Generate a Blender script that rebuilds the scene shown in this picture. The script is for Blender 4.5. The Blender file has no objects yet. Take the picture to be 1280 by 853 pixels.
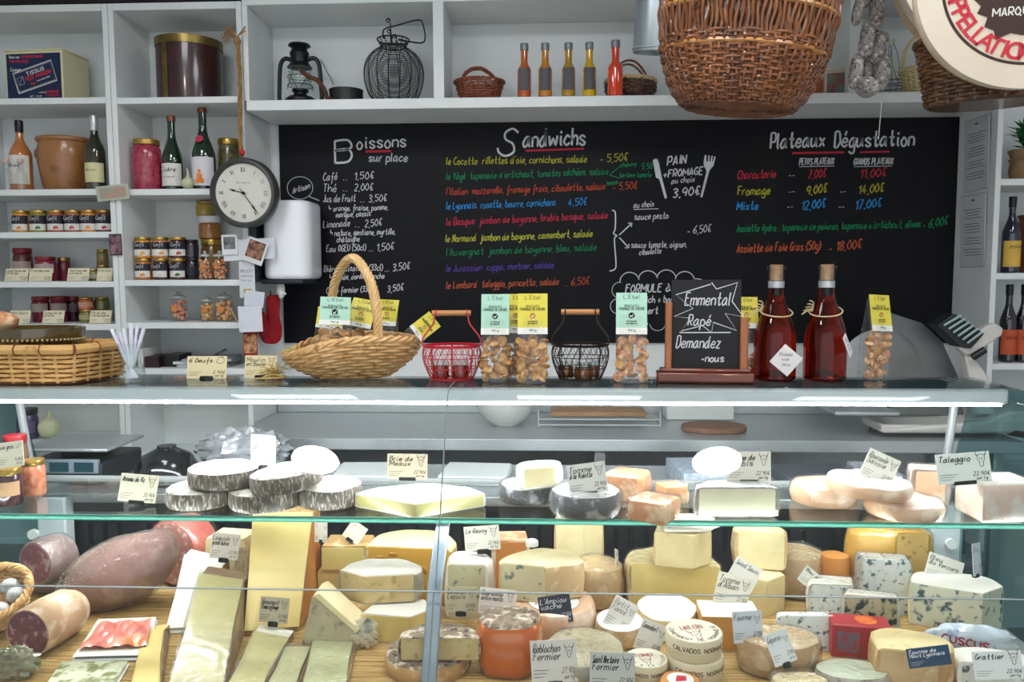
import bpy, bmesh, math, random
from mathutils import Vector, Matrix, noise
random.seed(7)
SC = bpy.context.scene
COL = SC.collection
R = math.radians
PI = math.pi
# ------------------------------------------------------------------ camera, world, exposure
CZ = 1.55
F = 1000.0
cam_d = bpy.data.cameras.new('camera')
cam_d.lens = 36.0 * F / 1280.0
cam_d.sensor_width = 36.0
cam_d.clip_start = 0.05
cam = bpy.data.objects.new('camera', cam_d)
COL.objects.link(cam)
CM = Matrix.Rotation(R(2.5), 3, 'Z') @ Matrix.Rotation(R(90 - 4.7), 3, 'X') @ Matrix.Rotation(R(-0.2), 3, 'Z')
cam.matrix_world = Matrix.Translation((0, 0, CZ)) @ CM.to_4x4()
SC.camera = cam
SC.view_settings.view_transform = 'Standard'
SC.view_settings.look = 'None'
SC.view_settings.exposure = 0.14
SC.view_settings.gamma = 1.0
SC.view_settings.use_curve_mapping = False
try:
    SC.cycles.transparent_max_bounces = 24
    SC.cycles.max_bounces = 10
    SC.cycles.sample_clamp_indirect = 6.0
except Exception:
    pass
WORLD = bpy.data.worlds.new('world')
SC.world = WORLD
WORLD.use_nodes = True
WORLD.node_tree.nodes['Background'].inputs[0].default_value = (0.92, 0.96, 1.0, 1)
WORLD.node_tree.nodes['Background'].inputs[1].default_value = 1.3
LAMP_POWER = 85.0       # emission of the round downlights
FILL_POWER = 13.0       # emission of the added ceiling fill panels
CASE_POWER = 43.0        # emission of the strip in the display case

SHELF_POWER = 22.0        # emission of the added fill strip under the glass shelf

# ------------------------------------------------------------------ pixel -> place (true distances)
def ray(px, py):
    return CM @ Vector(((px - 640.0) / F, -(py - 426.5) / F, -1.0))
def at(px, py, Y):
    d = ray(px, py)
    return Vector((0, 0, CZ)) + d * (Y / d.y)
def on(px, py, z):
    d = ray(px, py)
    return Vector((0, 0, CZ)) + d * ((z - CZ) / d.z)
def put(px, z, Y):
    d0 = CM @ Vector(((px - 640.0) / F, 0, -1.0)); d1 = CM @ Vector((0, -1.0 / F, 0))
    k = z - CZ
    b = (k * d0.y - Y * d0.z) / (Y * d1.z - k * d1.y)
    d = d0 + d1 * b
    return Vector((0, 0, CZ)) + d * (Y / d.y) + Vector((0, 0, 0.0006))
def S(Y):
    return Y / F

# ------------------------------------------------------------------ materials
def rgb(h):
    h = h.lstrip('#')
    o = []
    for i in (0, 2, 4):
        c = int(h[i:i + 2], 16) / 255.0
        o.append(c / 12.92 if c <= 0.04045 else ((c + 0.055) / 1.055) ** 2.4)
    return (o[0], o[1], o[2], 1.0)
MATS = {}
def M(name, base, base2=None, scale=8.0, rough=0.6, metal=0.0, bump=0.0, bscale=None, coat=0.0, spot=None, sscale=30.0, sthr=0.55, ssoft=0.06, trans=0.0, ior=1.45, stretch=None, spec=None, sss=0.0, detail=4.0, spot2=None, s2scale=80.0, s2thr=0.6):
    if name in MATS:
        return MATS[name]
    m = bpy.data.materials.new(name)
    m.use_nodes = True
    nt = m.node_tree
    N, L = nt.nodes, nt.links
    b = N['Principled BSDF']
    b.inputs['Roughness'].default_value = rough
    b.inputs['Metallic'].default_value = metal
    b.inputs['IOR'].default_value = ior
    if trans: b.inputs['Transmission Weight'].default_value = trans
    if coat:
        b.inputs['Coat Weight'].default_value = coat
        b.inputs['Coat Roughness'].default_value = 0.08
    if spec is not None: b.inputs['Specular IOR Level'].default_value = spec
    if sss:
        b.inputs['Subsurface Weight'].default_value = sss
        b.inputs['Subsurface Radius'].default_value = (0.02, 0.012, 0.006)
        b.inputs['Subsurface Scale'].default_value = 0.5
    tc = N.new('ShaderNodeTexCoord')
    vec = tc.outputs['Object']
    if stretch:
        mp = N.new('ShaderNodeMapping')
        mp.inputs['Scale'].default_value = stretch
        L.new(vec, mp.inputs['Vector'])
        vec = mp.outputs['Vector']
    def noise_n(s, d=4.0):
        n = N.new('ShaderNodeTexNoise')
        n.inputs['Scale'].default_value = s
        n.inputs['Detail'].default_value = d
        L.new(vec, n.inputs['Vector'])
        return n
    def mixc(fac, a, c2):
        mx = N.new('ShaderNodeMix'); mx.data_type = 'RGBA'
        L.new(fac, mx.inputs['Factor'])
        if isinstance(a, tuple): mx.inputs['A'].default_value = a
        else: L.new(a, mx.inputs['A'])
        mx.inputs['B'].default_value = c2
        return mx.outputs['Result']
    def thr(out, t, soft):
        mr = N.new('ShaderNodeMapRange')
        mr.inputs['From Min'].default_value = t - soft
        mr.inputs['From Max'].default_value = t + soft
        L.new(out, mr.inputs['Value'])
        return mr.outputs['Result']
    cur = rgb(base)
    if base2:
        n = noise_n(scale, detail)
        cur = mixc(thr(n.outputs['Fac'], 0.5, 0.16), cur, rgb(base2))
    if spot:
        n = noise_n(sscale, 3.0)
        cur = mixc(thr(n.outputs['Fac'], sthr, ssoft), cur, rgb(spot))
    if spot2:
        n = noise_n(s2scale, 2.0)
        cur = mixc(thr(n.outputs['Fac'], s2thr, 0.04), cur, rgb(spot2))
    if isinstance(cur, tuple): b.inputs['Base Color'].default_value = cur
    else: L.new(cur, b.inputs['Base Color'])
    if bump:
        n = noise_n(bscale or scale * 3, 5.0)
        bp = N.new('ShaderNodeBump')
        bp.inputs['Strength'].default_value = min(1.0, bump)
        bp.inputs['Distance'].default_value = 0.004
        L.new(n.outputs['Fac'], bp.inputs['Height'])
        L.new(bp.outputs['Normal'], b.inputs['Normal'])
    MATS[name] = m
    return m
def clear(name, tint='#ffffff', refl=0.08, rough=0.0, bump=0.0, bscale=30.0, fres=1.45, haze=0.0, hazecol='#ffffff'):
    """clear pane or film: sees through, mirrors by angle"""
    if name in MATS: return MATS[name]
    m = bpy.data.materials.new(name); m.use_nodes = True
    nt = m.node_tree; N, L = nt.nodes, nt.links
    N.remove(N['Principled BSDF'])
    out = N['Material Output']
    tr = N.new('ShaderNodeBsdfTransparent'); tr.inputs[0].default_value = rgb(tint)
    gl = N.new('ShaderNodeBsdfGlossy'); gl.inputs['Roughness'].default_value = rough
    fr = N.new('ShaderNodeLayerWeight'); fr.inputs['Blend'].default_value = 0.5
    pw = N.new('ShaderNodeMath'); pw.operation = 'POWER'; pw.inputs[1].default_value = 4.5
    L.new(fr.outputs['Facing'], pw.inputs[0])
    ad = N.new('ShaderNodeMath'); ad.operation = 'MULTIPLY_ADD'; ad.use_clamp = True
    ad.inputs[1].default_value = 0.8; ad.inputs[2].default_value = refl
    L.new(pw.outputs[0], ad.inputs[0])
    mx = N.new('ShaderNodeMixShader')
    L.new(ad.outputs[0], mx.inputs[0])
    base = tr.outputs[0]
    if haze:
        df = N.new('ShaderNodeBsdfDiffuse'); df.inputs[0].default_value = rgb(hazecol)
        mh = N.new('ShaderNodeMixShader'); mh.inputs[0].default_value = haze
        L.new(tr.outputs[0], mh.inputs[1]); L.new(df.outputs[0], mh.inputs[2])
        base = mh.outputs[0]
    L.new(base, mx.inputs[1]); L.new(gl.outputs[0], mx.inputs[2])
    if bump:
        tc = N.new('ShaderNodeTexCoord')
        n = N.new('ShaderNodeTexNoise'); n.inputs['Scale'].default_value = bscale; n.inputs['Detail'].default_value = 3
        n.inputs['Distortion'].default_value = 1.5
        L.new(tc.outputs['Object'], n.inputs['Vector'])
        bp = N.new('ShaderNodeBump'); bp.inputs['Strength'].default_value = bump; bp.inputs['Distance'].default_value = 0.01
        L.new(n.outputs['Fac'], bp.inputs['Height'])
        L.new(bp.outputs['Normal'], gl.inputs['Normal'])
        L.new(bp.outputs['Normal'], fr.inputs['Normal'])
    L.new(mx.outputs[0], out.inputs['Surface'])
    MATS[name] = m
    return m
def glow(name, c, power):
    if name in MATS: return MATS[name]
    m = bpy.data.materials.new(name); m.use_nodes = True
    b = m.node_tree.nodes['Principled BSDF']
    b.inputs['Base Color'].default_value = rgb(c)
    b.inputs['Emission Color'].default_value = rgb(c)
    b.inputs['Emission Strength'].default_value = power
    MATS[name] = m
    return m

# ------------------------------------------------------------------ mesh builder
class MB:
    def __init__(s):
        s.v = []; s.f = []; s.mi = []
    def add(s, vs, fs, m=0, T=None):
        o = len(s.v)
        for p in vs:
            p = Vector(p)
            s.v.append(T @ p if T is not None else p)
        for f in fs:
            s.f.append([i + o for i in f]); s.mi.append(m)
        return s
    def box(s, c, d, m=0, T=None):
        x, y, z = c; a, b, e = d[0] / 2, d[1] / 2, d[2] / 2
        vs = [(x - a, y - b, z - e), (x + a, y - b, z - e), (x + a, y + b, z - e), (x - a, y + b, z - e), (x - a, y - b, z + e), (x + a, y - b, z + e), (x + a, y + b, z + e), (x - a, y + b, z + e)]
        return s.hexa(vs, m, T)
    def hexa(s, vs, m=0, T=None):
        return s.add(vs, [(0, 3, 2, 1), (4, 5, 6, 7), (0, 1, 5, 4), (1, 2, 6, 5), (2, 3, 7, 6), (3, 0, 4, 7)], m, T)
    def span(s, a, b, m=0):
        return s.box([(a[i] + b[i]) / 2 for i in range(3)], [abs(b[i] - a[i]) for i in range(3)], m)
    def tube(s, pts, r, n=6, closed=False, m=0, T=None):
        pts = [Vector(p) for p in pts]; k = len(pts)
        rs = r if isinstance(r, (list, tuple)) else [r] * k
        tang = []
        for i in range(k):
            a = pts[i - 1] if (i or closed) else pts[0]
            b = pts[(i + 1) % k] if (i < k - 1 or closed) else pts[-1]
            t = b - a
            tang.append(t.normalized() if t.length > 1e-9 else Vector((0, 0, 1)))
        up = Vector((0, 0, 1)) if abs(tang[0].z) < 0.9 else Vector((1, 0, 0))
        nrm = (up - tang[0] * up.dot(tang[0])).normalized()
        vs = []
        for i in range(k):
            nrm = nrm - tang[i] * nrm.dot(tang[i])
            nrm = nrm.normalized() if nrm.length > 1e-6 else tang[i].orthogonal().normalized()
            bn = tang[i].cross(nrm)
            for j in range(n):
                a = 2 * PI * j / n
                vs.append(pts[i] + (nrm * math.cos(a) + bn * math.sin(a)) * rs[i])
        fs = []
        for i in range(k if closed else k - 1):
            a, b = i * n, ((i + 1) % k) * n
            for j in range(n):
                j2 = (j + 1) % n
                fs.append((a + j, a + j2, b + j2, b + j))
        if not closed:
            fs.append(tuple(range(n - 1, -1, -1))); fs.append(tuple(range((k - 1) * n, k * n)))
        return s.add(vs, fs, m, T)
    def lathe(s, prof, n=24, sx=1.0, sy=1.0, m=0, T=None, a0=0.0, a1=2 * PI):
        full = abs(a1 - a0 - 2 * PI) < 1e-6
        vs = []; rows = []; fs = []
        for r, z in prof:
            if r < 1e-6:
                rows.append([len(vs)]); vs.append((0, 0, z))
            else:
                row = []
                for j in range(n if full else n + 1):
                    a = a0 + (a1 - a0) * j / n
                    row.append(len(vs)); vs.append((r * sx * math.cos(a), r * sy * math.sin(a), z))
                rows.append(row)
        for A, B in zip(rows[:-1], rows[1:]):
            cnt = n if full else n
            for j in range(cnt):
                j2 = (j + 1) % n if full else j + 1
                if len(A) == 1 and len(B) == 1: continue
                if len(A) == 1: fs.append((A[0], B[j2], B[j]))
                elif len(B) == 1: fs.append((A[j], A[j2], B[0]))
                else: fs.append((A[j], A[j2], B[j2], B[j]))
        if full:
            if len(rows[0]) > 1: fs.append(tuple(reversed(rows[0])))
            if len(rows[-1]) > 1: fs.append(tuple(rows[-1]))
        return s.add(vs, fs, m, T)
    def prism(s, out, z0, z1, m=0, T=None):
        n = len(out)
        vs = [(x, y, z0) for x, y in out] + [(x, y, z1) for x, y in out]
        fs = [tuple(range(n - 1, -1, -1)), tuple(range(n, 2 * n))]
        for i in range(n):
            j = (i + 1) % n
            fs.append((i, j, n + j, n + i))
        return s.add(vs, fs, m, T)
    def plate(s, out, y0, y1, m=0, T=None):
        """outline in x,z pushed along y"""
        Q = Matrix(((1, 0, 0, 0), (0, 0, 1, 0), (0, 1, 0, 0), (0, 0, 0, 1)))
        return s.prism(out, y0, y1, m, (T @ Q) if T is not None else Q)
    def ribbon(s, pts, w, y=0.0, m=0, t=0.0006):
        """a flat stroke in x,z facing -y, a hair thick"""
        n = len(pts)
        if n < 2: return s
        L = []; Rr = []
        for i in range(n):
            a = pts[max(0, i - 1)]; b = pts[min(n - 1, i + 1)]
            dx, dz = b[0] - a[0], b[1] - a[1]; l = math.hypot(dx, dz) or 1e-9
            nx, nz = -dz / l * w / 2, dx / l * w / 2
            L.append((pts[i][0] + nx, y, pts[i][1] + nz)); Rr.append((pts[i][0] - nx, y, pts[i][1] - nz))
        vs = L + Rr
        fs = [(i, i + 1, n + i + 1, n + i) for i in range(n - 1)]
        return s.add(vs, fs, m)
    def build(s, name, mats, parent=None, smooth=True, bevel=0.0, seg=2, sub=0, loc=None, rot=None, wn=False, angle=35, fix=False):
        me = bpy.data.meshes.new(name)
        me.from_pydata([tuple(p) for p in s.v], [], s.f)
        for mm in (mats if isinstance(mats, (list, tuple)) else [mats]):
            me.materials.append(mm)
        me.polygons.foreach_set('material_index', s.mi)
        if fix:
            bm = bmesh.new(); bm.from_mesh(me)
            bmesh.ops.recalc_face_normals(bm, faces=bm.faces)
            bm.to_mesh(me); bm.free()
        if smooth:
            me.polygons.foreach_set('use_smooth', [True] * len(me.polygons))
            if not sub: me.set_sharp_from_angle(angle=R(angle))
        me.update()
        o = bpy.data.objects.new(name, me)
        COL.objects.link(o)
        if parent is not None: o.parent = parent
        if loc is not None: o.location = loc
        if rot is not None: o.rotation_euler = rot
        if bevel:
            b = o.modifiers.new('bevel', 'BEVEL'); b.width = bevel; b.segments = seg; b.limit_method = 'ANGLE'; b.angle_limit = R(35)
        if sub:
            d = o.modifiers.new('subdivision', 'SUBSURF'); d.levels = sub; d.render_levels = sub
        return o
def tag(o, label, cat, group=None, kind=None):
    o['label'] = label; o['category'] = cat
    if group: o['group'] = group
    if kind: o['kind'] = kind
    return o
def thing(name, label, cat, loc=(0, 0, 0), rot=(0, 0, 0), group=None):
    o = bpy.data.objects.new(name, None)
    COL.objects.link(o)
    o.empty_display_size = 0.05
    o.location = loc; o.rotation_euler = rot
    return tag(o, label, cat, group)
def struct(o):
    o['kind'] = 'structure'
    return o
def rrect(w, h, r, n=4, x=0.0, y=0.0):
    o = []
    for cx, cy, a in ((w / 2 - r, h / 2 - r, 0), (-w / 2 + r, h / 2 - r, 90), (-w / 2 + r, -h / 2 + r, 180), (w / 2 - r, -h / 2 + r, 270)):
        for k in range(n + 1):
            t = R(a + 90 * k / n)
            o.append((x + cx + r * math.cos(t), y + cy + r * math.sin(t)))
    return o
def arc(cx, cy, r, a0, a1, n, ry=None):
    ry = ry or r
    return [(cx + r * math.cos(R(a0 + (a1 - a0) * k / n)), cy + ry * math.sin(R(a0 + (a1 - a0) * k / n))) for k in range(n + 1)]
def smoothp(p, n=5, closed=False):
    k = len(p)
    if k < 3: return list(p)
    o = []
    rng = range(k) if closed else range(k - 1)
    D = len(p[0])
    for i in rng:
        if closed: a, b, c, d = p[(i - 1) % k], p[i], p[(i + 1) % k], p[(i + 2) % k]
        else: a, b, c, d = p[max(0, i - 1)], p[i], p[i + 1], p[min(k - 1, i + 2)]
        for j in range(n):
            t = j / n
            o.append(tuple(0.5 * (2 * b[q] + (c[q] - a[q]) * t + (2 * a[q] - 5 * b[q] + 4 * c[q] - d[q]) * t * t + (3 * b[q] - a[q] - 3 * c[q] + d[q]) * t ** 3) for q in range(D)))
    if not closed: o.append(tuple(p[-1]))
    return o

# ------------------------------------------------------------------ handwriting: one-stroke letters, x digit, y letter (d = baseline, h = x-height, k = cap)
GL = {
 'a': '4h2h0f0e1d3e4h 4h4e5d', 'b': '0k0d 0f2h4f3d1d0e', 'c': '4g2h0f0e2d4e', 'd': '4h2h0f0e1d3e4k 4k4e5d', 'e': '0f3f4g2h0f0e2d4e',
 'f': '4j3k2i2b1a 0g4g', 'g': '4h2h0f1d3e4h 4h4b2a0b', 'h': '0k0d 0f2h4g4d', 'i': '1h1e2d 1i1j', 'j': '2h2b1a0b 2i2j', 'k': '0k0d 3h0f4d',
 'l': '0k0e1d', 'm': '0h0d 0g2h3g3d 3g5h6g6d', 'n': '0h0d 0g2h4g4d', 'o': '2h0f1d3d4f2h', 'p': '0h0a 0g2h4f3d1d0e', 'q': '4h2h0f1d3e4h 4h4a',
 'r': '0h0d 0f2h3h', 's': '4g2h0g4e2d0e', 't': '2k2e3d4e 0h4h', 'u': '0h0e1d3e4h 4h4e5d', 'v': '0h2d4h', 'w': '0h1d3g5d6h', 'x': '0h4d 4h0d',
 'y': '0h0f2e4h 4h4b2a0b', 'z': '0h4h 4h0d 0d4d',
 'A': '0d2k 2k4d 1f4f', 'B': '0k0d 0k3k4i3h0h 0h3h4f3d0d', 'C': '4j2k0h0f2d4e', 'D': '0k0d 0k3k4h4f2d0d', 'E': '4k0k 0k0d 0d4d 0h3h', 'F': '4k0k 0k0d 0h3h',
 'G': '4j2k0h0f2d4e4g 4g2g', 'H': '0k0d 4k4d 0h4h', 'I': '1k1d', 'J': '3k3f1d0e', 'K': '0k0d 4k0g 0g4d', 'L': '0k0d 0d4d', 'M': '0d0k 0k3f 3f6k 6k6d',
 'N': '0d0k 0k4d 4d4k', 'O': '2k0h0f2d4f4h2k', 'P': '0k0d 0k3k4i3g0g', 'Q': '2k0h0f2d4f4h2k 3e5c', 'R': '0k0d 0k3k4i3g0g 1g4d', 'S': '4j2k0i4f2d0e', 'T': '0k4k 2k2d',
 'U': '0k0f2d4f4k', 'V': '0k2d 2d4k', 'W': '0k1d 1d3i 3i5d 5d6k', 'X': '0k4d 4k0d', 'Y': '0k2g 4k2g 2g2d', 'Z': '0k4k 4k0d 0d4d',
 '0': '2k0h0f2d4f4h2k', '1': '0i2k 2k2d', '2': '0j2k4i0d 0d4d', '3': '0j2k4i1h 1h4f2d0e', '4': '3k0f 0f5f 3h3d', '5': '4k0k 0k0h 0h3h4f2d0e', '6': '4k0g0e2d4e3g0f',
 '7': '0k4k 4k1d', '8': '2h0i2k4i2h0f2d4f2h', '9': '4i2k0i1g4h 4i3d', ',': '1d0c', '.': '0d1d', "'": '1k0j', '-': '0f3f', '+': '0f4f 2h2d', ':': '0g1g 0d1d', '(': '2k0h0f2c', ')': '0k2h2f0c',
 '/': '0d4k', '€': '4j2k1h1f2d4e 0g3g 0f3f', '>': '0k0g4g 4g3h 4g3f', '!': '0k0f 0d0e', '°': '1k0j1i2j1k', '*': '0f4j 4f0j 2j2f', '%': '0d4k',
}
ACC = {'é': ('e', '2i3k'), 'è': ('e', '3i1k'), 'à': ('a', '3i1k'), 'â': ('a', '1i2j3i'), 'ç': ('c', '2d3b1a'), 'ô': ('o', '1i2j3i'), 'É': ('E', '2k3l')}
def strokes(text):
    out = []; x = 0.0
    for ch in text:
        if ch == ' ':
            x += 3.6; continue
        g = GL.get(ch); extra = None
        if ch in ACC:
            b, extra = ACC[ch]; g = GL[b]
        if g is None: continue
        w = 0
        for st in (g + (' ' + extra if extra else '')).split():
            p = [(float(st[i]), float(ord(st[i + 1]) - 100)) for i in range(0, len(st), 2)]
            w = max(w, max(q[0] for q in p))
            out.append([(x + q[0], q[1]) for q in smoothp(p, 3)])
        x += w + 1.7
    return out, max(x - 1.7, 1.0)
def write(mb, text, x0, x1, zb, xh, w, y=0.0, slant=0.15, rise=0.0, m=0, jit=0.0):
    """text from x0 to x1 on the baseline zb with x-height xh (all local metres)"""
    st, W = strokes(text)
    kx = (x1 - x0) / W; kz = xh / 4.0
    for s in st:
        dz = random.uniform(-jit, jit) if jit else 0
        mb.ribbon([(x0 + p[0] * kx + p[1] * kz * slant, zb + p[1] * kz + dz + rise * p[0] / W) for p in s], w, y, m)
def write_w(text, xh):
    return strokes(text)[1] * xh / 4.0
# ------------------------------------------------------------------ common materials
m_white = M('white_paint', '#dfe3e2', '#d6dbdb', 3, 0.45)
m_wall = M('wall_plaster', '#dcdfdf', '#d3d7d8', 4, 0.7, bump=0.05, bscale=60)
m_ceil = M('ceiling_paint', '#d0d2d2', rough=0.8)
m_floor = M('floor_tile', '#8e8a84', '#7c7872', 5, 0.5)
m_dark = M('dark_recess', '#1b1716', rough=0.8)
m_steel = M('brushed_steel', '#c2c6c8', '#b0b5b8', 40, 0.35, 0.55, stretch=(1, 20, 20))
m_steel_d = M('dull_steel', '#8d9296', '#7d8288', 12, 0.42, 0.5)
m_blackp = M('black_plastic', '#101113', rough=0.35)
m_black = M('black_iron', '#141516', '#1d1e20', 30, 0.45, 0.3)
m_paper = M('white_paper', '#e6e6e4', '#dcdcda', 20, 0.8)
m_cream_card = M('cream_card', '#e3dbc6', '#dacfb6', 10, 0.7)
m_ink = M('black_ink', '#17161a', rough=0.8)
m_glass = clear('clear_glass', '#fbfdfc', 0.03, 0.0)
m_jarglass = clear('jar_glass', '#f8fbfa', 0.05, 0.02)
m_film = clear('clear_film', '#fdfdfc', 0.05, 0.10, bump=0.6, bscale=26, haze=0.02)
m_film2 = clear('wrinkled_film', '#fbfbfa', 0.09, 0.12, bump=1.0, bscale=38, haze=0.05)
m_edge = M('green_glass_edge', '#5fa08f', rough=0.15, trans=0.3)
m_gold = M('gold_lid', '#b99a55', '#a5853f', 30, 0.3, 0.85)
m_alu = M('grey_aluminium', '#98a4ae', '#8a96a1', 14, 0.35, 0.6)

# ------------------------------------------------------------------ room shell
YB, YS, XL, XR, ZC, YR = 3.5, 3.2, -2.7, 2.9, 2.92, -2.2
struct(MB().span((XL, YR, -0.1), (XR, YB + 0.1, 0)).build('floor', m_floor))
struct(MB().span((XL, YR, ZC), (XR, YB + 0.1, ZC + 0.1)).build('ceiling', m_ceil))
struct(MB().span((XL - 0.1, YR, 0), (XL, YB, ZC)).build('wall_left', m_wall))
struct(MB().span((XR, YR, 0), (XR + 0.1, YB, ZC)).build('wall_right', m_wall))
struct(MB().span((XL, YB, 0), (XR, YB + 0.1, ZC)).build('wall_back', m_wall))
struct(MB().span((XL, YB - 0.29, at(150, 3, YS).z + 0.004), (at(299, 3, YS).x, YB, ZC)).build('void_shade_1', m_dark))  # near-black block stands in for the shade of the void above the shelves

# ceiling lights: round spots, plus unseen flat panels added for soft fill
m_spot = glow('spot_glow', '#fff6ea', LAMP_POWER)
m_fill = glow('fill_glow', '#f4f8ff', FILL_POWER)
spots = [(0.877, 0.61, 'round ceiling downlight over the right half of the counter'), (-1.222, 0.60, 'round ceiling downlight over the left half of the counter'),
         ]
for i, (x, y, lb) in enumerate(spots):
    t = thing('ceiling_downlight', lb, 'ceiling light', (x, y, ZC), group='round ceiling downlights')
    MB().lathe([(0.145, -0.001), (0.145, -0.02), (0.128, -0.02), (0.128, -0.001)], 40).build('rim', m_white, t)
    MB().lathe([(0, -0.012), (0.126, -0.012), (0.126, -0.004), (0, -0.004)], 40).build('diffuser', m_spot, t)
for i, (x, y, lb) in enumerate([(-1.2, 1.6, 'added square fill panel on the left above the counter'), (0.15, 1.6, 'added square fill panel in the middle above the counter'), (1.45, 1.6, 'added square fill panel on the right above the counter'),
                                ]):
    t = thing('added_fill_panel', lb, 'ceiling light', (x, y, ZC), group='added square fill panels')
    MB().box((0, 0, -0.011), (0.62, 0.62, 0.02)).build('frame', m_white, t, bevel=0.003)
    MB().box((0, 0, -0.023), (0.58, 0.58, 0.004)).build('diffuser', m_fill, t)

# ------------------------------------------------------------------ shelving on the back wall
def px_x(px, py, Y=YS): return at(px, py, Y).x
def zf(px, py): return at(px, py, YS).z          # height of a front edge
xa0 = px_x(-60, 200); xab = px_x(142, 200); xb1 = px_x(307, 200)
PT = 0.022
def unit(name, label, x0, x1, ztop, zbot, shelves, thick=0.025, back=True):
    t = thing(name, label, 'shelf unit', ((x0 + x1) / 2, YS, zbot), group='white shelf units')
    o = Vector(t.location)
    def bx(a, b): return MB().span(Vector(a) - o, Vector(b) - o)
    bx((x0, YS, zbot), (x0 + PT, YB - 0.004, ztop)).build('side_panel', m_white, t, bevel=0.002)
    bx((x1 - PT, YS, zbot), (x1, YB - 0.004, ztop)).build('side_panel', m_white, t, bevel=0.002)
    bx((x0 + PT, YS, ztop - 0.028), (x1 - PT, YB - 0.004, ztop)).build('top_panel', m_white, t, bevel=0.002)
    if back: bx((x0 + PT, YB - 0.012, zbot), (x1 - PT, YB - 0.004, ztop - 0.028)).build('back_panel', m_white, t)
    for z in shelves:
        bx((x0 + PT, YS + 0.002, z - thick), (x1 - PT, YB - 0.012, z)).build('shelf', m_white, t, bevel=0.002)
    return t
ZA = [zf(70, y) for y in (122, 236.5, 290, 352, 405.5, 462)]
ZBs = [zf(225, y) for y in (121, 236, 350, 403.5, 461)]
ztopA = zf(200, 3)
unit('shelf_unit', 'tall white shelf unit at the far left holding jam jars and the crock', xa0, xab - 0.001, ztopA, 0.0, ZA + [0.858, 0.45])
unit('shelf_unit', 'tall white shelf unit left of the blackboard with the cider bottles and sweets jars', xab + 0.001, xb1, ztopA, 0.0, ZBs + [0.8, 0.45])
# right-hand unit
xr0 = px_x(1243, 250)
ZR = [zf(1265, y) for y in (223.5, 341.5, 455)]
unit('shelf_unit', 'white shelf unit at the right edge with bottles and a wrapped plant', xr0, xr0 + 0.62, 2.66, 0.0, ZR + [0.75])
# upper cubbies over the blackboard
ZU = zf(600, 122.5); xu0 = xb1 + 0.002; xu1 = xr0 - 0.002
t = thing('wall_cubby_shelf', 'long white cubby shelf above the blackboard holding the lantern and oil bottles', 'wall shelf', ((xu0 + xu1) / 2, YS, ZU), group='white shelf units')
o = Vector(t.location)
def ub(a, b, n, bev=0.002): MB().span(Vector(a) - o, Vector(b) - o).build(n, m_white, t, bevel=bev)
ub((xu0 + 0.012, YS - 0.012, ZU - 0.04), (xu1, YB - 0.004, ZU), 'shelf')
ub((xu0, YS, zf(600, -9)), (xu1, YB - 0.004, zf(600, 1)), 'top_panel')
ub((xu0, YS, ZU + 0.001), (xu0 + PT, YB - 0.004, zf(600, 1)), 'side_panel')
for px in (548, 1069): ub((px_x(px, 60) - 0.021, YS, ZU + 0.001), (px_x(px, 60) + 0.021, YB - 0.012, zf(600, 1)), 'divider')
ub((xu0 + PT, YB - 0.012, ZU), (xu1, YB - 0.004, zf(600, 1)), 'back_panel')

# ------------------------------------------------------------------ blackboard with its chalk writing
YK = YB - 0.012
bx0, bx1 = at(352, 300, YK).x, xr0 - 0.001
bz1, bz0 = ZU - 0.041, at(600, 429, YK).z
m_board = M('blackboard', '#090a0f', '#0c0d13', 6, 0.55, spec=0.22)
board = thing('menu_blackboard', 'wide black menu board on the back wall covered in coloured chalk writing', 'blackboard', ((bx0 + bx1) / 2, YK, bz0))
bo = Vector(board.location)
MB().span(Vector((bx0, YK, bz0)) - bo, Vector((bx1, YB - 0.001, bz1)) - bo).build('board_panel', m_board, board)
bpan = board.children[0]
CH = {'w': '#c4c5c9', 'r': '#a82838', 'y': '#a39d2c', 'g': '#127a4e', 'o': '#b04429', 'b': '#2a86c8', 'k': '#b42c44', 'l': '#b4b53c', 'p': '#563b96', 's': '#b85636', 'e': '#aab0b8'}
CHM = {k: M('chalk_' + k, v, rough=0.9) for k, v in CH.items()}
def bl(px, py):
    p = at(px, py, YK - 0.0006) - bo
    return (p.x, p.z)
YO = -0.0009
def chalk(text, x0, y0, x1, y1, xh, c, w=0.95, slant=0.12, part='chalk_lettering'):
    mb = MB()
    a, b = bl(x0, y0), bl(x1, y1)
    write(mb, text, a[0], b[0], a[1], xh * S(YK), w * S(YK), YO, slant, b[1] - a[1], jit=0.0015)
    return mb.build(part, CHM[c], bpan, smooth=False)
def line(pts, c, w=1.4, closed=False, sm=False, part='chalk_line'):
    p = [bl(*q) for q in pts]
    if sm: p = smoothp(p, 6)
    mb = MB().ribbon(p, w * S(YK), YO)
    return mb.build(part, CHM[c], bpan, smooth=False)
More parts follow.
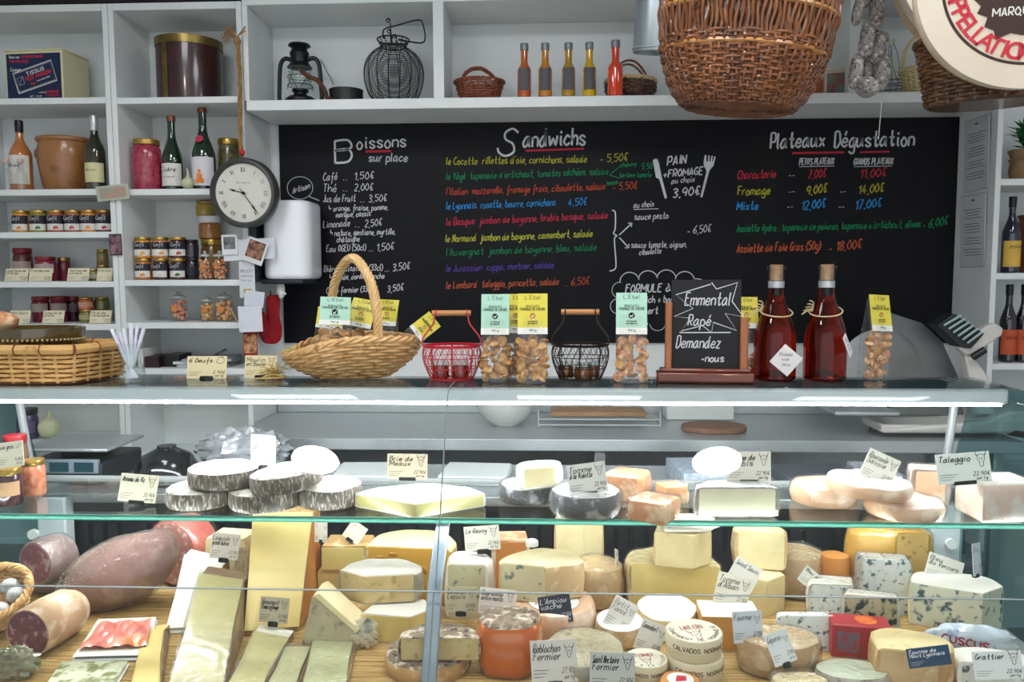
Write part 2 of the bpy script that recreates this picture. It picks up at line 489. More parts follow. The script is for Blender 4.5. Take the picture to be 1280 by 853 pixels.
# boissons
chalk('B', 419, 204, 440, 202, 15.5, 'w', 2.6, 0.0); chalk('oissons', 446, 186, 507, 183, 9.0, 'w', 2.0, 0.05)
line([(457, 189.5), (489, 189)], 'r', 3); chalk('sur place', 461, 202, 509, 202, 6, 'e', 1.5)
line([(375 + 16 * math.cos(R(a)), 235 + 14 * math.sin(R(a))) for a in range(50, 411, 20)], 'e', 1.0, sm=True); line([(385, 245), (399, 251)], 'e')
chalk('Artisan', 366, 242, 387, 235, 4.2, 'w', 1.1)
for a in [('Café', 404, 226, 421, 225, 5.5, 'w'), ('1,50€', 443, 225, 467, 223, 5, 'w'), ('..', 429, 225, 434, 225, 4, 'e'), ('Thé', 404, 240, 420, 240, 5.5, 'w'), ('2,00€', 443, 239, 466, 238, 5, 'w'), ('..', 429, 239, 434, 239, 4, 'e'),
          ('Jus de Fruit', 404, 253, 444, 252, 5.2, 'w'), ('..', 450, 253, 455, 253, 4, 'e'), ('3,50€', 461, 253, 483, 251, 5, 'w'), ('> orange, fraise, pomme,', 411, 264, 485, 262, 4, 'w'), ('mangue, cassis', 420, 272, 463, 270, 4, 'w'),
          ('Limonade', 404, 285, 437, 283, 5, 'w'), ('..', 444, 284, 449, 284, 4, 'e'), ('2,50€', 456, 284, 477, 282, 5, 'w'), ('> nature, gentiane, myrtille,', 413, 295, 494, 293, 4.2, 'w'), ('châtaigne', 421, 303, 449, 302, 4.2, 'w'),
          ('Eau OGEU (50cl)', 408, 315, 457, 313, 4.6, 'w'), ('...', 461, 314, 466, 314, 4, 'w'), ('1,50€', 471, 314, 492, 312, 5, 'w'), ('Bière Artisanale (33cl)', 405, 340, 478, 338, 4.6, 'w'), ('...', 481, 339, 486, 339, 4, 'w'), ('3,50€', 491, 339, 512, 336, 5, 'w'),
          ('> blonde, dorée, blanche', 412, 350, 480, 348, 4.2, 'w'), ('Cidre fermier (33cl)', 408, 367, 466, 365, 4.4, 'w'), ('...', 469, 366, 474, 366, 4, 'w'), ('3,50€', 484, 366, 504, 363, 5, 'w')]:
    chalk(*a)
# sandwichs
line([(648, 166), (641, 161), (632, 166), (632, 174), (641, 180), (642, 190), (632, 195), (624, 191), (622, 185)], 'w', 2.6, sm=True)
chalk('andwichs', 654, 184, 731, 181, 12, 'w', 2.5, 0.06); line([(657, 188.5), (730, 186)], 'r', 2.6)
for a in [('le Cocotte  rillettes d\'oie, cornichons, salade', 558, 206, 733, 203, 5.2, 'y'), ('- 5,50€', 750, 203, 784, 201, 5.4, 'y'), ('le Végé  tapenade d\'artichaut, tomates séchées, salade', 558, 225, 760, 218, 5, 'g'), ('chèvre', 775, 209, 795, 208, 3.4, 'g'), ('5,50', 802, 212, 815, 211, 4, 'g'),
          ('tartare tomate', 774, 222, 814, 221, 3.4, 'g'), ('sauce', 758, 231, 772, 230, 3.4, 'g'), ("l'Italien  mozzarella, fromage frais, ciboulette, salade", 558, 244, 756, 237, 5, 'o'), ('- 5,50€', 766, 238, 796, 236, 5.2, 'o'),
          ('le Lyonnais  rosette, beurre, cornichons', 558, 262, 694, 257, 5.2, 'b'), ('4,50€', 710, 258, 733, 256, 5.2, 'b'), ('le Basque  jambon de bayonne, brebis basque, salade', 558, 282, 759, 273, 5.2, 'k'), ('le Normand  jambon de bayonne, camembert, salade', 557, 303, 740, 296, 5.2, 'l'),
          ("l'Auvergnat  jambon de bayonne, bleu, salade", 558, 320, 745, 313, 5.2, 'g'), ('le Jurassien  coppa, morbier, salade', 558, 340, 692, 335, 5, 'p'), ('le Lombard  taleggio, pancetta, salade', 558, 361, 698, 356, 5.2, 's'), ('.. 6,50€', 706, 358, 736, 355, 5.4, 'o'),
          ('au choix', 792, 260, 817, 258, 4.2, 'w'), ('sauce pesto', 793, 275, 835, 273, 4.6, 'w'), ('- 6,50€', 859, 293, 888, 290, 5.4, 'w'), ('sauce tomate, oignon,', 789, 310, 858, 309, 4.4, 'w'), ('ciboulette', 799, 319, 826, 317, 4.2, 'w'),
          ('PAIN', 834, 207, 857, 204, 6.0, 'w', 1.6), ('+FROMAGE', 829, 222, 878, 218, 5, 'w', 1.5), ('au choix', 839, 230, 868, 227, 4.2, 'w'), ('3,90€', 841, 247, 874, 243, 6, 'w', 1.5)]:
    chalk(*a)
for p in ([(762, 219), (770, 212), (774, 209)], [(762, 219), (774, 223)]): line(p, 'g', 1.0)
line([(792, 262), (823, 261)], 'w', 0.9)
line([(765, 263), (769, 266), (769, 285), (767, 292), (771, 295), (768, 300), (770, 330), (768, 337), (762, 339)], 'w', 1.6, sm=True)
line([(774, 294), (790, 279)], 'w', 1.5); line([(785, 279), (790, 279), (789, 284)], 'w', 1.3); line([(774, 297), (786, 310)], 'w', 1.5); line([(781, 310), (786, 310), (786, 305)], 'w', 1.3)
def blob(pts, c, part):
    MB().plate([bl(*q) for q in pts], -0.0012, -0.0004).build(part, CHM[c], bpan, smooth=False)
blob([(816, 201), (818, 198.5), (822, 199), (824, 206), (827, 221), (833.5, 246), (833, 248), (831, 248.5), (824, 224), (820, 222)], 'w', 'chalk_knife')
blob([(881, 194), (883, 194), (883, 202), (885, 202), (885.5, 194.5), (887, 194.5), (886.6, 202), (888, 202), (889.3, 195), (891, 195), (889.8, 202), (891, 202), (893, 195.5), (894.5, 196), (892, 207), (887, 213), (886, 216), (878, 246.5), (876, 247), (875.6, 245), (883, 215), (882.6, 212), (880, 208), (879.5, 203)], 'w', 'chalk_fork')
# plateaux
chalk('Plateaux', 963, 186, 1030, 183, 10.5, 'w', 2.3, 0.05); chalk('Dégustation', 1043, 184, 1142, 182, 10.5, 'w', 2.3, 0.05)
line([(990, 191.5), (1055, 190.5)], 'r', 2.6); line([(1075, 190.5), (1112, 189.5)], 'r', 2.2)
chalk('PETITS PLATEAUX', 999, 206, 1042, 205, 4.2, 'w', 1.2); line([(999, 208.5), (1043, 207.5)], 'e', 1); chalk('GRANDS PLATEAUX', 1067, 206, 1116, 205, 4.2, 'w', 1.2); line([(1067, 208.5), (1115, 207.5)], 'e', 1)
for a in [('Charcuterie', 922, 224, 969, 222, 6, 'r', 1.5), ('--', 986, 222, 993, 222, 4, 'e', .9), ('7,00€', 1010, 224, 1032, 221, 6, 'r', 1.5), ('11,00€', 1075, 223, 1107, 220, 6, 'r', 1.5), ('Fromage', 922, 244, 962, 243, 6, 'y', 1.5), ('--', 986, 242, 993, 242, 4, 'e', .9), ('9,00€', 1008, 244, 1033, 240, 6, 'y', 1.5), ('--', 1050, 242, 1057, 242, 4, 'e', .9), ('14,00€', 1073, 243, 1104, 239, 6, 'y', 1.5),
          ('Mixte', 921, 263, 947, 262, 6, 'b', 1.5), ('--', 984, 261, 991, 261, 4, 'e', .9), ('12,00€', 1002, 263, 1031, 259, 6, 'b', 1.5), ('--', 1048, 261, 1055, 261, 4, 'e', .9), ('17,00€', 1069, 262, 1101, 258, 6, 'b', 1.5),
          ('Assiette Apéro : tapenade de poivron, tapenade d\'artichaut, olives', 921, 290, 1150, 284, 5, 'g', 1.4), ('- 6,00€', 1153, 286, 1184, 281, 6, 'g', 1.4), ('Assiette de Foie Gras (50g)', 921, 316, 1025, 312, 6, 's', 1.4), ('- 18,00€', 1036, 315, 1076, 310, 6.4, 's', 1.5),
          ('FORMULE à', 782, 366, 838, 364, 5.6, 'w', 1.6), ('sandwich + boisson', 782, 380, 858, 377, 5, 'w', 1.4), ('+ dessert', 782, 394, 822, 392, 5, 'w', 1.4)]:
    chalk(*a)
cl = []
for cx, cy, r, a0, a1 in [(787, 352, 12, 170, 350), (810, 350, 12, 190, 350), (833, 349, 12, 190, 350), (856, 351, 12, 190, 360), (871, 360, 12, 260, 400)]:
    line([(cx + r * math.cos(R(a)), cy + r * 0.95 * math.sin(R(a))) for a in range(a0, a1 + 1, 20)], 'w', 1.2, sm=True, part='chalk_cloud')
for cx, cy, r, a0, a1 in [(776, 363, 11, 90, 270), (773, 383, 10, 90, 270), (779, 399, 9, 40, 220), (800, 402, 10, 10, 170), (822, 404, 10, 10, 170)]:
    line([(cx + r * math.cos(R(a)), cy + r * 0.95 * math.sin(R(a))) for a in range(a0, a1 + 1, 20)], 'e', 1.0, sm=True, part='chalk_cloud')

# ------------------------------------------------------------------ steel bench under the blackboard
ZW = 0.945
xw0, xw1 = xb1 + 0.004, xr0 - 0.004
t = thing('steel_workbench', 'long stainless steel workbench along the back wall under the blackboard', 'workbench', ((xw0 + xw1) / 2, 2.95, 0))
o = Vector(t.location)
def wb(a, b, n, m, bev=0.003): MB().span(Vector(a) - o, Vector(b) - o).build(n, m, t, bevel=bev)
wb((xw0, 2.92, ZW - 0.045), (xw1, YB - 0.005, ZW), 'worktop', m_steel)
wb((xw0, YB - 0.02, ZW), (xw1, YB - 0.005, ZW + 0.1), 'upstand', m_steel)
wb((xw0 + 0.04, 3.0, 0.45), (xw1 - 0.04, YB - 0.03, 0.48), 'undershelf', m_steel_d)
for x in (xw0 + 0.06, 0.2, xw1 - 0.06):
    for y in (2.99, YB - 0.07):
        wb((x - 0.02, y - 0.02, 0), (x + 0.02, y + 0.02, ZW - 0.045), 'leg', m_steel)

# ------------------------------------------------------------------ display case
ZL, ZSH, ZD, ZRW = 1.262, 0.950, 0.640, 0.878
cx0, cx1 = -1.58, at(1270, 490, 2.08).x
YF = lambda z: 1.615 + (z - 0.60) * (2.055 - 1.66) / (1.235 - 0.60)
dc = thing('display_case', 'long refrigerated glass display counter full of cheese', 'display counter', (0, 2.0, 0))
do = Vector(dc.location)
def D(mb, n, m, **k):
    mb.v = [p - do for p in mb.v]
    return mb.build(n, m, dc, **k)
D(MB().span((cx0, 1.70, 0.0), (cx1, 2.75, 0.10)), 'plinth', m_blackp)
D(MB().span((cx0, 1.54, 0.10), (cx1, 2.80, 0.58)), 'base_cabinet', m_white, bevel=0.01)
D(MB().span((cx0, 1.52, 0.58), (cx1, 2.42, ZD - 0.012)), 'display_deck', m_steel, bevel=0.004)
D(MB().span((cx0 + 0.03, 2.40, ZD - 0.012), (cx1 - 0.03, 2.43, ZRW - 0.03)), 'back_panel', M('case_back', '#24272d', '#1c1f24', 12, 0.4))
D(MB().span((cx0, 2.38, ZRW - 0.03), (cx1, 2.80, ZRW)), 'rear_worktop', m_steel, bevel=0.003)
D(MB().span((cx0, 2.43, 0.58), (cx1, 2.80, ZRW - 0.031)), 'rear_cabinet', m_steel_d)
mb = MB()
for k in range(60):
    x = cx0 + 0.10 + k * 0.047
    if k % 5 == 4: continue
    D(MB().box((x, 2.3985, 0.745), (0.013, 0.004, 0.07)), 'vent_slot', M('slot_black', '#050506', rough=0.9))
for x in (cx0 + 0.065, cx1 - 0.03): D(MB().span((x - 0.045, 2.33, ZD - 0.012), (x + 0.045, 2.379, ZRW + 0.0)), 'corner_post', M('pale_plastic', '#c3cdd2', rough=0.4), bevel=0.006)
for px in (42, 1188):
    p = at(px, 668 if px < 99 else 680, 2.322)
    mb = MB().lathe([(0, -0.01), (0.012, -0.01), (0.0155, -0.004), (0.0155, 0.008), (0, 0.008)], 20, T=Matrix.Translation(p) @ Matrix.Rotation(R(90), 4, 'X'))
    D(mb, 'round_cap', m_white)
# straw mat on the deck
# bent glass: ledge, bend, slanted front
prof = [(2.29, ZL - 0.003)]
prof += [(2.06, ZL - 0.003)]
for k in range(1, 7):
    a = R(90 + (k / 6) * 58)
    prof.append((2.06 + 0.052 * math.cos(a), ZL - 0.055 + 0.052 * math.sin(a)))
prof += [(YF(z), z) for z in (1.19, 0.95, 0.835)]
def bent(x0, x1, pr, tk=0.005):
    vs = []; n = len(pr)
    for i, (y, z) in enumerate(pr):
        a = pr[max(0, i - 1)]; b = pr[min(n - 1, i + 1)]
        dy, dz = b[0] - a[0], b[1] - a[1]; l = math.hypot(dy, dz)
        ny, nz = dz / l, -dy / l
        for x in (x0, x1):
            vs.append((x, y, z)); vs.append((x, y + (-ny) * tk, z + (-nz) * tk))
    fs = []
    for i in range(n - 1):
        a, b = i * 4, i * 4 + 4
        fs += [(a, b, b + 2, a + 2), (a + 1, a + 3, b + 3, b + 1), (a, a + 1, b + 1, b), (a + 2, b + 2, b + 3, a + 3)]
    fs += [(0, 2, 3, 1), ((n - 1) * 4, (n - 1) * 4 + 1, (n - 1) * 4 + 3, (n - 1) * 4 + 2)]
    return MB().add(vs, fs)
XJ = at(563, 490, 2.08).x
D(bent(cx0, XJ - 0.0015, prof), 'curved_glass', m_glass, fix=True)
D(bent(XJ + 0.0015, cx1, prof), 'curved_glass', m_glass, fix=True)
low = [(YF(0.842) - 0.03, 0.842), (YF(0.60) - 0.03, 0.60)]
D(bent(cx0, XJ - 0.0015, low), 'lower_glass', m_glass, fix=True)
D(bent(XJ + 0.0015, cx1, low), 'lower_glass', m_glass, fix=True)
m_seal = M('glass_seal', '#6f7b7c', rough=0.3)
D(bent(XJ - 0.0014, XJ + 0.0014, [(y - 0.001, z) for y, z in prof] + [(YF(0.836) - 0.002, 0.836)], 0.007), 'joint_strip', m_seal)
D(MB().span((cx0, YF(0.842) - 0.0335, 0.8416), (cx1, YF(0.842) - 0.0265, 0.8428)), 'joint_strip', m_seal)
D(bent(XJ - 0.0014, XJ + 0.0014, [(YF(0.84) - 0.031, 0.84), (YF(0.605) - 0.031, 0.605)], 0.007), 'joint_strip', m_seal)
# glass top lies on the canopy that carries the lamp
D(MB().span((cx0, 2.085, 1.2135), (cx1 - 0.012, 2.262, 1.2535)), 'light_canopy', M('canopy_white', '#b4bdc2', '#aab4ba', 4, 0.3), bevel=0.008)
D(MB().span((cx0, 2.100, 1.2536), (cx1 - 0.02, 2.26, 1.2556)), 'ledge_reflection_plate', M('reflection_teal', '#33474b', '#2b3d41', 5, 0.25, coat=0.4))  # added plate, puts the dark teal reflection of the ledge glass into colour
D(MB().span((cx0 + 0.02, 2.0865, 1.2100), (cx1 - 0.03, 2.14, 1.2130)), 'lamp_strip', glow('strip_glow', '#f6fbff', CASE_POWER))
# glass shelf with its green edge
xs0, xs1 = cx0 + 0.02, cx1 - 0.02
D(MB().span((xs0, 1.935, ZSH - 0.008), (xs1, 2.30, ZSH)), 'glass_shelf', m_glass)
D(MB().span((xs0, 1.931, ZSH - 0.0135), (xs1, 1.935, ZSH + 0.0003)), 'shelf_edge', m_edge)
D(MB().span((xs0, 2.298, ZSH - 0.012), (xs1, 2.31, ZSH + 0.004)), 'shelf_rail', m_steel)
# hidden light strip added under the shelf edge to brighten the cheese fronts
D(MB().span((xs0 + 0.02, 1.9365, ZSH - 0.0125), (xs1 - 0.02, 1.9465, ZSH - 0.0085)), 'added_shelf_light', glow('shelf_fill_glow', '#f6fbff', SHELF_POWER))
# posts
x = at(554, 690, 1.93).x
D(MB().prism([(1.642, ZD - 0.0035), (1.660, ZD - 0.0035), (1.80, 0.842), (1.945, ZSH - 0.014), (1.925, ZSH - 0.014), (1.782, 0.845)], -0.017, 0.017, 0, Matrix(((0, 0, 1, x), (1, 0, 0, 0), (0, 1, 0, 0), (0, 0, 0, 1)))), 'shelf_post', m_alu, bevel=0.003)
for x in (cx0 + 0.03, cx1 - 0.06):
    D(MB().tube([(x, 2.26, 1.214), (x + 0.0, 2.28, 1.10), (x, 2.30, 0.99), (x, 2.33, ZRW)], 0.011, 10), 'canopy_post', m_steel)
    D(MB().lathe([(0.018, 0), (0.018, 0.03), (0, 0.03)], 14, T=Matrix.Translation((x, 2.262, 1.185))), 'post_bracket', m_blackp)
for x in (cx0 - 0.0085, cx1 + 0.0085):
    o2 = [(1.53, 0.585), (2.42, 0.585), (2.42, 0.90), (2.29, 1.25), (2.055, 1.253), (2.01, 1.235)]
    T = Matrix(((0, 0, 1, x), (1, 0, 0, 0), (0, 1, 0, 0), (0, 0, 0, 1)))
    D(MB().prism(o2, -0.004, 0.004, 0, T), 'end_glass', clear('tinted_glass', '#b9d4d6', 0.03, 0.0), fix=True)
# ------------------------------------------------------------------ builders: jars, bottles, cards, baskets
def content_mat(h, h2=None):
    return M('preserve_' + h[1:] + (h2 or '')[1:], h, h2, 60, 0.25, coat=0.7, spec=0.5)
def jar(label, cat, P, r, h, fill, lid='gold', paper=None, group=None, fill2=None, name='jam_jar', lidh=0.16, neck=0.86, clear_top=0.0, paperz=(0.22, 0.6), art=None, print_c='ink'):
    t = thing(name, label, cat, P, (0, 0, random.uniform(-0.2, 0.2)), group)
    bh = h * (1 - lidh)
    MB().lathe([(0, 0), (r * 0.9, 0), (r, h * 0.05), (r, bh * 0.8), (r * 0.95, bh * 0.92), (r * neck, bh), (0, bh)], 20).build('jar_body', content_mat(fill, fill2), t)
    if clear_top:
        pass
    lm = {'gold': m_gold, 'black': m_blackp, 'red': M('red_lid', '#7d1820', rough=0.35), 'silver': m_steel, 'white': M('white_lid', '#d8dadd', rough=0.4)}[lid]
    MB().lathe([(0, bh + 0.0005), (r * (neck + 0.06), bh + 0.0005), (r * (neck + 0.09), bh + 0.003), (r * (neck + 0.09), h - 0.003), (r * (neck + 0.05), h), (0, h)], 20).build('lid', lm, t)
    if paper:
        z0, z1 = h * paperz[0], h * paperz[1]
        MB().lathe([(r + 0.0008, z0), (r + 0.0012, z0 + 0.0005), (r + 0.0012, z1), (r + 0.0008, z1)], 20, a0=R(-160), a1=R(-20)).build('paper_label', M('label_' + paper[1:], paper, rough=0.7), t)
        if art:
            # dark name band over the white band, and a spot of fruit
            b0, b1 = z1 + 0.001, h * 0.76
            MB().lathe([(r + 0.0010, b0), (r + 0.0014, b0 + 0.0005), (r + 0.0014, b1), (r + 0.0008, b1)], 20, a0=R(-165), a1=R(-15)).build('name_band', M('label_navy', '#1b1d2c', rough=0.6), t); nb_ = [c for c in t.children if c.name.startswith('name_band')][0]
            mb = MB()
            write(mb, art[0], -r * 0.55, r * 0.55, (b0 + b1) / 2 - 0.003, (b1 - b0) * 0.3, 0.0011, -r - 0.0022)
            mb.build('lettering', M('label_white', '#d9d8d2', rough=0.7), nb_, smooth=False)
            mb = MB()
            for dx, dz, q in ((0.25, 0, 1), (0.5, 0.05, .8), (0.38, 0.25, .7)):
                mb.lathe([(0, -0.0008), (0.006 * q, -0.0006), (0.006 * q, 0.0006), (0, 0.0008)], 10, T=Matrix.Translation((r * dx, -r * math.cos(math.asin(dx)) - 0.0018, (z0 + z1) / 2 + dz * 0.02 - 0.004)) @ Matrix.Rotation(R(90), 4, 'X'))
            mb.build('fruit_picture', M('fruit_' + art[1][1:], art[1], rough=0.6), [c for c in t.children if c.name.startswith('paper_label')][0])
    return t
def bottle(name, label, cat, P, r, h, mat, cap, paper=None, neck=0.28, shoulder=0.5, neck_top=0.78, group=None, pz=(0.12, 0.42), caph=0.14, capr=1.12, rot=0.0, text=None, pw=75):
    """straight body to SHOULDER, slope, slim neck"""
    t = thing(name, label, cat, P, (0, 0, rot), group)
    rn = r * neck
    zs = h * shoulder
    pr = [(0, 0.002), (r * 0.85, 0), (r * 0.98, 0.004), (r, 0.01), (r, zs)]
    for k in range(1, 8):
        u = k / 7.0
        e = 0.5 - 0.5 * math.cos(PI * u)
        pr.append((r + (rn - r) * e, zs + (h * neck_top - zs) * u))
    pr += [(rn, h * 0.95), (rn * 1.12, h * 0.955), (rn * 1.12, h * 0.985), (rn, h * 0.988), (0, h * 0.988)]
    MB().lathe(pr, 24).build('bottle_body', mat, t)
    if cap is not None:
        MB().lathe([(rn * capr, h * (1 - caph)), (rn * (capr + 0.04), h * (1 - caph) + 0.002), (rn * (capr + 0.08), h * 0.985), (rn * capr, h), (0, h)], 18).build('capsule', cap, t)
    if paper:
        MB().lathe([(r + 0.0006, h * pz[0]), (r + 0.0012, h * pz[0] + 0.0006), (r + 0.0012, h * pz[1] - 0.0006), (r + 0.0006, h * pz[1])], 24, a0=R(-90 - pw), a1=R(-90 + pw)).build('paper_label', M('label_' + paper[1:], paper, rough=0.7), t)
    if text:
        mb = MB()
        for (tx, zc, xh, ww) in text:
            write(mb, tx, -ww * r, ww * r, zc * h, xh, max(0.0009, xh * 0.22), -r - 0.0019)
        mb.build('lettering', M('black_ink', '#17161a'), [c for c in t.children if c.name.startswith('paper_label')][0], smooth=False)
    return t
m_icon = m_ink
COW = ['0i1g', '6i5g', '1g1e2d', '5g5e4d', '2d2b3a4b4d', '1g3h5g', '0h1g', '6h5g', '0i0j', '6i6j', '2f2f3e', '4f4f3e']
def doodle(mb, x, z, s, w, y, kind='cow'):
    st = {'cow': COW, 'goat': ['1k0i1g', '5k6i5g', '1g2b3a4b5g', '1g3h5g', '0f1g', '6f5g', '3a3-'][:6], 'salami': ['0f1h5k6j6i2f1e0f'], 'egg': ['2h0f1d4d6f5h3i2h', '4h5i']}[kind]
    for q in st:
        p = [(float(q[i]), float(ord(q[i + 1]) - 100)) for i in range(0, len(q) - 1, 2)]
        if len(p) > 1: mb.ribbon([(x + a * s / 6, z + b * s / 6) for a, b in smoothp(p, 3)], w, y)
def card(label, P, w, h, lines, rot=(0, 0, 0), colr='#e3dbc6', clip='oval', icon='cow', group='price cards in the display case', name='price_card', price='22,90€', cat='price card', lift=0.0, ink=None, frame=False):
    """paper card standing on its lower edge at P, facing the viewer"""
    t = thing(name, label, cat, P, rot, group)
    MB().box((0, 0, h / 2 + lift), (w, 0.0012, h)).build('card', M('card_' + colr[1:], colr, rough=0.65), t)
    co = t.children[0]
    mb = MB()
    y = -0.0011
    zz = h * 0.72 + lift
    for ln in lines:
        ww = min(w * (0.58 if icon else 0.82), write_w(ln, h * 0.11))
        write(mb, ln, -w * 0.45, -w * 0.45 + ww, zz, h * 0.11, w * 0.0165, y, 0.25)
        zz -= h * 0.19
    if price:
        write(mb, price, w * 0.16, w * 0.46, h * 0.22 + lift, h * 0.075, w * 0.010, y, 0.2)
        write(mb, 'par kg', w * 0.22, w * 0.42, h * 0.09 + lift, h * 0.055, w * 0.008, y, 0.2)
    if icon: doodle(mb, w * 0.24, h * 0.68 + lift, w * 0.20, w * 0.010, y, icon)
    for k in range(3):
        z = h * (0.30 - 0.08 * k) + lift
        mb.ribbon([(-w * 0.45, z), (-w * (0.12 + 0.06 * k), z)], h * 0.012, y)
    mb.build('handwriting', ink or m_ink, co, smooth=False)
    if clip == 'oval':
        MB().lathe([(0, -0.005), (w * 0.17, -0.005), (w * 0.18, 0.001), (w * 0.16, 0.007), (0, 0.008)], 18, sy=0.45).build('card_clip', m_blackp, t)
    elif clip == 'spike':
        mb = MB().tube([(0, 0.001, -0.035), (0, 0.001, 0.012)], 0.0014, 6).box((0, 0.001, 0.006), (w * 0.25, 0.005, 0.010))
        mb.build('card_clip', m_blackp, t)
    elif clip == 'plate':
        MB().box((0, 0.004, 0.004), (w * 0.42, 0.012, 0.010)).build('card_clip', m_blackp, t, bevel=0.002)
    return t
def ring(r, z, n=48, sx=1, sy=1, wob=None):
    return [(r * sx * math.cos(2 * PI * k / n), r * sy * math.sin(2 * PI * k / n), z + (wob(2 * PI * k / n) if wob else 0)) for k in range(n)]
def wicker(t, rad, H, nst, rows, rod, mat, mats=None, wave=None, sx=1.0, sy=1.0, zfn=None, base=True, rim=True, stake_r=None, sides=5, t0=0.0, t1=1.0, rim_r=None, mat_rim=None, spt=3):
    """woven basket body: rad(u) radius, height H, zfn(angle) scales the height round the rim"""
    wave = wave or rod * 0.8
    zz = (lambda u, a: rod * 0.7 + u * H * (zfn(a) if zfn else 1.0))
    mb = MB()
    m = nst * spt
    for i in range(rows):
        u = t0 + (t1 - t0) * (i + 0.5) / rows
        pts = []
        for j in range(m):
            a = 2 * PI * j / m
            rr = rad(u) + wave * math.cos(PI * (j / spt) + PI * i)
            pts.append((rr * sx * math.cos(a), rr * sy * math.sin(a), zz(u, a) + random.uniform(-0.15, 0.15) * rod))
        mb.tube(pts, rod, sides, True)
    mb.build('weave', mat, t)
    mb = MB()
    for j in range(nst):
        a = 2 * PI * j / nst
        mb.tube([(rad(u) * sx * math.cos(a), rad(u) * sy * math.sin(a), zz(u, a)) for u in [k / 8 for k in range(9)]], stake_r or rod * 0.9, 5)
    mb.build('stakes', mats or mat, t)
    if base:
        MB().lathe([(0, 0), (rad(0) * 0.98, 0), (rad(0) * 1.0, rod), (0, rod * 1.6)], 36, sx, sy).build('base', mats or mat, t)
    if rim:
        rr = rim_r or rod * 1.15
        mb = MB(); n = 72
        for ph in (0, 2 * PI / 3, 4 * PI / 3):
            pts = []
            for k in range(n * 2):
                a = 2 * PI * k / (n * 2); tw = a * nst / 2 + ph
                q = rad(1) + rr * math.cos(tw)
                pts.append((q * sx * math.cos(a), q * sy * math.sin(a), zz(1, a) + rr * math.sin(tw)))
            mb.tube(pts, rr, 5, True)
        mb.build('rim', mat_rim or mat, t)
def twisted(mb, path, r, strands=4, turns=8, rs=None):
    path = [Vector(p) for p in path]; k = len(path)
    rs = rs or r * 0.62
    tans = [(path[min(k - 1, i + 1)] - path[max(0, i - 1)]).normalized() for i in range(k)]
    n0 = tans[0].orthogonal().normalized(); fr = []
    for i in range(k):
        n0 = (n0 - tans[i] * n0.dot(tans[i])).normalized()
        fr.append((n0.copy(), tans[i].cross(n0)))
    for s_ in range(strands):
        pts = []
        for i in range(k):
            a = 2 * PI * (s_ / strands + turns * i / (k - 1))
            pts.append(path[i] + (fr[i][0] * math.cos(a) + fr[i][1] * math.sin(a)) * r)
        mb.tube(pts, rs, 6)
    return mb
def lump(mb, c, r, sx=1, sy=1, sz=1, amp=0.12, fr=3.0, nu=16, nv=10, m=0, T=None, seed=0):
    """a rounded irregular body"""
    prof = []
    vs = []; fs = []
    for i in range(nv + 1):
        th = PI * i / nv
        for j in range(nu):
            ph = 2 * PI * j / nu
            d = Vector((math.sin(th) * math.cos(ph), math.sin(th) * math.sin(ph), -math.cos(th)))
            k = 1 + amp * noise.noise(d * fr + Vector((seed * 7.3, seed * 3.1, seed)))
            vs.append((c[0] + d.x * r * sx * k, c[1] + d.y * r * sy * k, c[2] + d.z * r * sz * k))
    for i in range(nv):
        for j in range(nu):
            j2 = (j + 1) % nu
            fs.append((i * nu + j, i * nu + j2, (i + 1) * nu + j2, (i + 1) * nu + j))
    mb.add(vs, fs, m, T)
    return mb

# ------------------------------------------------------------------ things on the tall left shelves
YI = 3.33; s = S(YI)
za = ZA; zb = ZBs
# printed tin box
m_tin = M('cream_tin', '#d9d3ae', '#cfc79c', 6, 0.4); m_navy = M('navy_print', '#16264c', '#132043', 8, 0.45)
P = put(62, za[0], 3.34)
t = thing('tin_box', 'cream tin box with a navy blue fabric advert on its front', 'tin box', P, (0, 0, R(-4)))
bw, bh = 76 * s, 60 * s
MB().box((0, 0, bh / 2), (bw, 0.17, bh)).build('tin_body', m_tin, t, bevel=0.004)
MB().box((0, -0.0855, bh / 2 - 0.003), (bw - 0.016, 0.0016, bh - 0.016)).build('front_panel', m_navy, t)
MB().box((0, 0, bh + 0.003), (bw + 0.003, 0.173, 0.006)).build('lid', m_tin, t, bevel=0.002)
TR = Matrix.Rotation(R(-16), 4, 'Y')
def rotz2(pts, a, cx, cz):
    c, s_ = math.cos(R(a)), math.sin(R(a))
    return [(cx + x * c - z * s_, cz + x * s_ + z * c) for x, z in pts]
mbw = MB(); mbr = MB(); cz = bh * 0.48
mbw.ribbon(rotz2([(-0.092, -0.042), (0.085, -0.042), (0.085, 0.042), (-0.092, 0.042), (-0.092, -0.042)], 16, 0.008, cz), 0.004, -0.087)
mbw.ribbon(rotz2([(-0.088, -0.037), (0.081, -0.037), (0.081, 0.037), (-0.088, 0.037), (-0.088, -0.037)], 16, 0.008, cz), 0.0012, -0.087)
mbw.ribbon(rotz2([(-0.08, -0.012), (-0.055, -0.012), (-0.055, 0.018), (-0.08, 0.018), (-0.08, -0.012), (-0.055, 0.018)], 16, 0.008, cz), 0.0014, -0.087)
st0 = len(mbw.v)
def wr(mb, text, x0, x1, zb_, xh, w, ang=0, cx=0, cz_=0):
    tmp = MB(); write(tmp, text, x0, x1, zb_, xh, w, -0.0872, 0.0)
    c, s_ = math.cos(R(ang)), math.sin(R(ang))
    tmp.v = [Vector((cx + v.x * c - v.z * s_, v.y, cz_ + v.x * s_ + v.z * c)) for v in tmp.v]
    mb.add(tmp.v, tmp.f)
wr(mbw, 'TISSUS', -0.035, 0.045, 0.014, 0.008, 0.003, 16, 0.008, cz); wr(mbr, 'PER MANON', -0.045, 0.07, -0.006, 0.009, 0.0036, 16, 0.008, cz)
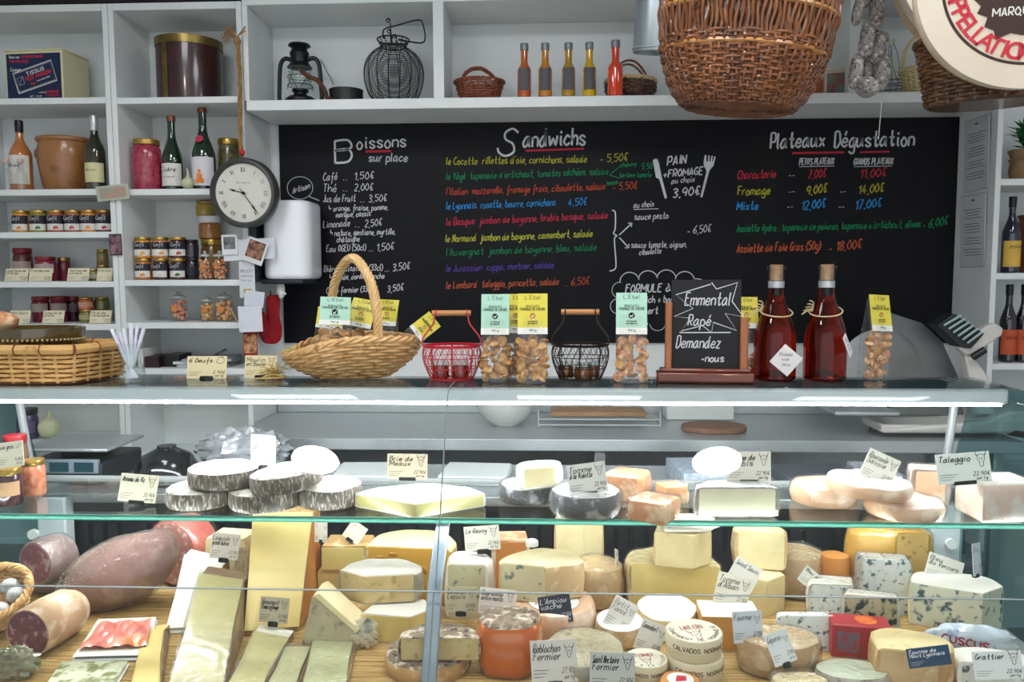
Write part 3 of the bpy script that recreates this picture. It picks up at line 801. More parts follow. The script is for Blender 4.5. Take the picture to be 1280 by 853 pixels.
wr(mbw, 'nouveautés', 0.0, 0.06, -0.02, 0.004, 0.0014, 16, 0.008, cz); wr(mbr, 'tous', -0.03, -0.008, -0.026, 0.006, 0.0026, 16, 0.008, cz)
wr(mbw, 'Sans vos', -0.105, -0.06, bh * 0.86, 0.006, 0.002); wr(mbr, 'VETEMENTS USAGES', -0.05, 0.045, bh * 0.86, 0.005, 0.0026); wr(mbr, 'REMPLACEZ', -0.10, -0.02, bh * 0.77, 0.005, 0.0026)
wr(mbw, 'Essayer', -0.10, -0.055, bh * 0.6, 0.008, 0.0018); wr(mbw, 'votre', 0.02, 0.05, 0.03, 0.004, 0.0014); wr(mbr, 'MARCHAND', 0.055, 0.105, 0.03, 0.005, 0.0022); wr(mbr, 'TISSUS', 0.05, 0.105, 0.016, 0.005, 0.0022); wr(mbw, 'et vos', -0.02, 0.03, 0.016, 0.004, 0.0014)
fp = [c for c in t.children if c.name.startswith('front_panel')][0]
mbw.build('white_lettering', M('label_white', '#d9d8d2'), fp, smooth=False); mbr.build('red_lettering', M('print_red', '#c22a3a'), fp, smooth=False)
# lacquered drum
P = put(239, zb[0], 3.345); r_, h_ = 39 * s, 76 * s
t = thing('hat_drum', 'dark red lacquered drum with brass rim and brass strip', 'drum', P, (0, 0, 0))
MB().lathe([(0, 0), (r_, 0), (r_, h_ - 0.035), (0, h_ - 0.035)], 40).build('drum_body', M('oxblood_leather', '#3a0f12', '#2a0a0d', 14, 0.35, coat=0.5, bump=0.1), t)
m_brass = M('aged_brass', '#8d7a45', '#6d5c30', 20, 0.35, 0.85)
MB().lathe([(r_ * 1.0, h_ - 0.034), (r_ * 1.025, h_ - 0.034), (r_ * 1.03, h_ - 0.002), (r_ * 0.99, h_), (0, h_ - 0.004)], 40).build('rim', m_brass, t)
MB().lathe([(r_ + 0.0006, 0), (r_ + 0.002, 0.001), (r_ + 0.002, h_ - 0.035), (r_ + 0.0006, h_ - 0.035)], 4, a0=R(-118), a1=R(-106)).build('brass_strip', m_brass, t)
# rosé bottle, flip-top bottles, crock, white wine bottle
m_rose_b = M('bottle_rose_pale', '#b9743f', '#a9612f', 6, 0.06, coat=1.0)
bottle('wine_bottle', 'rosé bottle with black cap and white label beside the crock', 'bottle', put(28, za[1], 3.30), 13 * s, 88 * s, m_rose_b, M('black_foil', '#15131a', rough=0.3), '#d6d2ca', neck=0.32, pz=(0.1, 0.5), caph=0.17, text=[('Rosé', 0.34, 0.007, 0.5)])
for i, (px, lb) in enumerate([(9, 'tiny clear flip-top bottle nearest the left edge in front of the rosé bottle'), (27, 'tiny clear flip-top bottle in front of the rosé bottle beside the crock')]):
    t = bottle('flip_top_bottle', lb, 'bottle', put(px, za[1], 3.24), 7 * s, 38 * s, m_jarglass, M('ceramic_stopper', '#c9a79a', rough=0.4), neck=0.4, shoulder=0.4, caph=0.12, group='tiny flip-top bottles')
    MB().tube([(-0.009, 0, 0.115), (-0.011, 0, 0.09), (0, -0.011, 0.08), (0.011, 0, 0.09), (0.009, 0, 0.115)], 0.0012, 5).build('wire_bail', m_steel, t)
P = put(85, za[1], 3.36); r_, h_ = 34 * s, 68 * s
t = thing('stoneware_crock', 'brown glazed stoneware crock with small side handles between two bottles', 'crock', P)
MB().lathe([(0, 0), (r_ * 0.76, 0), (r_ * 0.82, h_ * 0.1), (r_ * 0.97, h_ * 0.55), (r_ * 0.98, h_ * 0.75), (r_ * 0.93, h_ * 0.87), (r_ * 0.92, h_ * 0.9), (r_ * 1.0, h_ * 0.94), (r_ * 1.0, h_ * 0.98), (r_ * 0.95, h_), (r_ * 0.86, h_ * 0.98), (r_ * 0.84, h_ * 0.7), (r_ * 0.7, h_ * 0.08), (0, h_ * 0.06)], 40).build('crock_body', M('stoneware', '#9a6a3c', '#8a5a30', 7, 0.3, coat=0.3, bump=0.1, spot='#7a4d28', sscale=18, sthr=0.6), t)
for sg in (-1, 1):
    MB().tube(smoothp([(sg * r_ * 0.9, 0, h_ * 0.8), (sg * r_ * 1.12, 0, h_ * 0.8), (sg * r_ * 1.14, 0, h_ * 0.68), (sg * r_ * 0.95, 0, h_ * 0.62)], 4), 0.008, 8).build('handle', M('stoneware', ''), t)
bottle('wine_bottle', 'green white-wine bottle with silver capsule right of the crock', 'bottle', put(121, za[1], 3.27), 12 * s, 91 * s, M('bottle_olive', '#2a2c10', '#1e200b', 4, 0.06, coat=1), M('silver_foil', '#c3c6c8', rough=0.3, metal=0.6), '#d0c99a', neck=0.36, pz=(0.1, 0.36), caph=0.2, text=[('Blanc', 0.25, 0.005, 0.5)])
# row of small jam jars with navy bands
jams = [('apricot', '#c98a2a'), ('mirabelle', '#8a8230'), ('peach', '#a9563a'), ('rhubarb', '#a0643c'), ('orange', '#d08a22'), ('raspberry', '#6b2430')]
fr = ['#e08a1a', '#3e7d36', '#c33a2c', '#c33a4c', '#e09a1a', '#a01c34']
ords = ['first', 'second', 'third', 'fourth', 'fifth', 'last']
for i, px in enumerate((27.5, 49.5, 71.5, 92.5, 112.5, 131)):
    jar('small navy-banded jam jar, %s from the left in the row of six' % ords[i], 'jar', put(px, za[2], 3.27), 10.3 * s, 27.5 * s, jams[i][1], 'gold', '#d5d3ce', group='row of six small jam jars', paperz=(0.1, 0.38), art=('Confit', fr[i]), lidh=0.14)
# row with price tags
def shelf_jar(lb, px, z, Y, wpx, hpx, fill, lid='gold', paper=None, dz=0.0, **k):
    return jar(lb, 'jar', put(px, z, Y) + Vector((0, 0, dz)), wpx / 2 * S(Y), hpx * S(Y), fill, lid, paper, **k)
shelf_jar('tall dark red jam jar at the left behind two price tags', 30, za[3], 3.36, 23, 42, '#5a1420', 'red', '#a8948a')
shelf_jar('wide raspberry jar with pale label between price tags on the fourth shelf', 58, za[3], 3.34, 25, 31, '#7d1c36', 'red', '#b09a98', paperz=(0.35, 0.7))
shelf_jar('slim crimson jar beside the wide raspberry jar', 81, za[3], 3.40, 16, 30, '#6d1830', 'gold')
shelf_jar('short green preserve jar behind the second price tag from the right', 117, za[3], 3.33, 14, 15, '#7f8440', 'gold', '#c8c4a8')
shelf_jar('amber jar at the bottom of the little stack beside the divider', 129.5, za[3], 3.38, 16, 20, '#7d5a1e', 'gold')
shelf_jar('small jar on top of the little stack beside the divider', 129.5, za[3], 3.38, 14, 20, '#8a7a42', 'gold', dz=20.2 * S(3.38))
def shelf_tag(lb, px, z, wpx, txt, Y=3.235, hpx=17, colr='#d9d2b4'):
    card(lb, put(px, z, Y) + Vector((0, 0, 0.001)), wpx * S(Y), hpx * S(Y), txt, (R(-18), 0, R(4)), colr, None, None, 'price tags on the left shelves', 'price_tag', '6,50€', 'price tag')
shelf_tag('price tag at the left end in front of the tall dark red jar', 20, za[3], 29, ['Confiture de', 'fraise'])
shelf_tag('price tag in front of the wide raspberry jar', 50, za[3], 29, ['Framboise'])
shelf_tag('price tag in front of the short green jar', 97, za[3], 27, ['Terrine de', 'canard'])
shelf_tag('narrow price tag beside the divider below the little jar stack', 130, za[3], 19, ['Rillettes'])
shelf_jar('left jar of the pair of wide red jars on the fifth shelf', 52, za[4], 3.35, 22, 33, '#6d1528', 'red', '#9d8f8a', paperz=(0.4, 0.72))
shelf_jar('right jar of the pair of wide red jars on the fifth shelf', 75.5, za[4], 3.37, 21, 33, '#701830', 'red', '#9d8f8a', paperz=(0.4, 0.72))
shelf_jar('dark plum jar beside the wide red jars', 93, za[4], 3.40, 13, 32, '#3a1020', 'red', '#6d5a5c', paperz=(0.4, 0.72))
shelf_jar('green pate jar at the bottom of a stack on the fifth shelf', 109, za[4], 3.33, 18, 16, '#6f743a', 'gold', '#a8a070')
shelf_jar('orange pate jar on top of a stack on the fifth shelf', 109, za[4], 3.33, 18, 16, '#b85a3a', 'gold', '#c79a80', dz=16.2 * S(3.33))
shelf_jar('dark green jar at the bottom of the stack by the divider on the fifth shelf', 128.5, za[4], 3.38, 18, 15, '#3f4424', 'gold')
shelf_jar('olive jar on top of the stack by the divider on the fifth shelf', 128.5, za[4], 3.38, 18, 16, '#73763c', 'gold', dz=15.2 * S(3.38))
shelf_tag('price tag left of the wide red jars on the fifth shelf', 24, za[4], 26, ['Miel fleurs'])
shelf_tag('price tag in front of the wide red jars on the fifth shelf', 66, za[4], 27, ['Compote de', 'prune'])
shelf_tag('price tag in front of the stacked pate jars', 125, za[4], 27, ['Pâté de', 'campagne'])
for i, (px, lb) in enumerate([(92, 'gold lid jar just showing behind the wicker tray, left one'), (117, 'gold lid jar just showing behind the wicker tray, middle one'), (138, 'gold lid jar just showing behind the wicker tray, right one')]):
    shelf_jar(lb, px, za[5], 3.30, 22, 33, '#8a5a2a', 'gold')
# second unit: berry jar, cider, garlic, small jar
m_green_b = M('bottle_green', '#0c2a16', '#0a2212', 4, 0.05, coat=1.0)
P = put(185.5, zb[1], 3.3)
t = jar('big clear jar packed with red and pink dried berries', 'jar', P, 17.8 * s, 63 * s, '#7a1630', 'gold', name='berry_jar', fill2='#b03850', lidh=0.11, neck=0.8)
bottle('cider_bottle', 'green cider bottle with a handwritten white label', 'bottle', put(217, zb[1], 3.3), 12.5 * s, 92 * s, m_green_b, M('copper_foil', '#7d4a35', rough=0.35, metal=0.5), '#d6d4d0', neck=0.36, shoulder=0.38, pz=(0.06, 0.36), caph=0.07, text=[('Cidre', 0.25, 0.010, 0.75), ('artisanal', 0.17, 0.004, 0.6)])
t = bottle('cider_bottle', 'green cider bottle with red seal and an orange picture on its label', 'bottle', put(256, zb[1], 3.29), 14 * s, 100 * s, m_green_b, M('copper_foil', ''), '#d2d0d4', neck=0.34, shoulder=0.4, pz=(0.05, 0.4), caph=0.05)
mb = MB()
for dx, dz, q in ((0, 0.055, 12), (-0.008, 0.035, 10), (0.009, 0.036, 10), (0, 0.075, 7)):
    mb.lathe([(0, -0.0006), (0.001 * q, -0.0004), (0.001 * q, 0.0004), (0, 0.0006)], 14, T=Matrix.Translation((dx, -14 * s - 0.0022, dz)) @ Matrix.Rotation(R(90), 4, 'X'))
mb.build('label_picture', M('pumpkin_orange', '#d77a25'), t)
MB().lathe([(0, -0.0015), (0.016, -0.001), (0.016, 0.001), (0, 0.0015)], 18, T=Matrix.Translation((0, -0.036, 0.206)) @ Matrix.Rotation(R(66), 4, 'X')).build('seal', M('seal_red', '#b32a44'), t)
t = thing('garlic_bulb', 'pale garlic bulb between the two cider bottles', 'garlic', put(235, zb[1], 3.24))
lump(MB(), (0, 0, 0.0255), 0.0245, 1, 1, 1.0, 0.05, 2.0).build('bulb', M('garlic', '#c9c9a8', '#b7b78c', 20, 0.5), t)
MB().tube([(0, 0, 0.046), (0.003, 0, 0.062), (-0.002, 0, 0.085)], [0.008, 0.004, 0.0025], 7).build('stem', M('garlic', ''), t)
jar('dark jar of dried herbs with a gold lid right of the picture-label cider', 'jar', put(288, zb[1], 3.36), 14 * s, 66 * s, '#3d3a20', 'gold', fill2='#6a6238', name='herb_jar', lidh=0.12)
# third shelf: two tiers of navy-banded jars
nm = [('left', 180.5), ('middle', 202.5), ('right', 224)]
cc = [['#c78a25', '#b5763a', '#4a2018'], ['#b06a28', '#35130f', '#3a1212']]
ff = [['#e8a020', '#e08a3a', '#a83a2a'], ['#e8901a', '#d8d4cc', '#3e6a30']]
for row in (0, 1):
    for i, (w, px) in enumerate(nm):
        base = put(px, zb[2], 3.29)
        jar('navy-banded jam jar, %s in the %s row of the two-tier stack' % (w, 'lower' if row else 'upper'), 'jar', base + Vector((0, 0, 0 if row else 26.6 * s)), 10.2 * s, 26.2 * s, cc[row][i], 'gold', '#d5d3ce', group='two tiers of navy-banded jam jars', paperz=(0.12, 0.42), art=('Confit', ff[row][i]), lidh=0.14)
shelf_jar('black-lidded dark jar at the bottom of a stack behind the sweets jars', 241, zb[2], 3.31, 17, 27, '#16101a', 'black', '#2a2630')
shelf_jar('black-lidded dark jar on top of a stack behind the sweets jars', 241, zb[2], 3.31, 17, 23, '#1c1420', 'black', dz=27.2 * S(3.31))
shelf_jar('big honey jar at the bottom of the tall honey stack behind the clock', 267, zb[2], 3.41, 29, 50, '#6b4a1c', 'gold', '#8d6f38', name='honey_jar')
shelf_jar('wide honey jar in the middle of the tall honey stack behind the clock', 265, zb[2], 3.41, 28, 29, '#8d5a28', 'white', dz=50.3 * S(3.41), name='honey_jar', lidh=0.3)
shelf_jar('small yellow honey jar topping the tall honey stack behind the clock', 260, zb[2], 3.41, 23, 18, '#a58d3a', 'gold', dz=79.6 * S(3.41), name='honey_jar')
def sweet_jar(lb, px, z, Y, wpx, hpx, fill='#c87a4a', fill2='#e0a882', knob=True):
    r_, h_ = wpx / 2 * S(Y), hpx * S(Y)
    t = thing('sweets_jar', lb, 'jar', put(px, z, Y), group='clear sweets jars')
    mb = MB(); rr = random.Random(px)
    n = 0
    for k in range(46):
        a = rr.uniform(0, 2 * PI); q = r_ * 0.74 * math.sqrt(rr.random()); zz = r_ * 0.25 + (h_ * 0.66 - r_ * 0.25) * k / 46
        lump(mb, (q * math.cos(a), q * math.sin(a), zz), r_ * 0.26, amp=0.2, nu=7, nv=5, seed=k)
    o = mb.build('sweets', M('sweets_' + fill[1:], fill, fill2, 60, 0.5), t); o['kind'] = 'stuff'
    MB().lathe([(0, 0.0005), (r_ * 0.95, 0.0005), (r_, 0.004), (r_, h_ * 0.68), (r_ * 0.8, h_ * 0.76), (r_ * 0.8, h_ * 0.78), (0, h_ * 0.78)], 22).build('glass', m_jarglass, t, fix=True)
    MB().lathe([(0, h_ * 0.785), (r_ * 0.86, h_ * 0.785), (r_ * 0.86, h_ * 0.83), (r_ * 0.5, h_ * 0.88), (r_ * 0.2, h_ * 0.9), (r_ * 0.28, h_ * 0.96), (0, h_)], 20).build('stopper', M('pale_bottle_glass', '#b9bdb8', '#a8aeaa', 30, 0.05, coat=1), t)
    MB().lathe([(0, -0.0004), (r_ * 0.42, -0.0003), (r_ * 0.42, 0.0003), (0, 0.0004)], 16, sy=0.7, T=Matrix.Translation((0, -r_ - 0.0014, h_ * 0.42)) @ Matrix.Rotation(R(90), 4, 'X')).build('label', M('orange_label', '#c9783c'), t)
sweet_jar('glass-stoppered sweets jar on the third shelf, nearest the dark jars', 257, zb[2], 3.25, 17, 37)
sweet_jar('glass-stoppered sweets jar on the third shelf, below the clock', 275.5, zb[2], 3.25, 19, 37)
sweet_jar('glass-stoppered sweets jar standing alone on the fourth shelf', 224, zb[3], 3.3, 22, 38, '#c0705a', '#d8a890')
sweet_jar('left of the two sweets jars close together on the fourth shelf', 260, zb[3], 3.3, 19, 33, '#d0846a', '#e0c078')
sweet_jar('right of the two sweets jars close together on the fourth shelf', 281, zb[3], 3.29, 23, 38, '#d0846a', '#e0c078')
t = thing('wooden_stick', 'short pale wooden stick leaning on the right-hand sweets jar', 'stick', put(297, zb[3], 3.225)); MB().tube([(0, 0, 0.002), (-0.034, 0.02, 0.052)], 0.003, 6).build('stick_shaft', M('pale_wood', '#c8a878', '#b8946a', 20, 0.6), t)
# bottom shelf: papers and small boxes
def slab(name, lb, cat, P, w, d, h, mat, rot=(0, 0, 0), group=None, bevel=0.001):
    o_ = MB().box((0, 0, h / 2), (w, d, h)).build(name, mat, None, bevel=bevel, loc=P, rot=rot)
    return tag(o_, lb, cat, group)
zc_ = zb[4]
slab('white_box', 'small upright white box at the left of the paper shelf', 'box', put(185, zc_, 3.3), 0.022, 0.12, 0.075, m_paper)
slab('card_reader', 'low black and red card machine on the paper shelf', 'card reader', put(200, zc_, 3.3), 0.06, 0.14, 0.045, M('dark_red_plastic', '#2a1216', rough=0.4))
slab('card_reader', 'low black box in the middle of the paper shelf', 'box', put(222, zc_, 3.32), 0.07, 0.12, 0.05, m_blackp)
for i, (px, dz, a, c, lb) in enumerate([(262, 0.0, 4, '#b5b9bd', 'bottom grey folder in the paper pile on the lowest shelf'), (260, 0.012, -6, '#d5d7d9', 'white folder in the middle of the paper pile on the lowest shelf'), (266, 0.024, 9, '#9aa0a6', 'grey folder on top of the paper pile on the lowest shelf')]):
    slab('paper_folder', lb, 'folder', put(px, zc_ + 0.0, 3.33) + Vector((0, 0, dz)), 0.2, 0.2, 0.011, M('folder_' + c[1:], c, rough=0.7), (0, 0, R(a)))
slab('paper_sheet', 'dark grey leaflet leaning up on the paper pile', 'leaflet', put(268, zc_, 3.34) + Vector((0, 0, 0.0365)), 0.11, 0.05, 0.006, M('leaflet_grey', '#5d6166', rough=0.6), (0, R(-28), R(8)))
# ------------------------------------------------------------------ clock on its rope, towel dispenser, pinned papers
YC = 3.13; s = S(YC)
c = at(305.5, 241.5, YC)
t = thing('wall_clock', 'round grey-rimmed clock with Roman numerals hanging on a rope', 'clock', c, (R(3), R(1), R(-3)))
Rr = 43.5 * s
TY = Matrix.Rotation(R(90), 4, 'X')
MB().lathe([(0, -0.03), (Rr * 0.97, -0.03), (Rr, -0.018), (Rr, 0.012), (Rr * 0.96, 0.024), (Rr * 0.9, 0.026), (Rr * 0.84, 0.014), (Rr * 0.84, 0.006), (0, 0.006)], 56, T=TY).build('case', M('clock_grey', '#3c3d3b', '#343533', 20, 0.4), t)
MB().lathe([(0, 0.0065), (Rr * 0.835, 0.0065), (Rr * 0.835, 0.008), (0, 0.008)], 56, T=TY).build('dial', M('dial_cream', '#d2d0c8', '#c8c6be', 8, 0.6), t)
dial = [c for c in t.children if c.name.startswith('dial')][0]
ROM = {12: 'XII', 1: 'I', 2: 'II', 3: 'III', 4: 'IIII', 5: 'V', 6: 'VI', 7: 'VII', 8: 'VIII', 9: 'IX', 10: 'X', 11: 'XI'}
for h in range(1, 13):
    mb = MB(); tmp = MB(); tx = ROM[h]; wdt = 0.0048 * len(tx) + 0.002
    write(tmp, tx, -wdt / 2, wdt / 2, 0, 0.0098, 0.0019, -0.0092, 0.0)
    a = -h * 30
    cc_, ss_ = math.cos(R(a)), math.sin(R(a))
    for v in tmp.v:
        x, z = v.x, v.z + Rr * 0.60
        v.x, v.z = x * cc_ - z * ss_, x * ss_ + z * cc_
    tmp.build('numeral', m_ink, dial, smooth=False)
tmp = MB(); write(tmp, 'Horlogerie', -0.028, 0.028, Rr * 0.27, 0.005, 0.0008, -0.0092, 0); tmp.build('dial_lettering', M('grey_print', '#77756f'), dial, smooth=False)
def hand(name, a, l, w, y):
    ca, sa = math.cos(R(90 - a)), math.sin(R(90 - a))
    pts = [(-0.22 * l, -w * 0.4), (-0.22 * l, w * 0.4), (0.55 * l, w * 0.5), (0.62 * l, w * 1.3), (0.72 * l, w * 1.0), (l, 0), (0.72 * l, -w * 1.0), (0.62 * l, -w * 1.3), (0.55 * l, -w * 0.5)]
    MB().plate([(x * ca - z * sa, x * sa + z * ca) for x, z in pts], y - 0.0008, y).build(name, m_ink, t, smooth=False)
hand('hour_hand', 284, Rr * 0.46, 0.0035, -0.0105); hand('minute_hand', 144, Rr * 0.78, 0.003, -0.0125)
MB().lathe([(0, 0.009), (0.006, 0.009), (0.006, 0.014), (0, 0.015)], 16, T=TY).build('hub', m_ink, t)
m_rope = M('jute_rope', '#a07c50', '#8a6840', 60, 0.9, bump=0.4, bscale=180)
top = at(296, 46, YC + 0.04)
t = thing('rope', 'jute rope with a frayed tassel knotted at the top of the shelf edge', 'rope', top)
c2 = at(303, 198, YC + 0.04) - top
twisted(MB(), [Vector((0, 0, 0)).lerp(c2, k / 16) + Vector((0.004 * math.sin(k / 3), 0, 0)) for k in range(17)], 0.0055, 3, 18, 0.0048).build('rope_strand', m_rope, t)
mb = MB(); rr = random.Random(3)
for k in range(26):
    e = Vector((-0.06 + 0.03 * rr.random(), rr.uniform(-0.02, 0.005), rr.uniform(-0.03, 0.035))); e.x -= 0.005
    mb.tube(smoothp([(0, 0, -0.012), tuple(e * 0.5 + Vector((0, 0, 0.016))), tuple(e)], 3), 0.0014, 4)
for k in range(6): mb.tube([(0, 0, 0), (0.03 + 0.01 * rr.random(), 0, 0.02 + 0.02 * rr.random())], 0.0013, 4)
mb.build('tassel', m_rope, t)
lump(MB(), (0.002, 0, -0.016), 0.014, amp=0.2).build('knot', m_rope, t)
lump(MB(), (0.004 + c2.x, -0.012, c2.z + 0.022), 0.012, 1, 0.7, 1, 0.05).build('red_heart', M('heart_red', '#c01c26', rough=0.4), t)
# paper towel dispenser on the side of the shelves
a, b = at(344, 252, 3.30), at(405, 352, 3.30)
dw, dh = 0.20, a.z - b.z
t = thing('paper_towel_dispenser', 'white rounded paper towel dispenser beside the clock', 'towel dispenser', (xb1 + 0.0005, 3.335, b.z + 0.01))
out = rrect(dw, 0.235, 0.06, 6)
out = [(x + dw / 2 + 0.04, y) for x, y in out]
MB().prism(out, 0, dh - 0.01).build('cover', M('gloss_white', '#eef0f4', '#e9ecf2', 3, 0.2, coat=0.6), t, bevel=0.02, seg=4)
MB().box((0.015, 0, dh / 2), (0.03, 0.25, dh + 0.02)).build('back_plate', M('dark_slate_plastic', '#22282e', rough=0.4), t, bevel=0.006)
MB().box((dw / 2 + 0.02, 0.0, -0.009), (dw * 0.9, 0.2, 0.02)).build('outlet', M('dark_slate_plastic', ''), t, bevel=0.008)
mb = MB()
lump(mb, (0.10, -0.05, -0.045), 0.03, 0.5, 0.5, 1.1, 0.4, 5, seed=4)
mb.tube([(0.105, -0.05, -0.05), (0.122, -0.055, -0.062)], [0.007, 0.004], 6)
mb.build('paper_towel', m_paper, t)
# papers, photos and cards fixed to the edge of the shelves
def sheet(name, lb, cat, px, py, Y, wpx, hpx, colr, roll=0, yaw=0, marks=None, img=None, group=None, th=0.0012, pitch=0):
    p = at(px, py, Y); s = S(Y)
    t = thing(name, lb, cat, p, (R(pitch), R(-roll), R(yaw)), group)
    w, h = wpx * s, hpx * s
    MB().box((0, 0, 0), (w, th, h)).build('paper', M('paper_' + colr[1:], colr, rough=0.75), t)
    if img:
        c1, c2_, iw, ih, dz = img
        MB().box((0, -th / 2 - 0.0005, dz * h), (w * iw, 0.0008, h * ih)).build('picture', M('photo_' + c1[1:] + c2_[1:], c1, c2_, 40, 0.4, detail=2), t)
    if marks:
        mb = MB()
        for (tx, x0, x1, z, xh) in marks: write(mb, tx, x0 * w, x1 * w, z * h, xh * h, 0.0009, -th / 2 - 0.0006, 0)
        mb.build('lettering', M('grey_print2', '#4a4a4c'), t, smooth=False)
    return t
sheet('photograph', 'small black and white instant photo pinned left below the clock', 'photo', 287, 306, 3.175, 20, 25, '#d5d7d8', 2, 0, img=('#2c2c2e', '#8a8a8c', .75, .62, .08))
sheet('photograph', 'tilted dark instant photo of pastry pinned below the clock', 'photo', 319, 314, 3.165, 27, 31, '#d0d2d4', -20, 0, img=('#241512', '#a87860', .8, .72, .05))
sheet('paper_note', 'wide white note paper behind the two instant photos', 'note', 311, 312, 3.182, 66, 26, '#cfd3da', 3, 0)
sheet('paper_note', 'long printed receipt with a yellow sticker pinned to the shelf edge', 'note', 309, 350, 3.185, 20, 46, '#cdd1d6', 0, 0, marks=[('NEWS LETTER', -.4, .4, .2, .05), ('produits du', -.4, .4, .08, .04), ('terroir', -.4, .3, -.04, .04)], img=('#cfae30', '#b8962a', .5, .1, -.3))
sheet('paper_note', 'crumpled white note hanging under the receipt', 'note', 318, 374, 3.172, 24, 20, '#c9ced8', -8, 8)
sheet('paper_note', 'big blank white note hanging low on the shelf edge', 'note', 313, 399, 3.162, 30, 33, '#d4d7e2', 2, 3)
sheet('flyer', 'small red flyer with food pictures at the foot of the shelf edge', 'flyer', 313, 430, 3.19, 18, 30, '#8e2420', 0, 0, img=('#54120e', '#d8a070', .9, .8, 0))
sheet('banknote', 'greenish old banknote pinned on the divider of the left shelves', 'banknote', 141, 241, 3.185, 42, 19, '#a9b09c', 5, 0, img=('#8d9a84', '#b88a7c', .8, .7, 0))
sheet('photograph', 'small purple portrait card on the divider of the left shelves', 'photo', 144.5, 306, 3.19, 16, 27, '#3a2a36', 1, 0, img=('#2c1a2a', '#96707a', .86, .88, 0))
# red oven glove hung on the side of the shelves
t = thing('oven_glove', 'red fabric oven glove hanging beside the pinned notes', 'oven glove', (xb1 + 0.055, 3.30, at(340, 430, 3.3).z))
h_ = at(340, 365, 3.3).z - at(340, 431, 3.3).z
# mitt: hand part hanging down, thumb up at the side
mb = MB()
o_ = smoothp([(-0.02, 0.19), (0.015, 0.205), (0.035, 0.19), (0.03, 0.12), (0.04, 0.06), (0.03, 0.015), (0.0, 0.0), (-0.04, 0.01), (-0.062, 0.06), (-0.07, 0.12), (-0.055, 0.14), (-0.035, 0.125), (-0.02, 0.09)], 5, True)
mb.prism(o_, -0.011, 0.011, 0, Matrix.Rotation(R(90), 4, 'X'))
mb.build('glove', M('red_felt', '#9c1420', '#851019', 30, 0.9, bump=0.3), t, bevel=0.007, seg=3, rot=(0, 0, R(52)))
MB().tube([(0.004, -0.01, 0.196), (0.0, -0.012, 0.225), (-0.006, -0.006, 0.2)], 0.0016, 5).build('hanging_loop', m_blackp, t)

# ------------------------------------------------------------------ things on the upper cubby shelf
ZU_ = ZU; YU = 3.33; s = S(YU)
P = put(376, ZU_, YU)
t = thing('hurricane_lantern', 'black iron hurricane lantern with a glass globe on the cubby shelf', 'lantern', P)
m_iron = M('lantern_iron', '#17191a', '#202324', 20, 0.35, 0.5)
Hl = 77 * s
MB().lathe([(0, 0), (0.058, 0), (0.062, 0.006), (0.062, 0.03), (0.05, 0.04), (0.028, 0.046), (0.026, 0.058), (0.034, 0.062), (0.034, 0.07), (0, 0.07)], 28).build('tank', m_iron, t)
MB().lathe([(0.03, 0.071), (0.047, 0.1), (0.048, 0.125), (0.034, 0.158), (0.033, 0.158), (0.046, 0.125), (0.045, 0.1), (0.028, 0.071)], 24).build('glass_globe', m_jarglass, t, fix=True)
MB().lathe([(0, 0.16), (0.052, 0.158), (0.044, 0.168), (0.036, 0.178), (0.036, 0.20), (0.04, 0.215), (0.034, 0.225), (0.03, 0.235), (0.046, 0.245), (0.042, 0.252), (0.02, 0.256), (0, 0.256)], 28).build('chimney_cap', m_iron, t)
for sg in (-1, 1):
    MB().tube(smoothp([(sg * 0.05, 0, 0.012), (sg * 0.085, 0, 0.02), (sg * 0.087, 0, 0.08), (sg * 0.08, 0, 0.17), (sg * 0.06, 0, 0.196), (sg * 0.034, 0, 0.19)], 5), 0.009, 10).build('side_tube', m_iron, t)
mb = MB()
for z in (0.085, 0.12):
    mb.tube(ring(0.052, z, 24), 0.0016, 5, True)
for a in range(4): mb.tube([(0.052 * math.cos(R(a * 90 + 20)), 0.052 * math.sin(R(a * 90 + 20)), 0.07), (0.052 * math.cos(R(a * 90 + 80)), 0.052 * math.sin(R(a * 90 + 80)), 0.15)], 0.0014, 5)
mb.build('wire_guard', m_iron, t)
MB().tube(smoothp([(0.087, 0, 0.19), (0.10, -0.01, 0.17), (0.13, -0.012, 0.11), (0.142, -0.012, 0.085)], 5), 0.0016, 5).build('bail_wire', m_iron, t)
P = put(433, ZU_, 3.30)
t = thing('small_saucepan', 'small dark saucepan with a long curved rusty handle beside the lantern', 'saucepan', P)
MB().lathe([(0, 0), (0.061, 0), (0.066, 0.004), (0.068, 0.052), (0.07, 0.058), (0.066, 0.058), (0.062, 0.008), (0, 0.006)], 32).build('pan_body', M('old_pan', '#2a2f2c', '#353a36', 14, 0.4, 0.6), t)
MB().tube(smoothp([(-0.05, -0.046, 0.012), (-0.066, -0.048, 0.02), (-0.074, -0.05, 0.046), (-0.1, -0.052, 0.085), (-0.14, -0.05, 0.105), (-0.17, -0.05, 0.128)], 5), [0.009] * 26, 8).build('handle', M('rusty_iron', '#5d3322', '#3c241a', 24, 0.7), t)
P = put(493, ZU_, YU) + Vector((0, 0, 0.002))
t = thing('wire_egg_basket', 'round black wire egg basket with curled handle beside the lantern', 'wire basket', P)
prof = lambda u: [0.062, 0.098, 0.118, 0.115, 0.09, 0.05, 0.06][min(6, int(u * 6))] if u in (0, 1) else None
pts_ = smoothp([(0.066, 0.0), (0.105, 0.045), (0.122, 0.11), (0.116, 0.165), (0.09, 0.205), (0.062, 0.225), (0.052, 0.235), (0.066, 0.262)], 6)
mb = MB()
for k in range(16):
    a = 2 * PI * k / 16
    mb.tube([(r_ * math.cos(a), r_ * math.sin(a), z) for r_, z in pts_], 0.0017, 5)
mb.build('ribs', m_black, t)
mb = MB()
z = 0.004
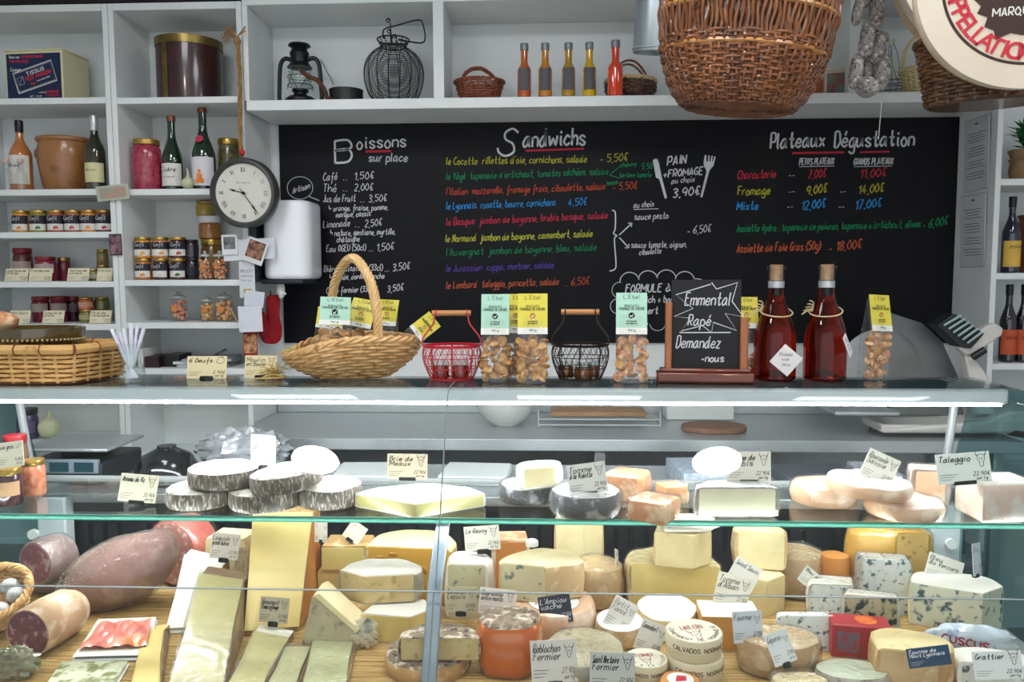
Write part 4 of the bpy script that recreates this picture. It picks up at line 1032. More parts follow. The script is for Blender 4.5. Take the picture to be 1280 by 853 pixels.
def rad_at(z):
    for (r1, z1), (r2, z2) in zip(pts_[:-1], pts_[1:]):
        if z1 <= z <= z2: return r1 + (r2 - r1) * (z - z1) / max(1e-6, z2 - z1)
    return pts_[-1][0]
while z < 0.262:
    mb.tube(ring(rad_at(z), z, 36), 0.0011, 4, True); z += 0.0062
mb.tube(ring(rad_at(0.2615), 0.262, 36), 0.0026, 6, True); mb.tube(ring(0.052, 0.235, 36), 0.0022, 6, True); mb.tube(ring(0.066, 0.002, 36), 0.0022, 6, True)
mb.build('wire_mesh', m_black, t)
mb = MB()
mb.tube(smoothp([(-0.03, -0.045, 0.255), (-0.03, -0.045, 0.29), (0.02, -0.045, 0.305), (0.105, -0.03, 0.33), (0.125, -0.02, 0.315), (0.128, -0.01, 0.25), (0.07, -0.045, 0.242), (0.03, -0.05, 0.25)], 4), 0.0032, 6)
for (x, z, q) in ((-0.012, 0.325, 1), (-0.008, 0.282, 1), (0.012, 0.262, 1)):
    mb.tube(smoothp([(x + 0.009 * q * math.cos(R(a)) * (1 - a / 900), -0.047, z + 0.009 * math.sin(R(a)) * (1 - a / 900)) for a in range(0, 520, 40)], 2), 0.0022, 5)
for q in ((-0.003, 0.318), (0.0, 0.278), (0.02, 0.258)): mb.tube([(q[0], -0.047, q[1]), (q[0] + 0.004, -0.05, 0.236)], 0.0022, 5)
mb.build('handle', m_black, t)
m_wick_r = M('wicker_red_brown', '#6e3520', '#8a4a2c', 26, 0.45, coat=0.3)
m_wick_d = M('wicker_dark', '#3c2417', '#5a3520', 26, 0.4, coat=0.4)
m_wick_b = M('wicker_brown', '#63371a', '#7f4d27', 12, 0.42, coat=0.35, spot='#43230f', sscale=30, sthr=0.62)
m_wick_p = M('wicker_pale', '#c9a877', '#d9bd90', 14, 0.55)
m_wick_c = M('wicker_cream', '#d6c38c', '#e2d3a4', 14, 0.55)
t = thing('wicker_basket', 'small red-brown wicker basket with a hoop handle between divider and oil bottles', 'basket', put(599.5, ZU_, YU))
rad = lambda u: 0.072 + 0.026 * u
wicker(t, rad, 0.086, 20, 9, 0.0042, m_wick_r, sx=1.0, sy=0.78, sides=5)
twisted(MB(), smoothp([(-0.075, 0, 0.085), (-0.055, 0, 0.128), (-0.02, 0, 0.145), (0.015, 0, 0.142), (0.05, 0, 0.118), (0.075, 0, 0.085)], 4), 0.0062, 3, 5).build('handle', m_wick_r, t)
oils = [(655.5, '#b5551c', 'amber-red', 'dark'), (681.5, '#b5781a', 'amber', 'dark'), (710.5, '#a8801c', 'dark golden', 'pale'), (736.5, '#c9a010', 'bright yellow', 'dark')]
lbs = ['amber-red oil bottle with grey label, nearest the small wicker basket', 'amber oil bottle with grey label, second along the cubby shelf', 'golden oil bottle with grey label, third along the cubby shelf', 'bright yellow oil bottle with grey label on the cubby shelf']
for (px, cc_, n_, q), lb in zip(oils, lbs):
    bottle('oil_bottle', lb, 'bottle', put(px, ZU_, 3.22), 8.4 * S(3.22), 65 * S(3.22), M('oil_' + cc_[1:], cc_, None, rough=0.05, coat=1.0), m_steel_d, '#565458', neck=0.5, shoulder=0.5, neck_top=0.66, pz=(0.12, 0.53), caph=0.13, capr=1.15, pw=48, group='oil bottles on the cubby shelf')
bottle('oil_bottle', 'bright orange-red sauce bottle in front of the small dark basket', 'bottle', put(769, ZU_, 3.22), 9.2 * S(3.22), 67 * S(3.22), M('oil_red', '#d2401c', rough=0.08, coat=1.0), m_steel_d, None, neck=0.5, shoulder=0.5, neck_top=0.66, caph=0.13, capr=1.15, group='oil bottles on the cubby shelf')
t = thing('wicker_basket', 'small dark round basket with crossed handles behind the orange-red bottle', 'basket', put(788, ZU_, 3.36))
rad = lambda u: 0.05 + 0.052 * math.sin(min(1, u * 1.3) * PI * 0.55)
wicker(t, rad, 0.086, 20, 11, 0.0042, m_wick_d, mat_rim=m_wick_p, sides=5)
for sg in (-1, 1):
    twisted(MB(), smoothp([(-0.09, 0.02 * sg, 0.085), (-0.045 , 0.03 * sg, 0.155), (0.0, 0.03 * sg, 0.168), (0.04, 0.03 * sg, 0.14), (0.075, 0.02 * sg, 0.085)], 4), 0.004, 3, 6).build('handle', m_wick_r, t)
def tin(lb, px, wpx, hpx, c1, c2_, Y=3.3, rot=0):
    s = S(Y)
    t = thing('biscuit_tin', lb, 'tin box', put(px, ZU_, Y), (0, 0, R(rot)), 'little tins on the cubby shelf')
    w, h = wpx * s, hpx * s
    MB().box((0, 0, h * 0.45), (w, w * 0.75, h * 0.9)).build('tin_body', M('ivory_tin', '#cfc6ae', rough=0.35), t, bevel=0.004)
    MB().box((0, -w * 0.375 - 0.0006, h * 0.45), (w * 0.78, 0.0008, h * 0.72)).build('picture_panel', M('tinpic_' + c1[1:], c1, c2_, 30, 0.4), t)
    MB().box((0, 0, h * 0.95), (w * 1.03, w * 0.78, h * 0.1)).build('lid', M('ivory_tin', ''), t, bevel=0.003)
tin('small red and orange tin half hidden behind the big wicker hamper', 1018, 19, 26, '#a8402a', '#c08858')
tin('ivory tin with red picture left of the dangling sausages', 1043, 26, 33, '#9a2c28', '#5d8a86', 3.28, -12)
t = thing('wire_egg_basket', 'grey wire hen-shaped egg basket behind the dangling sausages', 'wire basket', put(1112, ZU_, 3.40) + Vector((0, 0, 0.0015)))
t.scale = (0.6, 0.6, 1.0)
mb = MB(); m_gw = M('grey_wire', '#5a5f66', rough=0.4, metal=0.6)
for z in (0.004, 0.03, 0.06, 0.085): mb.tube(ring(0.07 + 0.03 * math.sin(z * 20), z, 32, 1, 0.7), 0.0018, 5, True)
for k in range(14):
    a = 2 * PI * k / 14
    mb.tube([((0.07 + 0.03 * math.sin(z * 20)) * math.cos(a), 0.7 * (0.07 + 0.03 * math.sin(z * 20)) * math.sin(a), z) for z in (0.004, 0.03, 0.06, 0.085)], 0.0014, 4)
mb.build('wire_mesh', m_gw, t)
mb = MB()
for dx in (-0.012, 0.012): mb.tube(smoothp([(0.0 + dx, 0, 0.085), (-0.01 + dx, 0, 0.17), (0.0 + dx, 0, 0.235), (0.03 + dx * 2, 0, 0.16), (0.05, 0, 0.085)], 4), 0.002, 5)
mb.build('neck_wires', m_gw, t)
for dx in (-0.015, 0.015): lump(MB(), (dx, 0, 0.245), 0.010, amp=0.02).build('knob', M('cream_bead', '#d8d0b8', rough=0.4), t)
t = thing('wicker_basket', 'cream wicker basket with a tall handle behind the hanging dark basket', 'basket', put(1158, ZU_, 3.30))
wicker(t, lambda u: 0.075 + 0.025 * u, 0.1, 24, 11, 0.0045, m_wick_c, sy=0.75, sides=5)
twisted(MB(), smoothp([(-0.098, 0, 0.1), (-0.088, 0, 0.18), (-0.05, 0, 0.235), (0.0, 0, 0.25), (0.05, 0, 0.235), (0.088, 0, 0.18), (0.098, 0, 0.1)], 4), 0.0055, 3, 6).build('handle', m_wick_c, t)

# ------------------------------------------------------------------ right-hand shelf unit and the sheets on its side
def side_sheet(lb, py0, py1, px0=1200, px1=1240, dx=0.0):
    X = xr0 - 0.0035 - dx
    y0, y1 = 3.245, 3.425
    z0 = at(1220, py1, 3.33).z; z1 = at(1220, py0, 3.33).z
    t = thing('notice_sheet', lb, 'notice', (X, (y0 + y1) / 2, z0), (0, R(-1.2), 0), 'notices in plastic sleeves on the shelf side')
    h = z1 - z0; w = y1 - y0
    MB().box((0, 0, h / 2), (0.0016, w, h)).build('paper', M('notice_paper', '#c9cbd0', '#bdbfc5', 6, 0.5), t)
    mb = MB()
    rr = random.Random(int(py0))
    z = h * 0.84
    for k in range(17):
        z -= h * 0.04
        if k in (4, 9, 13): continue
        mb.box((-0.0012, rr.uniform(-0.004, 0.004), z), (0.0006, w * rr.uniform(0.55, 0.78), h * 0.009))
    mb.box((-0.0012, 0, h * 0.93), (0.0006, w * 0.12, h * 0.025))
    mb.build('print', M('grey_print2', ''), t, smooth=False)
    MB().box((0.0016, 0.0, h / 2), (0.0008, w * 1.06, h * 1.03)).build('plastic_sleeve', M('sleeve_clear', '#b9bcc4', rough=0.2, coat=0.5), t)
    return t
side_sheet('printed notice in a plastic sleeve, upper one on the side of the right shelves', 148, 237)
side_sheet('printed notice in a plastic sleeve, lower one on the side of the right shelves', 244, 333, dx=0.001)
P = put(1281, ZR[0], 3.33)
t = thing('potted_fir', 'small green fir plant wrapped in brown kraft paper on the right shelf', 'potted plant', P)
rr = random.Random(5)
pts_ = []
m_kraft = M('kraft_paper', '#9a7a58', '#86684a', 20, 0.8, bump=0.3)
MB().lathe([(0, 0), (0.05, 0), (0.06, 0.04), (0.055, 0.1), (0.066, 0.125), (0.05, 0.118), (0, 0.1)], 20).build('kraft_wrap', m_kraft, t)
MB().tube(ring(0.059, 0.088, 24), 0.003, 5, True).build('twine', m_rope, t)
mb = MB()
for k in range(120):
    a = rr.uniform(0, 2 * PI); e = rr.uniform(0.1, 1.4); l = rr.uniform(0.05, 0.1)
    b_ = Vector((0, 0, 0.12 + 0.09 * rr.random())); d_ = Vector((math.cos(a) * math.cos(e), math.sin(a) * math.cos(e), math.sin(e) * 0.8))
    tip = b_ + d_ * l; sd = d_.cross(Vector((0, 0, 1))).normalized() * 0.011
    mid = b_ + d_ * l * 0.5
    mb.add([b_, mid + sd, tip, mid - sd], [(0, 1, 2, 3)])
mb.build('foliage', M('fir_green', '#1f5a34', '#2c7a44', 30, 0.6), t)
MB().tube([(0, 0, 0.1), (0, 0, 0.21)], 0.005, 6).build('stem', M('stem_brown', '#4a3524'), t)
m_navyb = M('bottle_navy', '#0d1330', '#0a0f26', 4, 0.08, coat=1)
bottle('liqueur_bottle', 'tall navy bottle with yellow label on the middle right shelf', 'bottle', put(1262, ZR[1], 3.27), 10 * s, 90 * s, m_navyb, m_blackp, '#cfa84a', neck=0.36, pz=(0.08, 0.42), text=[('BYRRH', 0.32, 0.006, 0.7)])
t = thing('stoneware_crock', 'glossy brown stoneware jug at the edge of the right shelf', 'crock', put(1288, ZR[1], 3.33))
MB().lathe([(0, 0), (0.05, 0), (0.056, 0.02), (0.056, 0.19), (0.05, 0.21), (0.056, 0.222), (0.056, 0.23), (0.048, 0.232), (0.044, 0.2), (0, 0.02)], 28).build('crock_body', M('stoneware_red', '#6e3a20', '#5d2f1a', 9, 0.25, coat=0.5), t)
t.delta_scale = (1, 1, 1)
for px, lb in ((1258, 'dark beer bottle with orange label, left of the pair on the lower right shelf'), (1277, 'dark beer bottle with orange label, right of the pair on the lower right shelf')):
    bottle('beer_bottle', lb, 'bottle', put(px, ZR[2], 3.27), 9.4 * s, 93 * s, M('bottle_black', '#0c0b12', rough=0.08, coat=1), m_blackp, '#b5502c', neck=0.38, shoulder=0.5, pz=(0.1, 0.42), group='dark beer bottles', text=[('BIERE', 0.3, 0.006, 0.7)])

# ------------------------------------------------------------------ hanging from the ceiling
t = thing('milk_can', 'shiny metal milk can hanging left of the big wicker hamper', 'metal can', at(826, 66, 2.76), (R(9), R(1.5), 0))
s = S(2.62)
MB().lathe([(0, 0.012), (0.085, 0.012), (0.088, 0), (0.092, 0), (0.093, 0.02), (0.0935, 0.36), (0.075, 0.40), (0.075, 0.45), (0, 0.45)], 48).build('can_body', M('zinc', '#b4bcc0', '#a2abb0', 9, 0.34, 0.75, stretch=(6, 6, 0.6)), t)
MB().tube(ring(0.0945, 0.012, 48), 0.003, 6, True).build('bottom_rim', m_steel, t)
MB().tube([(-0.075, 0, 0.43), (-0.05, 0, 0.54), (0, 0, 0.58), (0.05, 0, 0.54), (0.075, 0, 0.43)], 0.004, 6).build('bail', m_steel_d, t)
p = at(823, 69, 2.76)
MB().tube([(0, 0, 0.575), (0.0, 0.03, ZC - p.z)], 0.003, 5).build('hanging_cord', m_rope, t)
YH = 2.40; s = S(YH)
p = at(921, 138, YH)
t = thing('wicker_hamper', 'big red-brown wicker pannier hanging above the menu board', 'basket', p, (R(2), R(5), 0))
def rad(u):
    pr = [(0, .150), (0.05, .180), (0.12, .205), (0.25, .232), (0.4, .247), (0.6, .25), (1.0, .235)]
    for (a, b), (c_, d_) in zip(pr[:-1], pr[1:]):
        if a <= u <= c_: return b + (d_ - b) * (u - a) / (c_ - a)
    return pr[-1][1]
Hh = 0.62
# lower half: level weave; upper half: close upright canes
mb = MB(); nst = 34; spt = 4; m_ = nst * spt
for i in range(24):
    z = 0.004 + i * 0.0076
    pts = []
    for j in range(m_):
        a = 2 * PI * j / m_
        q = rad(z / Hh) + 0.0052 * math.cos(PI * j / spt + PI * i) + random.uniform(-0.0012, 0.0012)
        pts.append((q * math.cos(a), q * math.sin(a) * 0.8, z + random.uniform(-0.0015, 0.0015)))
    mb.tube(pts, 0.0047, 6, True)
mb.build('weave', m_wick_b, t)
mb = MB()
for j in range(112):
    a = 2 * PI * j / 112
    pts = []
    for k in range(41):
        u = 0.012 + 0.988 * k / 40
        q = rad(u) + (0.0066 if u < 0.3 else 0.004) * math.cos(PI * (k * (0.5 if u < 0.3 else 0.25)) + PI * j) + random.uniform(-0.001, 0.001)
        aa = a + 0.012 * math.sin(k * 1.1 + j)
        pts.append((q * math.cos(aa), q * math.sin(aa) * 0.8, u * Hh))
    mb.tube(pts, 0.0055, 5)
o_ = mb.build('upright_canes', m_wick_b, t)
mb = MB()
for z in (0.152, 0.26, 0.37, 0.48):
    mb.tube(ring(rad(z / Hh) - 0.001, z, 64, 1, 0.8), 0.0085, 7, True)
mb.build('bands', M('cane_light', '#a06a34', '#b58044', 10, 0.4, coat=0.3), t)
mb = MB()
for k in range(17): mb.tube(ring(0.012 + 0.0086 * k, 0.003 + 0.0012 * (k % 2), 20 + 3 * k, 1, 0.8), 0.0046, 6, True)
for k in range(24): mb.tube([(0.01 * math.cos(k * PI / 12), 0.008 * math.sin(k * PI / 12), 0.006), (0.15 * math.cos(k * PI / 12), 0.12 * math.sin(k * PI / 12), 0.006)], 0.004, 5)
mb.build('base', m_wick_b, t)
twisted(MB(), ring(rad(1), Hh, 72, 1, 0.8), 0.009, 3, 30).build('rim', m_wick_b, t)
twisted(MB(), smoothp([(-0.235, 0, Hh), (-0.2, 0, Hh + 0.12), (0, 0, Hh + 0.22), (0.2, 0, Hh + 0.12), (0.235, 0, Hh)], 6), 0.01, 4, 10).build('handle', m_wick_b, t)
# sausages on strings
YSA = 2.62; s = S(YSA)
m_sau = M('saucisson_skin', '#8b8580', '#a39e9a', 30, 0.85, bump=0.5, bscale=120, spot='#c9c6c4', sscale=70, sthr=0.55, spot2='#4f4644', s2scale=110, s2thr=0.62)
saus = [(1073, 12, 13, 38, 8), (1096, 12, 17, 52, -4), (1083, -4, 14, 26, 0), (1084, 50, 18, 44, 5), (1099, 60, 18, 40, 8), (1070, 90, 16, 42, 2), (1085, 85, 15, 34, -8), (1103, 92, 18, 44, 8), (1083, 109, 26, 22, 60)]
places = ['upper left, cut by the picture top', 'upper right, long one', 'top middle, mostly hidden', 'middle left', 'middle right', 'lower left', 'lower middle, behind the others', 'lower right, over the white string', 'bottom end, lying crosswise']
for (px, py, wp, hp, ro), lb in zip(saus, places):
    p = at(px, py, YSA + (0.03 if 'behind' in lb or 'hidden' in lb else 0.0) + random.uniform(-0.006, 0.006))
    mb = MB(); w, h = wp * s / 2, hp * s / 2
    pr = [(0, -h)] + [(w * (1 - abs(math.sin(R(a))) ** 4) ** 0.5 if abs(a) < 89 else 0.001, h * math.sin(R(a))) for a in range(-80, 81, 16)] + [(0, h)]
    vs0 = len(mb.v)
    mb.lathe(pr, 14)
    for v in mb.v:
        k = 1 + 0.10 * noise.noise(Vector((v.x * 40 + px, v.y * 40, v.z * 40)))
        v.x = v.x * k + 0.12 * w * math.sin(v.z / h * 1.6); v.y *= k
    o_ = mb.build('dry_sausage', m_sau, None, loc=p, rot=(0, R(ro), R(random.uniform(-20, 20))))
    tag(o_, 'grey dry sausage of the dangling bunch: ' + lb, 'sausage', 'dry sausages hanging from the ceiling')
p = at(1090, 6, YSA + 0.016)
t = thing('string', 'thin white string of the sausages dangling down to the board heading', 'string', p)
q0 = at(1104, 110, YSA + 0.012) - p; q1 = at(1101, 140, YSA) - p; q2 = at(1098, 175, YSA) - p
MB().tube(smoothp([tuple(q0), tuple(q1), tuple(q2)], 4), 0.0013, 5).build('loose_end', M('white_string', '#c9c6c0', rough=0.9), t)
MB().tube(smoothp([(0, 0.02, ZC - p.z), (0, 0.018, 0.02), tuple(at(1088, 60, YSA + 0.016) - p), tuple(q0)], 6), 0.0015, 5).build('hanging_cord', M('white_string', ''), t)
# dark basket and the cheese boxes at the top right
YD = 2.24; s = S(YD)
p = at(1232, 132, YD)
t = thing('wicker_basket', 'dark brown wicker basket hanging under the wooden cheese boxes', 'basket', p, (R(3), R(-2), 0))
rad = lambda u: 0.144 + 0.028 * u
wicker(t, rad, 0.165, 26, 17, 0.0058, M('wicker_walnut', '#38220f', '#6a4320', 22, 0.4, coat=0.5), sy=0.85, sides=6)
hl = smoothp([(-0.162, 0, 0.16), (-0.175, 0, 0.28), (-0.165, 0, 0.45), (0, 0, 0.62), (0.165, 0, 0.45), (0.17, 0, 0.3), (0.162, 0, 0.16)], 5)
MB().tube(hl, 0.0055, 7).build('handle', m_wick_d, t)
MB().tube([(0, 0, 0.61), (0, 0, ZC - p.z)], 0.003, 5).build('hanging_cord', m_rope, t)
m_pop = M('poplar_wood', '#d2bd9c', '#c6ad88', 6, 0.6, stretch=(1, 1, 12)); m_lid = M('lid_ivory', '#ddd2c0', '#d5c9b5', 5, 0.6)
def cheese_box(lb, P, r, d, rot, printed):
    t = thing('wooden_cheese_box', lb, 'cheese box', P, rot, 'round wooden cheese boxes hanging at the top right')
    T = Matrix.Rotation(R(90), 4, 'X')
    MB().lathe([(0, -d), (r, -d), (r, 0), (r * 0.985, 0.002), (0, 0.002)], 72, T=T).build('box_side', m_pop, t)
    MB().lathe([(r * 1.0, -d * 0.45), (r * 1.015, -d * 0.45), (r * 1.015, 0.003), (r * 0.985, 0.004), (0, 0.004)], 72, T=T).build('lid', m_lid, t)
    if printed:
        MB().tube(ring(r * 0.79, 0, 90), 0.0032, 4, True, T=T @ Matrix.Translation((0, 0, 0.0045)) @ Matrix.Diagonal((1, 1, 0.2, 1))).build('printed_ring', M('print_brown', '#3a2622', rough=0.7), t)
        cu = bpy.data.curves.new('t', 'FONT')
        for k, ch in enumerate('APPELLATION'):
            a = R(205 + (k - 2.0) * 7.7)
            cu2 = bpy.data.curves.new('letter', 'FONT'); cu2.body = ch; cu2.size = 0.052; cu2.align_x = 'CENTER'; cu2.extrude = 0.0004; cu2.offset = 0.0010
            ob = bpy.data.objects.new('tmp', cu2); me = bpy.data.meshes.new_from_object(ob)
            bpy.data.objects.remove(ob)
            me.materials.clear(); me.materials.append(M('print_red', '#c22a3a'))
            lo = bpy.data.objects.new('printed_letter', me); COL.objects.link(lo); lo.parent = t
            rr_ = r * 0.755
            lo.location = (rr_ * math.cos(a), -0.0052, rr_ * math.sin(a))
            lo.rotation_euler = (R(90), -(a + R(90)), 0)
        outl = [(0.0, 0.0), (0.03, 0.012), (0.055, 0.005), (0.075, 0.02), (0.085, 0.05), (0.11, 0.06), (0.1, 0.09), (0.07, 0.11), (0.02, 0.12), (-0.01, 0.1), (-0.03, 0.11), (-0.05, 0.09), (-0.035, 0.075), (-0.042, 0.06), (-0.02, 0.05), (-0.025, 0.03), (-0.005, 0.02)]
        MB().plate([(x - 0.075, z - 0.135) for x, z in outl], -0.0056, -0.0046).build('printed_map', M('print_brown', ''), t)
        mb = MB(); write(mb, 'MARQUE', -0.085, 0.0, -0.085, 0.010, 0.003, -0.0062, 0); mb.build('printed_word', M('label_white', '#d9d8d2'), t, smooth=False)
    return t
YX = 1.90; s = S(YX)
cheese_box('big round wooden cheese box printed APPELLATION in red, at the top right corner', at(1297, -33, YX), 0.243, 0.07, (R(7), R(0), R(-13)), True)
cheese_box('plain round wooden cheese box behind the printed one', at(1257, -58, 2.45), 0.290, 0.09, (R(-4), 0, R(-6)), False)
t = thing('ceiling_hook', 'dark cord holding the printed wooden cheese box', 'cord', at(1297, -150, YX + 0.03)); MB().tube([(0, 0, -0.02), (0, 0.02, ZC - at(1297, -150, YX + .03).z)], 0.003, 5).build('cord_strand', m_rope, t)
# ------------------------------------------------------------------ things on the glass counter top
ZT = ZL - 0.003 + 0.0006
m_bamb = M('split_bamboo', '#b98a4e', '#cda468', 9, 0.5, coat=0.2, spot='#8f6030', sscale=26, sthr=0.64)
m_bamb_d = M('bamboo_dark', '#6a3a20', '#7d4a2a', 20, 0.6)
# bamboo tray
oc = Vector((-1.49, 2.21, ZT))
t = thing('bamboo_tray', 'rectangular split-bamboo tray basket at the left end of the counter top', 'basket', oc)
plan = [(-1.76, 2.085), (-1.286, 2.095), (-1.23, 2.275), (-1.74, 2.33)]
plan = [(x - oc.x, y - oc.y) for x, y in plan]
def along(plan, n, off=0.0, r=0.02):
    # points round the outline with soft corners, pushed outward by off
    P_ = []
    k = len(plan)
    for i in range(k):
        a, b, c_ = Vector(plan[i - 1]), Vector(plan[i]), Vector(plan[(i + 1) % k])
        d1 = (a - b).normalized(); d2 = (c_ - b).normalized()
        P_ += [b + d1 * r, b + (d1 + d2) * r * 0.28, b + d2 * r]
    L_ = [0.0]
    for i in range(len(P_)): L_.append(L_[-1] + (P_[(i + 1) % len(P_)] - P_[i]).length)
    res = []
    for q in range(n):
        d = L_[-1] * q / n
        i = max(j for j in range(len(P_)) if L_[j] <= d + 1e-9)
        a, b = P_[i], P_[(i + 1) % len(P_)]
        tdir = (b - a).normalized(); p = a + tdir * (d - L_[i]); nn = Vector((tdir.y, -tdir.x))
        res.append((p, nn))
    return res
hT = 0.098
for i in range(6):
    z = 0.012 + i * 0.0125
    pts = []
    n = 136
    for q, (p, nn) in enumerate(along(plan, n)):
        o_ = 0.003 * math.cos(PI * q / 4 + PI * i) + 0.012 * z / hT
        pts.append((p.x + nn.x * o_, p.y + nn.y * o_, z))
    T = Matrix.Identity(4)
    mb = MB(); mb.tube(pts, 0.0052, 6, True)
    mb.build('bamboo_band', m_bamb, t)
mb = MB()
for q, (p, nn) in enumerate(along(plan, 34)):
    mb.tube([(p.x, p.y, 0.004), (p.x + nn.x * 0.012, p.y + nn.y * 0.012, hT)], 0.0048, 5)
mb.build('stakes', m_bamb, t)
inner = [(p.x - nn.x * 0.006, p.y - nn.y * 0.006) for p, nn in along(plan, 60)]
mb = MB()
mb.prism(inner, 0.0, 0.006)
n = len(inner)
outv = [(x * 1.0, y * 1.0, 0.004) for x, y in inner] + [(x * 1.01, y * 1.01, hT - 0.01) for x, y in inner]
mb.add(outv, [(i, (i + 1) % n, n + (i + 1) % n, n + i) for i in range(n)])
mb.build('lining', m_bamb_d, t, smooth=False)
mb = MB(); mt = MB()
seg_ = along(plan, 120)
for g in range(20):
    pts = [(seg_[(g * 6 + k) % 120][0].x + seg_[(g * 6 + k) % 120][1].x * 0.013, seg_[(g * 6 + k) % 120][0].y + seg_[(g * 6 + k) % 120][1].y * 0.013, hT - 0.003) for k in range(7)]
    mb.tube(pts, 0.0135, 8)
    p = pts[0]
    mt.tube(ring(0.0148, 0, 14), 0.0022, 4, True, T=Matrix.Translation(p) @ Vector((pts[1][0] - p[0], pts[1][1] - p[1], 0)).to_track_quat('Z', 'Y').to_matrix().to_4x4())
mb.build('rim', m_bamb, t); mt.build('rim_ties', m_bamb_d, t)
m_amber = clear('amber_glass', '#b0905a', 0.06, 0.02)
P = Vector((-1.475, 2.215, ZT + 0.0995 + 0.012))
t = thing('glass_dish', 'brown glass dish with a beaded rim resting on the bamboo tray', 'dish', P)
MB().lathe([(0, 0), (0.14, 0), (0.152, 0.006), (0.157, 0.036), (0.153, 0.037), (0.146, 0.010), (0, 0.006)], 56, 1, 0.62).build('dish_body', M('brown_glass', '#6d5a34', '#5a4a2a', 6, 0.08, coat=1, trans=0.35), t)
mb = MB()
for k in range(72):
    a = 2 * PI * k / 72
    lump(mb, (0.152 * math.cos(a), 0.152 * 0.62 * math.sin(a), 0.004), 0.0042, amp=0, nu=6, nv=4)
o_ = mb.build('beading', M('bead_glass', '#a59468', rough=0.1, coat=1), t); o_['kind'] = 'stuff'
P = put(2, ZT + 0.1335, 2.21)
t = thing('bread_loaf', 'crusty pink-brown end of a loaf lying on the brown glass dish', 'bread', P)
lump(MB(), (-0.02, 0, 0.03), 0.055, 1.2, 0.9, 0.56, 0.12, 2.4, 22, 14, seed=2).build('loaf', M('bread_crust', '#c08a62', '#a96e48', 18, 0.8, bump=0.5, spot='#d9b894', sscale=24), t)
# straws in a glass
P = on(165, 477, ZT)
t = thing('glass_jar', 'small clear bulb-shaped glass holding white straws beside the bamboo tray', 'glass jar', P)
MB().lathe([(0, 0.0), (0.028, 0), (0.034, 0.006), (0.036, 0.025), (0.03, 0.045), (0.026, 0.056), (0.031, 0.085), (0.034, 0.108), (0.032, 0.108), (0.0285, 0.085), (0.024, 0.056), (0.028, 0.044), (0.033, 0.025), (0.031, 0.009), (0, 0.007)], 32).build('glass', m_jarglass, t, fix=True)
rr = random.Random(11)
hx = [(-0.052, 0.0, 0.145), (-0.036, 0.012, 0.135), (-0.014, -0.008, 0.15), (-0.004, 0.014, 0.158), (0.008, -0.006, 0.16), (0.018, 0.008, 0.156), (0.04, 0.0, 0.148)]
wh = ['far left, leaning most to the left', 'second from the left', 'third from the left', 'fourth from the left', 'middle right', 'second from the right', 'far right, leaning to the right']
for k, (x, y, z) in enumerate(hx):
    b_ = Vector((-x * 0.3, -y * 0.3, 0.009))
    ang = k
    o_ = MB().tube([tuple(b_), (x * 0.28, y * 0.28, 0.06), (x, y, z)], 0.0052, 10).build('drinking_straw', M('white_straw', '#d5d7e4', rough=0.35), None, loc=P)
    tag(o_, 'white drinking straw in the small glass, ' + wh[k], 'straw', 'white straws in the small glass')
# two price cards lying against the back on black clips
card('tan price card with an egg doodle, left of the pair on the counter top', on(258, 473.5, ZT), 51 * .00222, 29 * .00222, ['6 Oeufs'], (R(-12), 0, R(2)), '#d6c9a0', 'oval', 'egg', 'price cards on the counter top', 'price_card', '2,90€')
card('tan price card with a doodle right of the egg card on the counter top', on(325, 472.5, ZT), 43 * .00222, 29 * .00222, ['Moulin', 'en Boule'], (R(-12), 0, R(-4)), '#d6c9a0', 'oval', 'cow', 'price cards on the counter top', 'price_card', '3,50€')

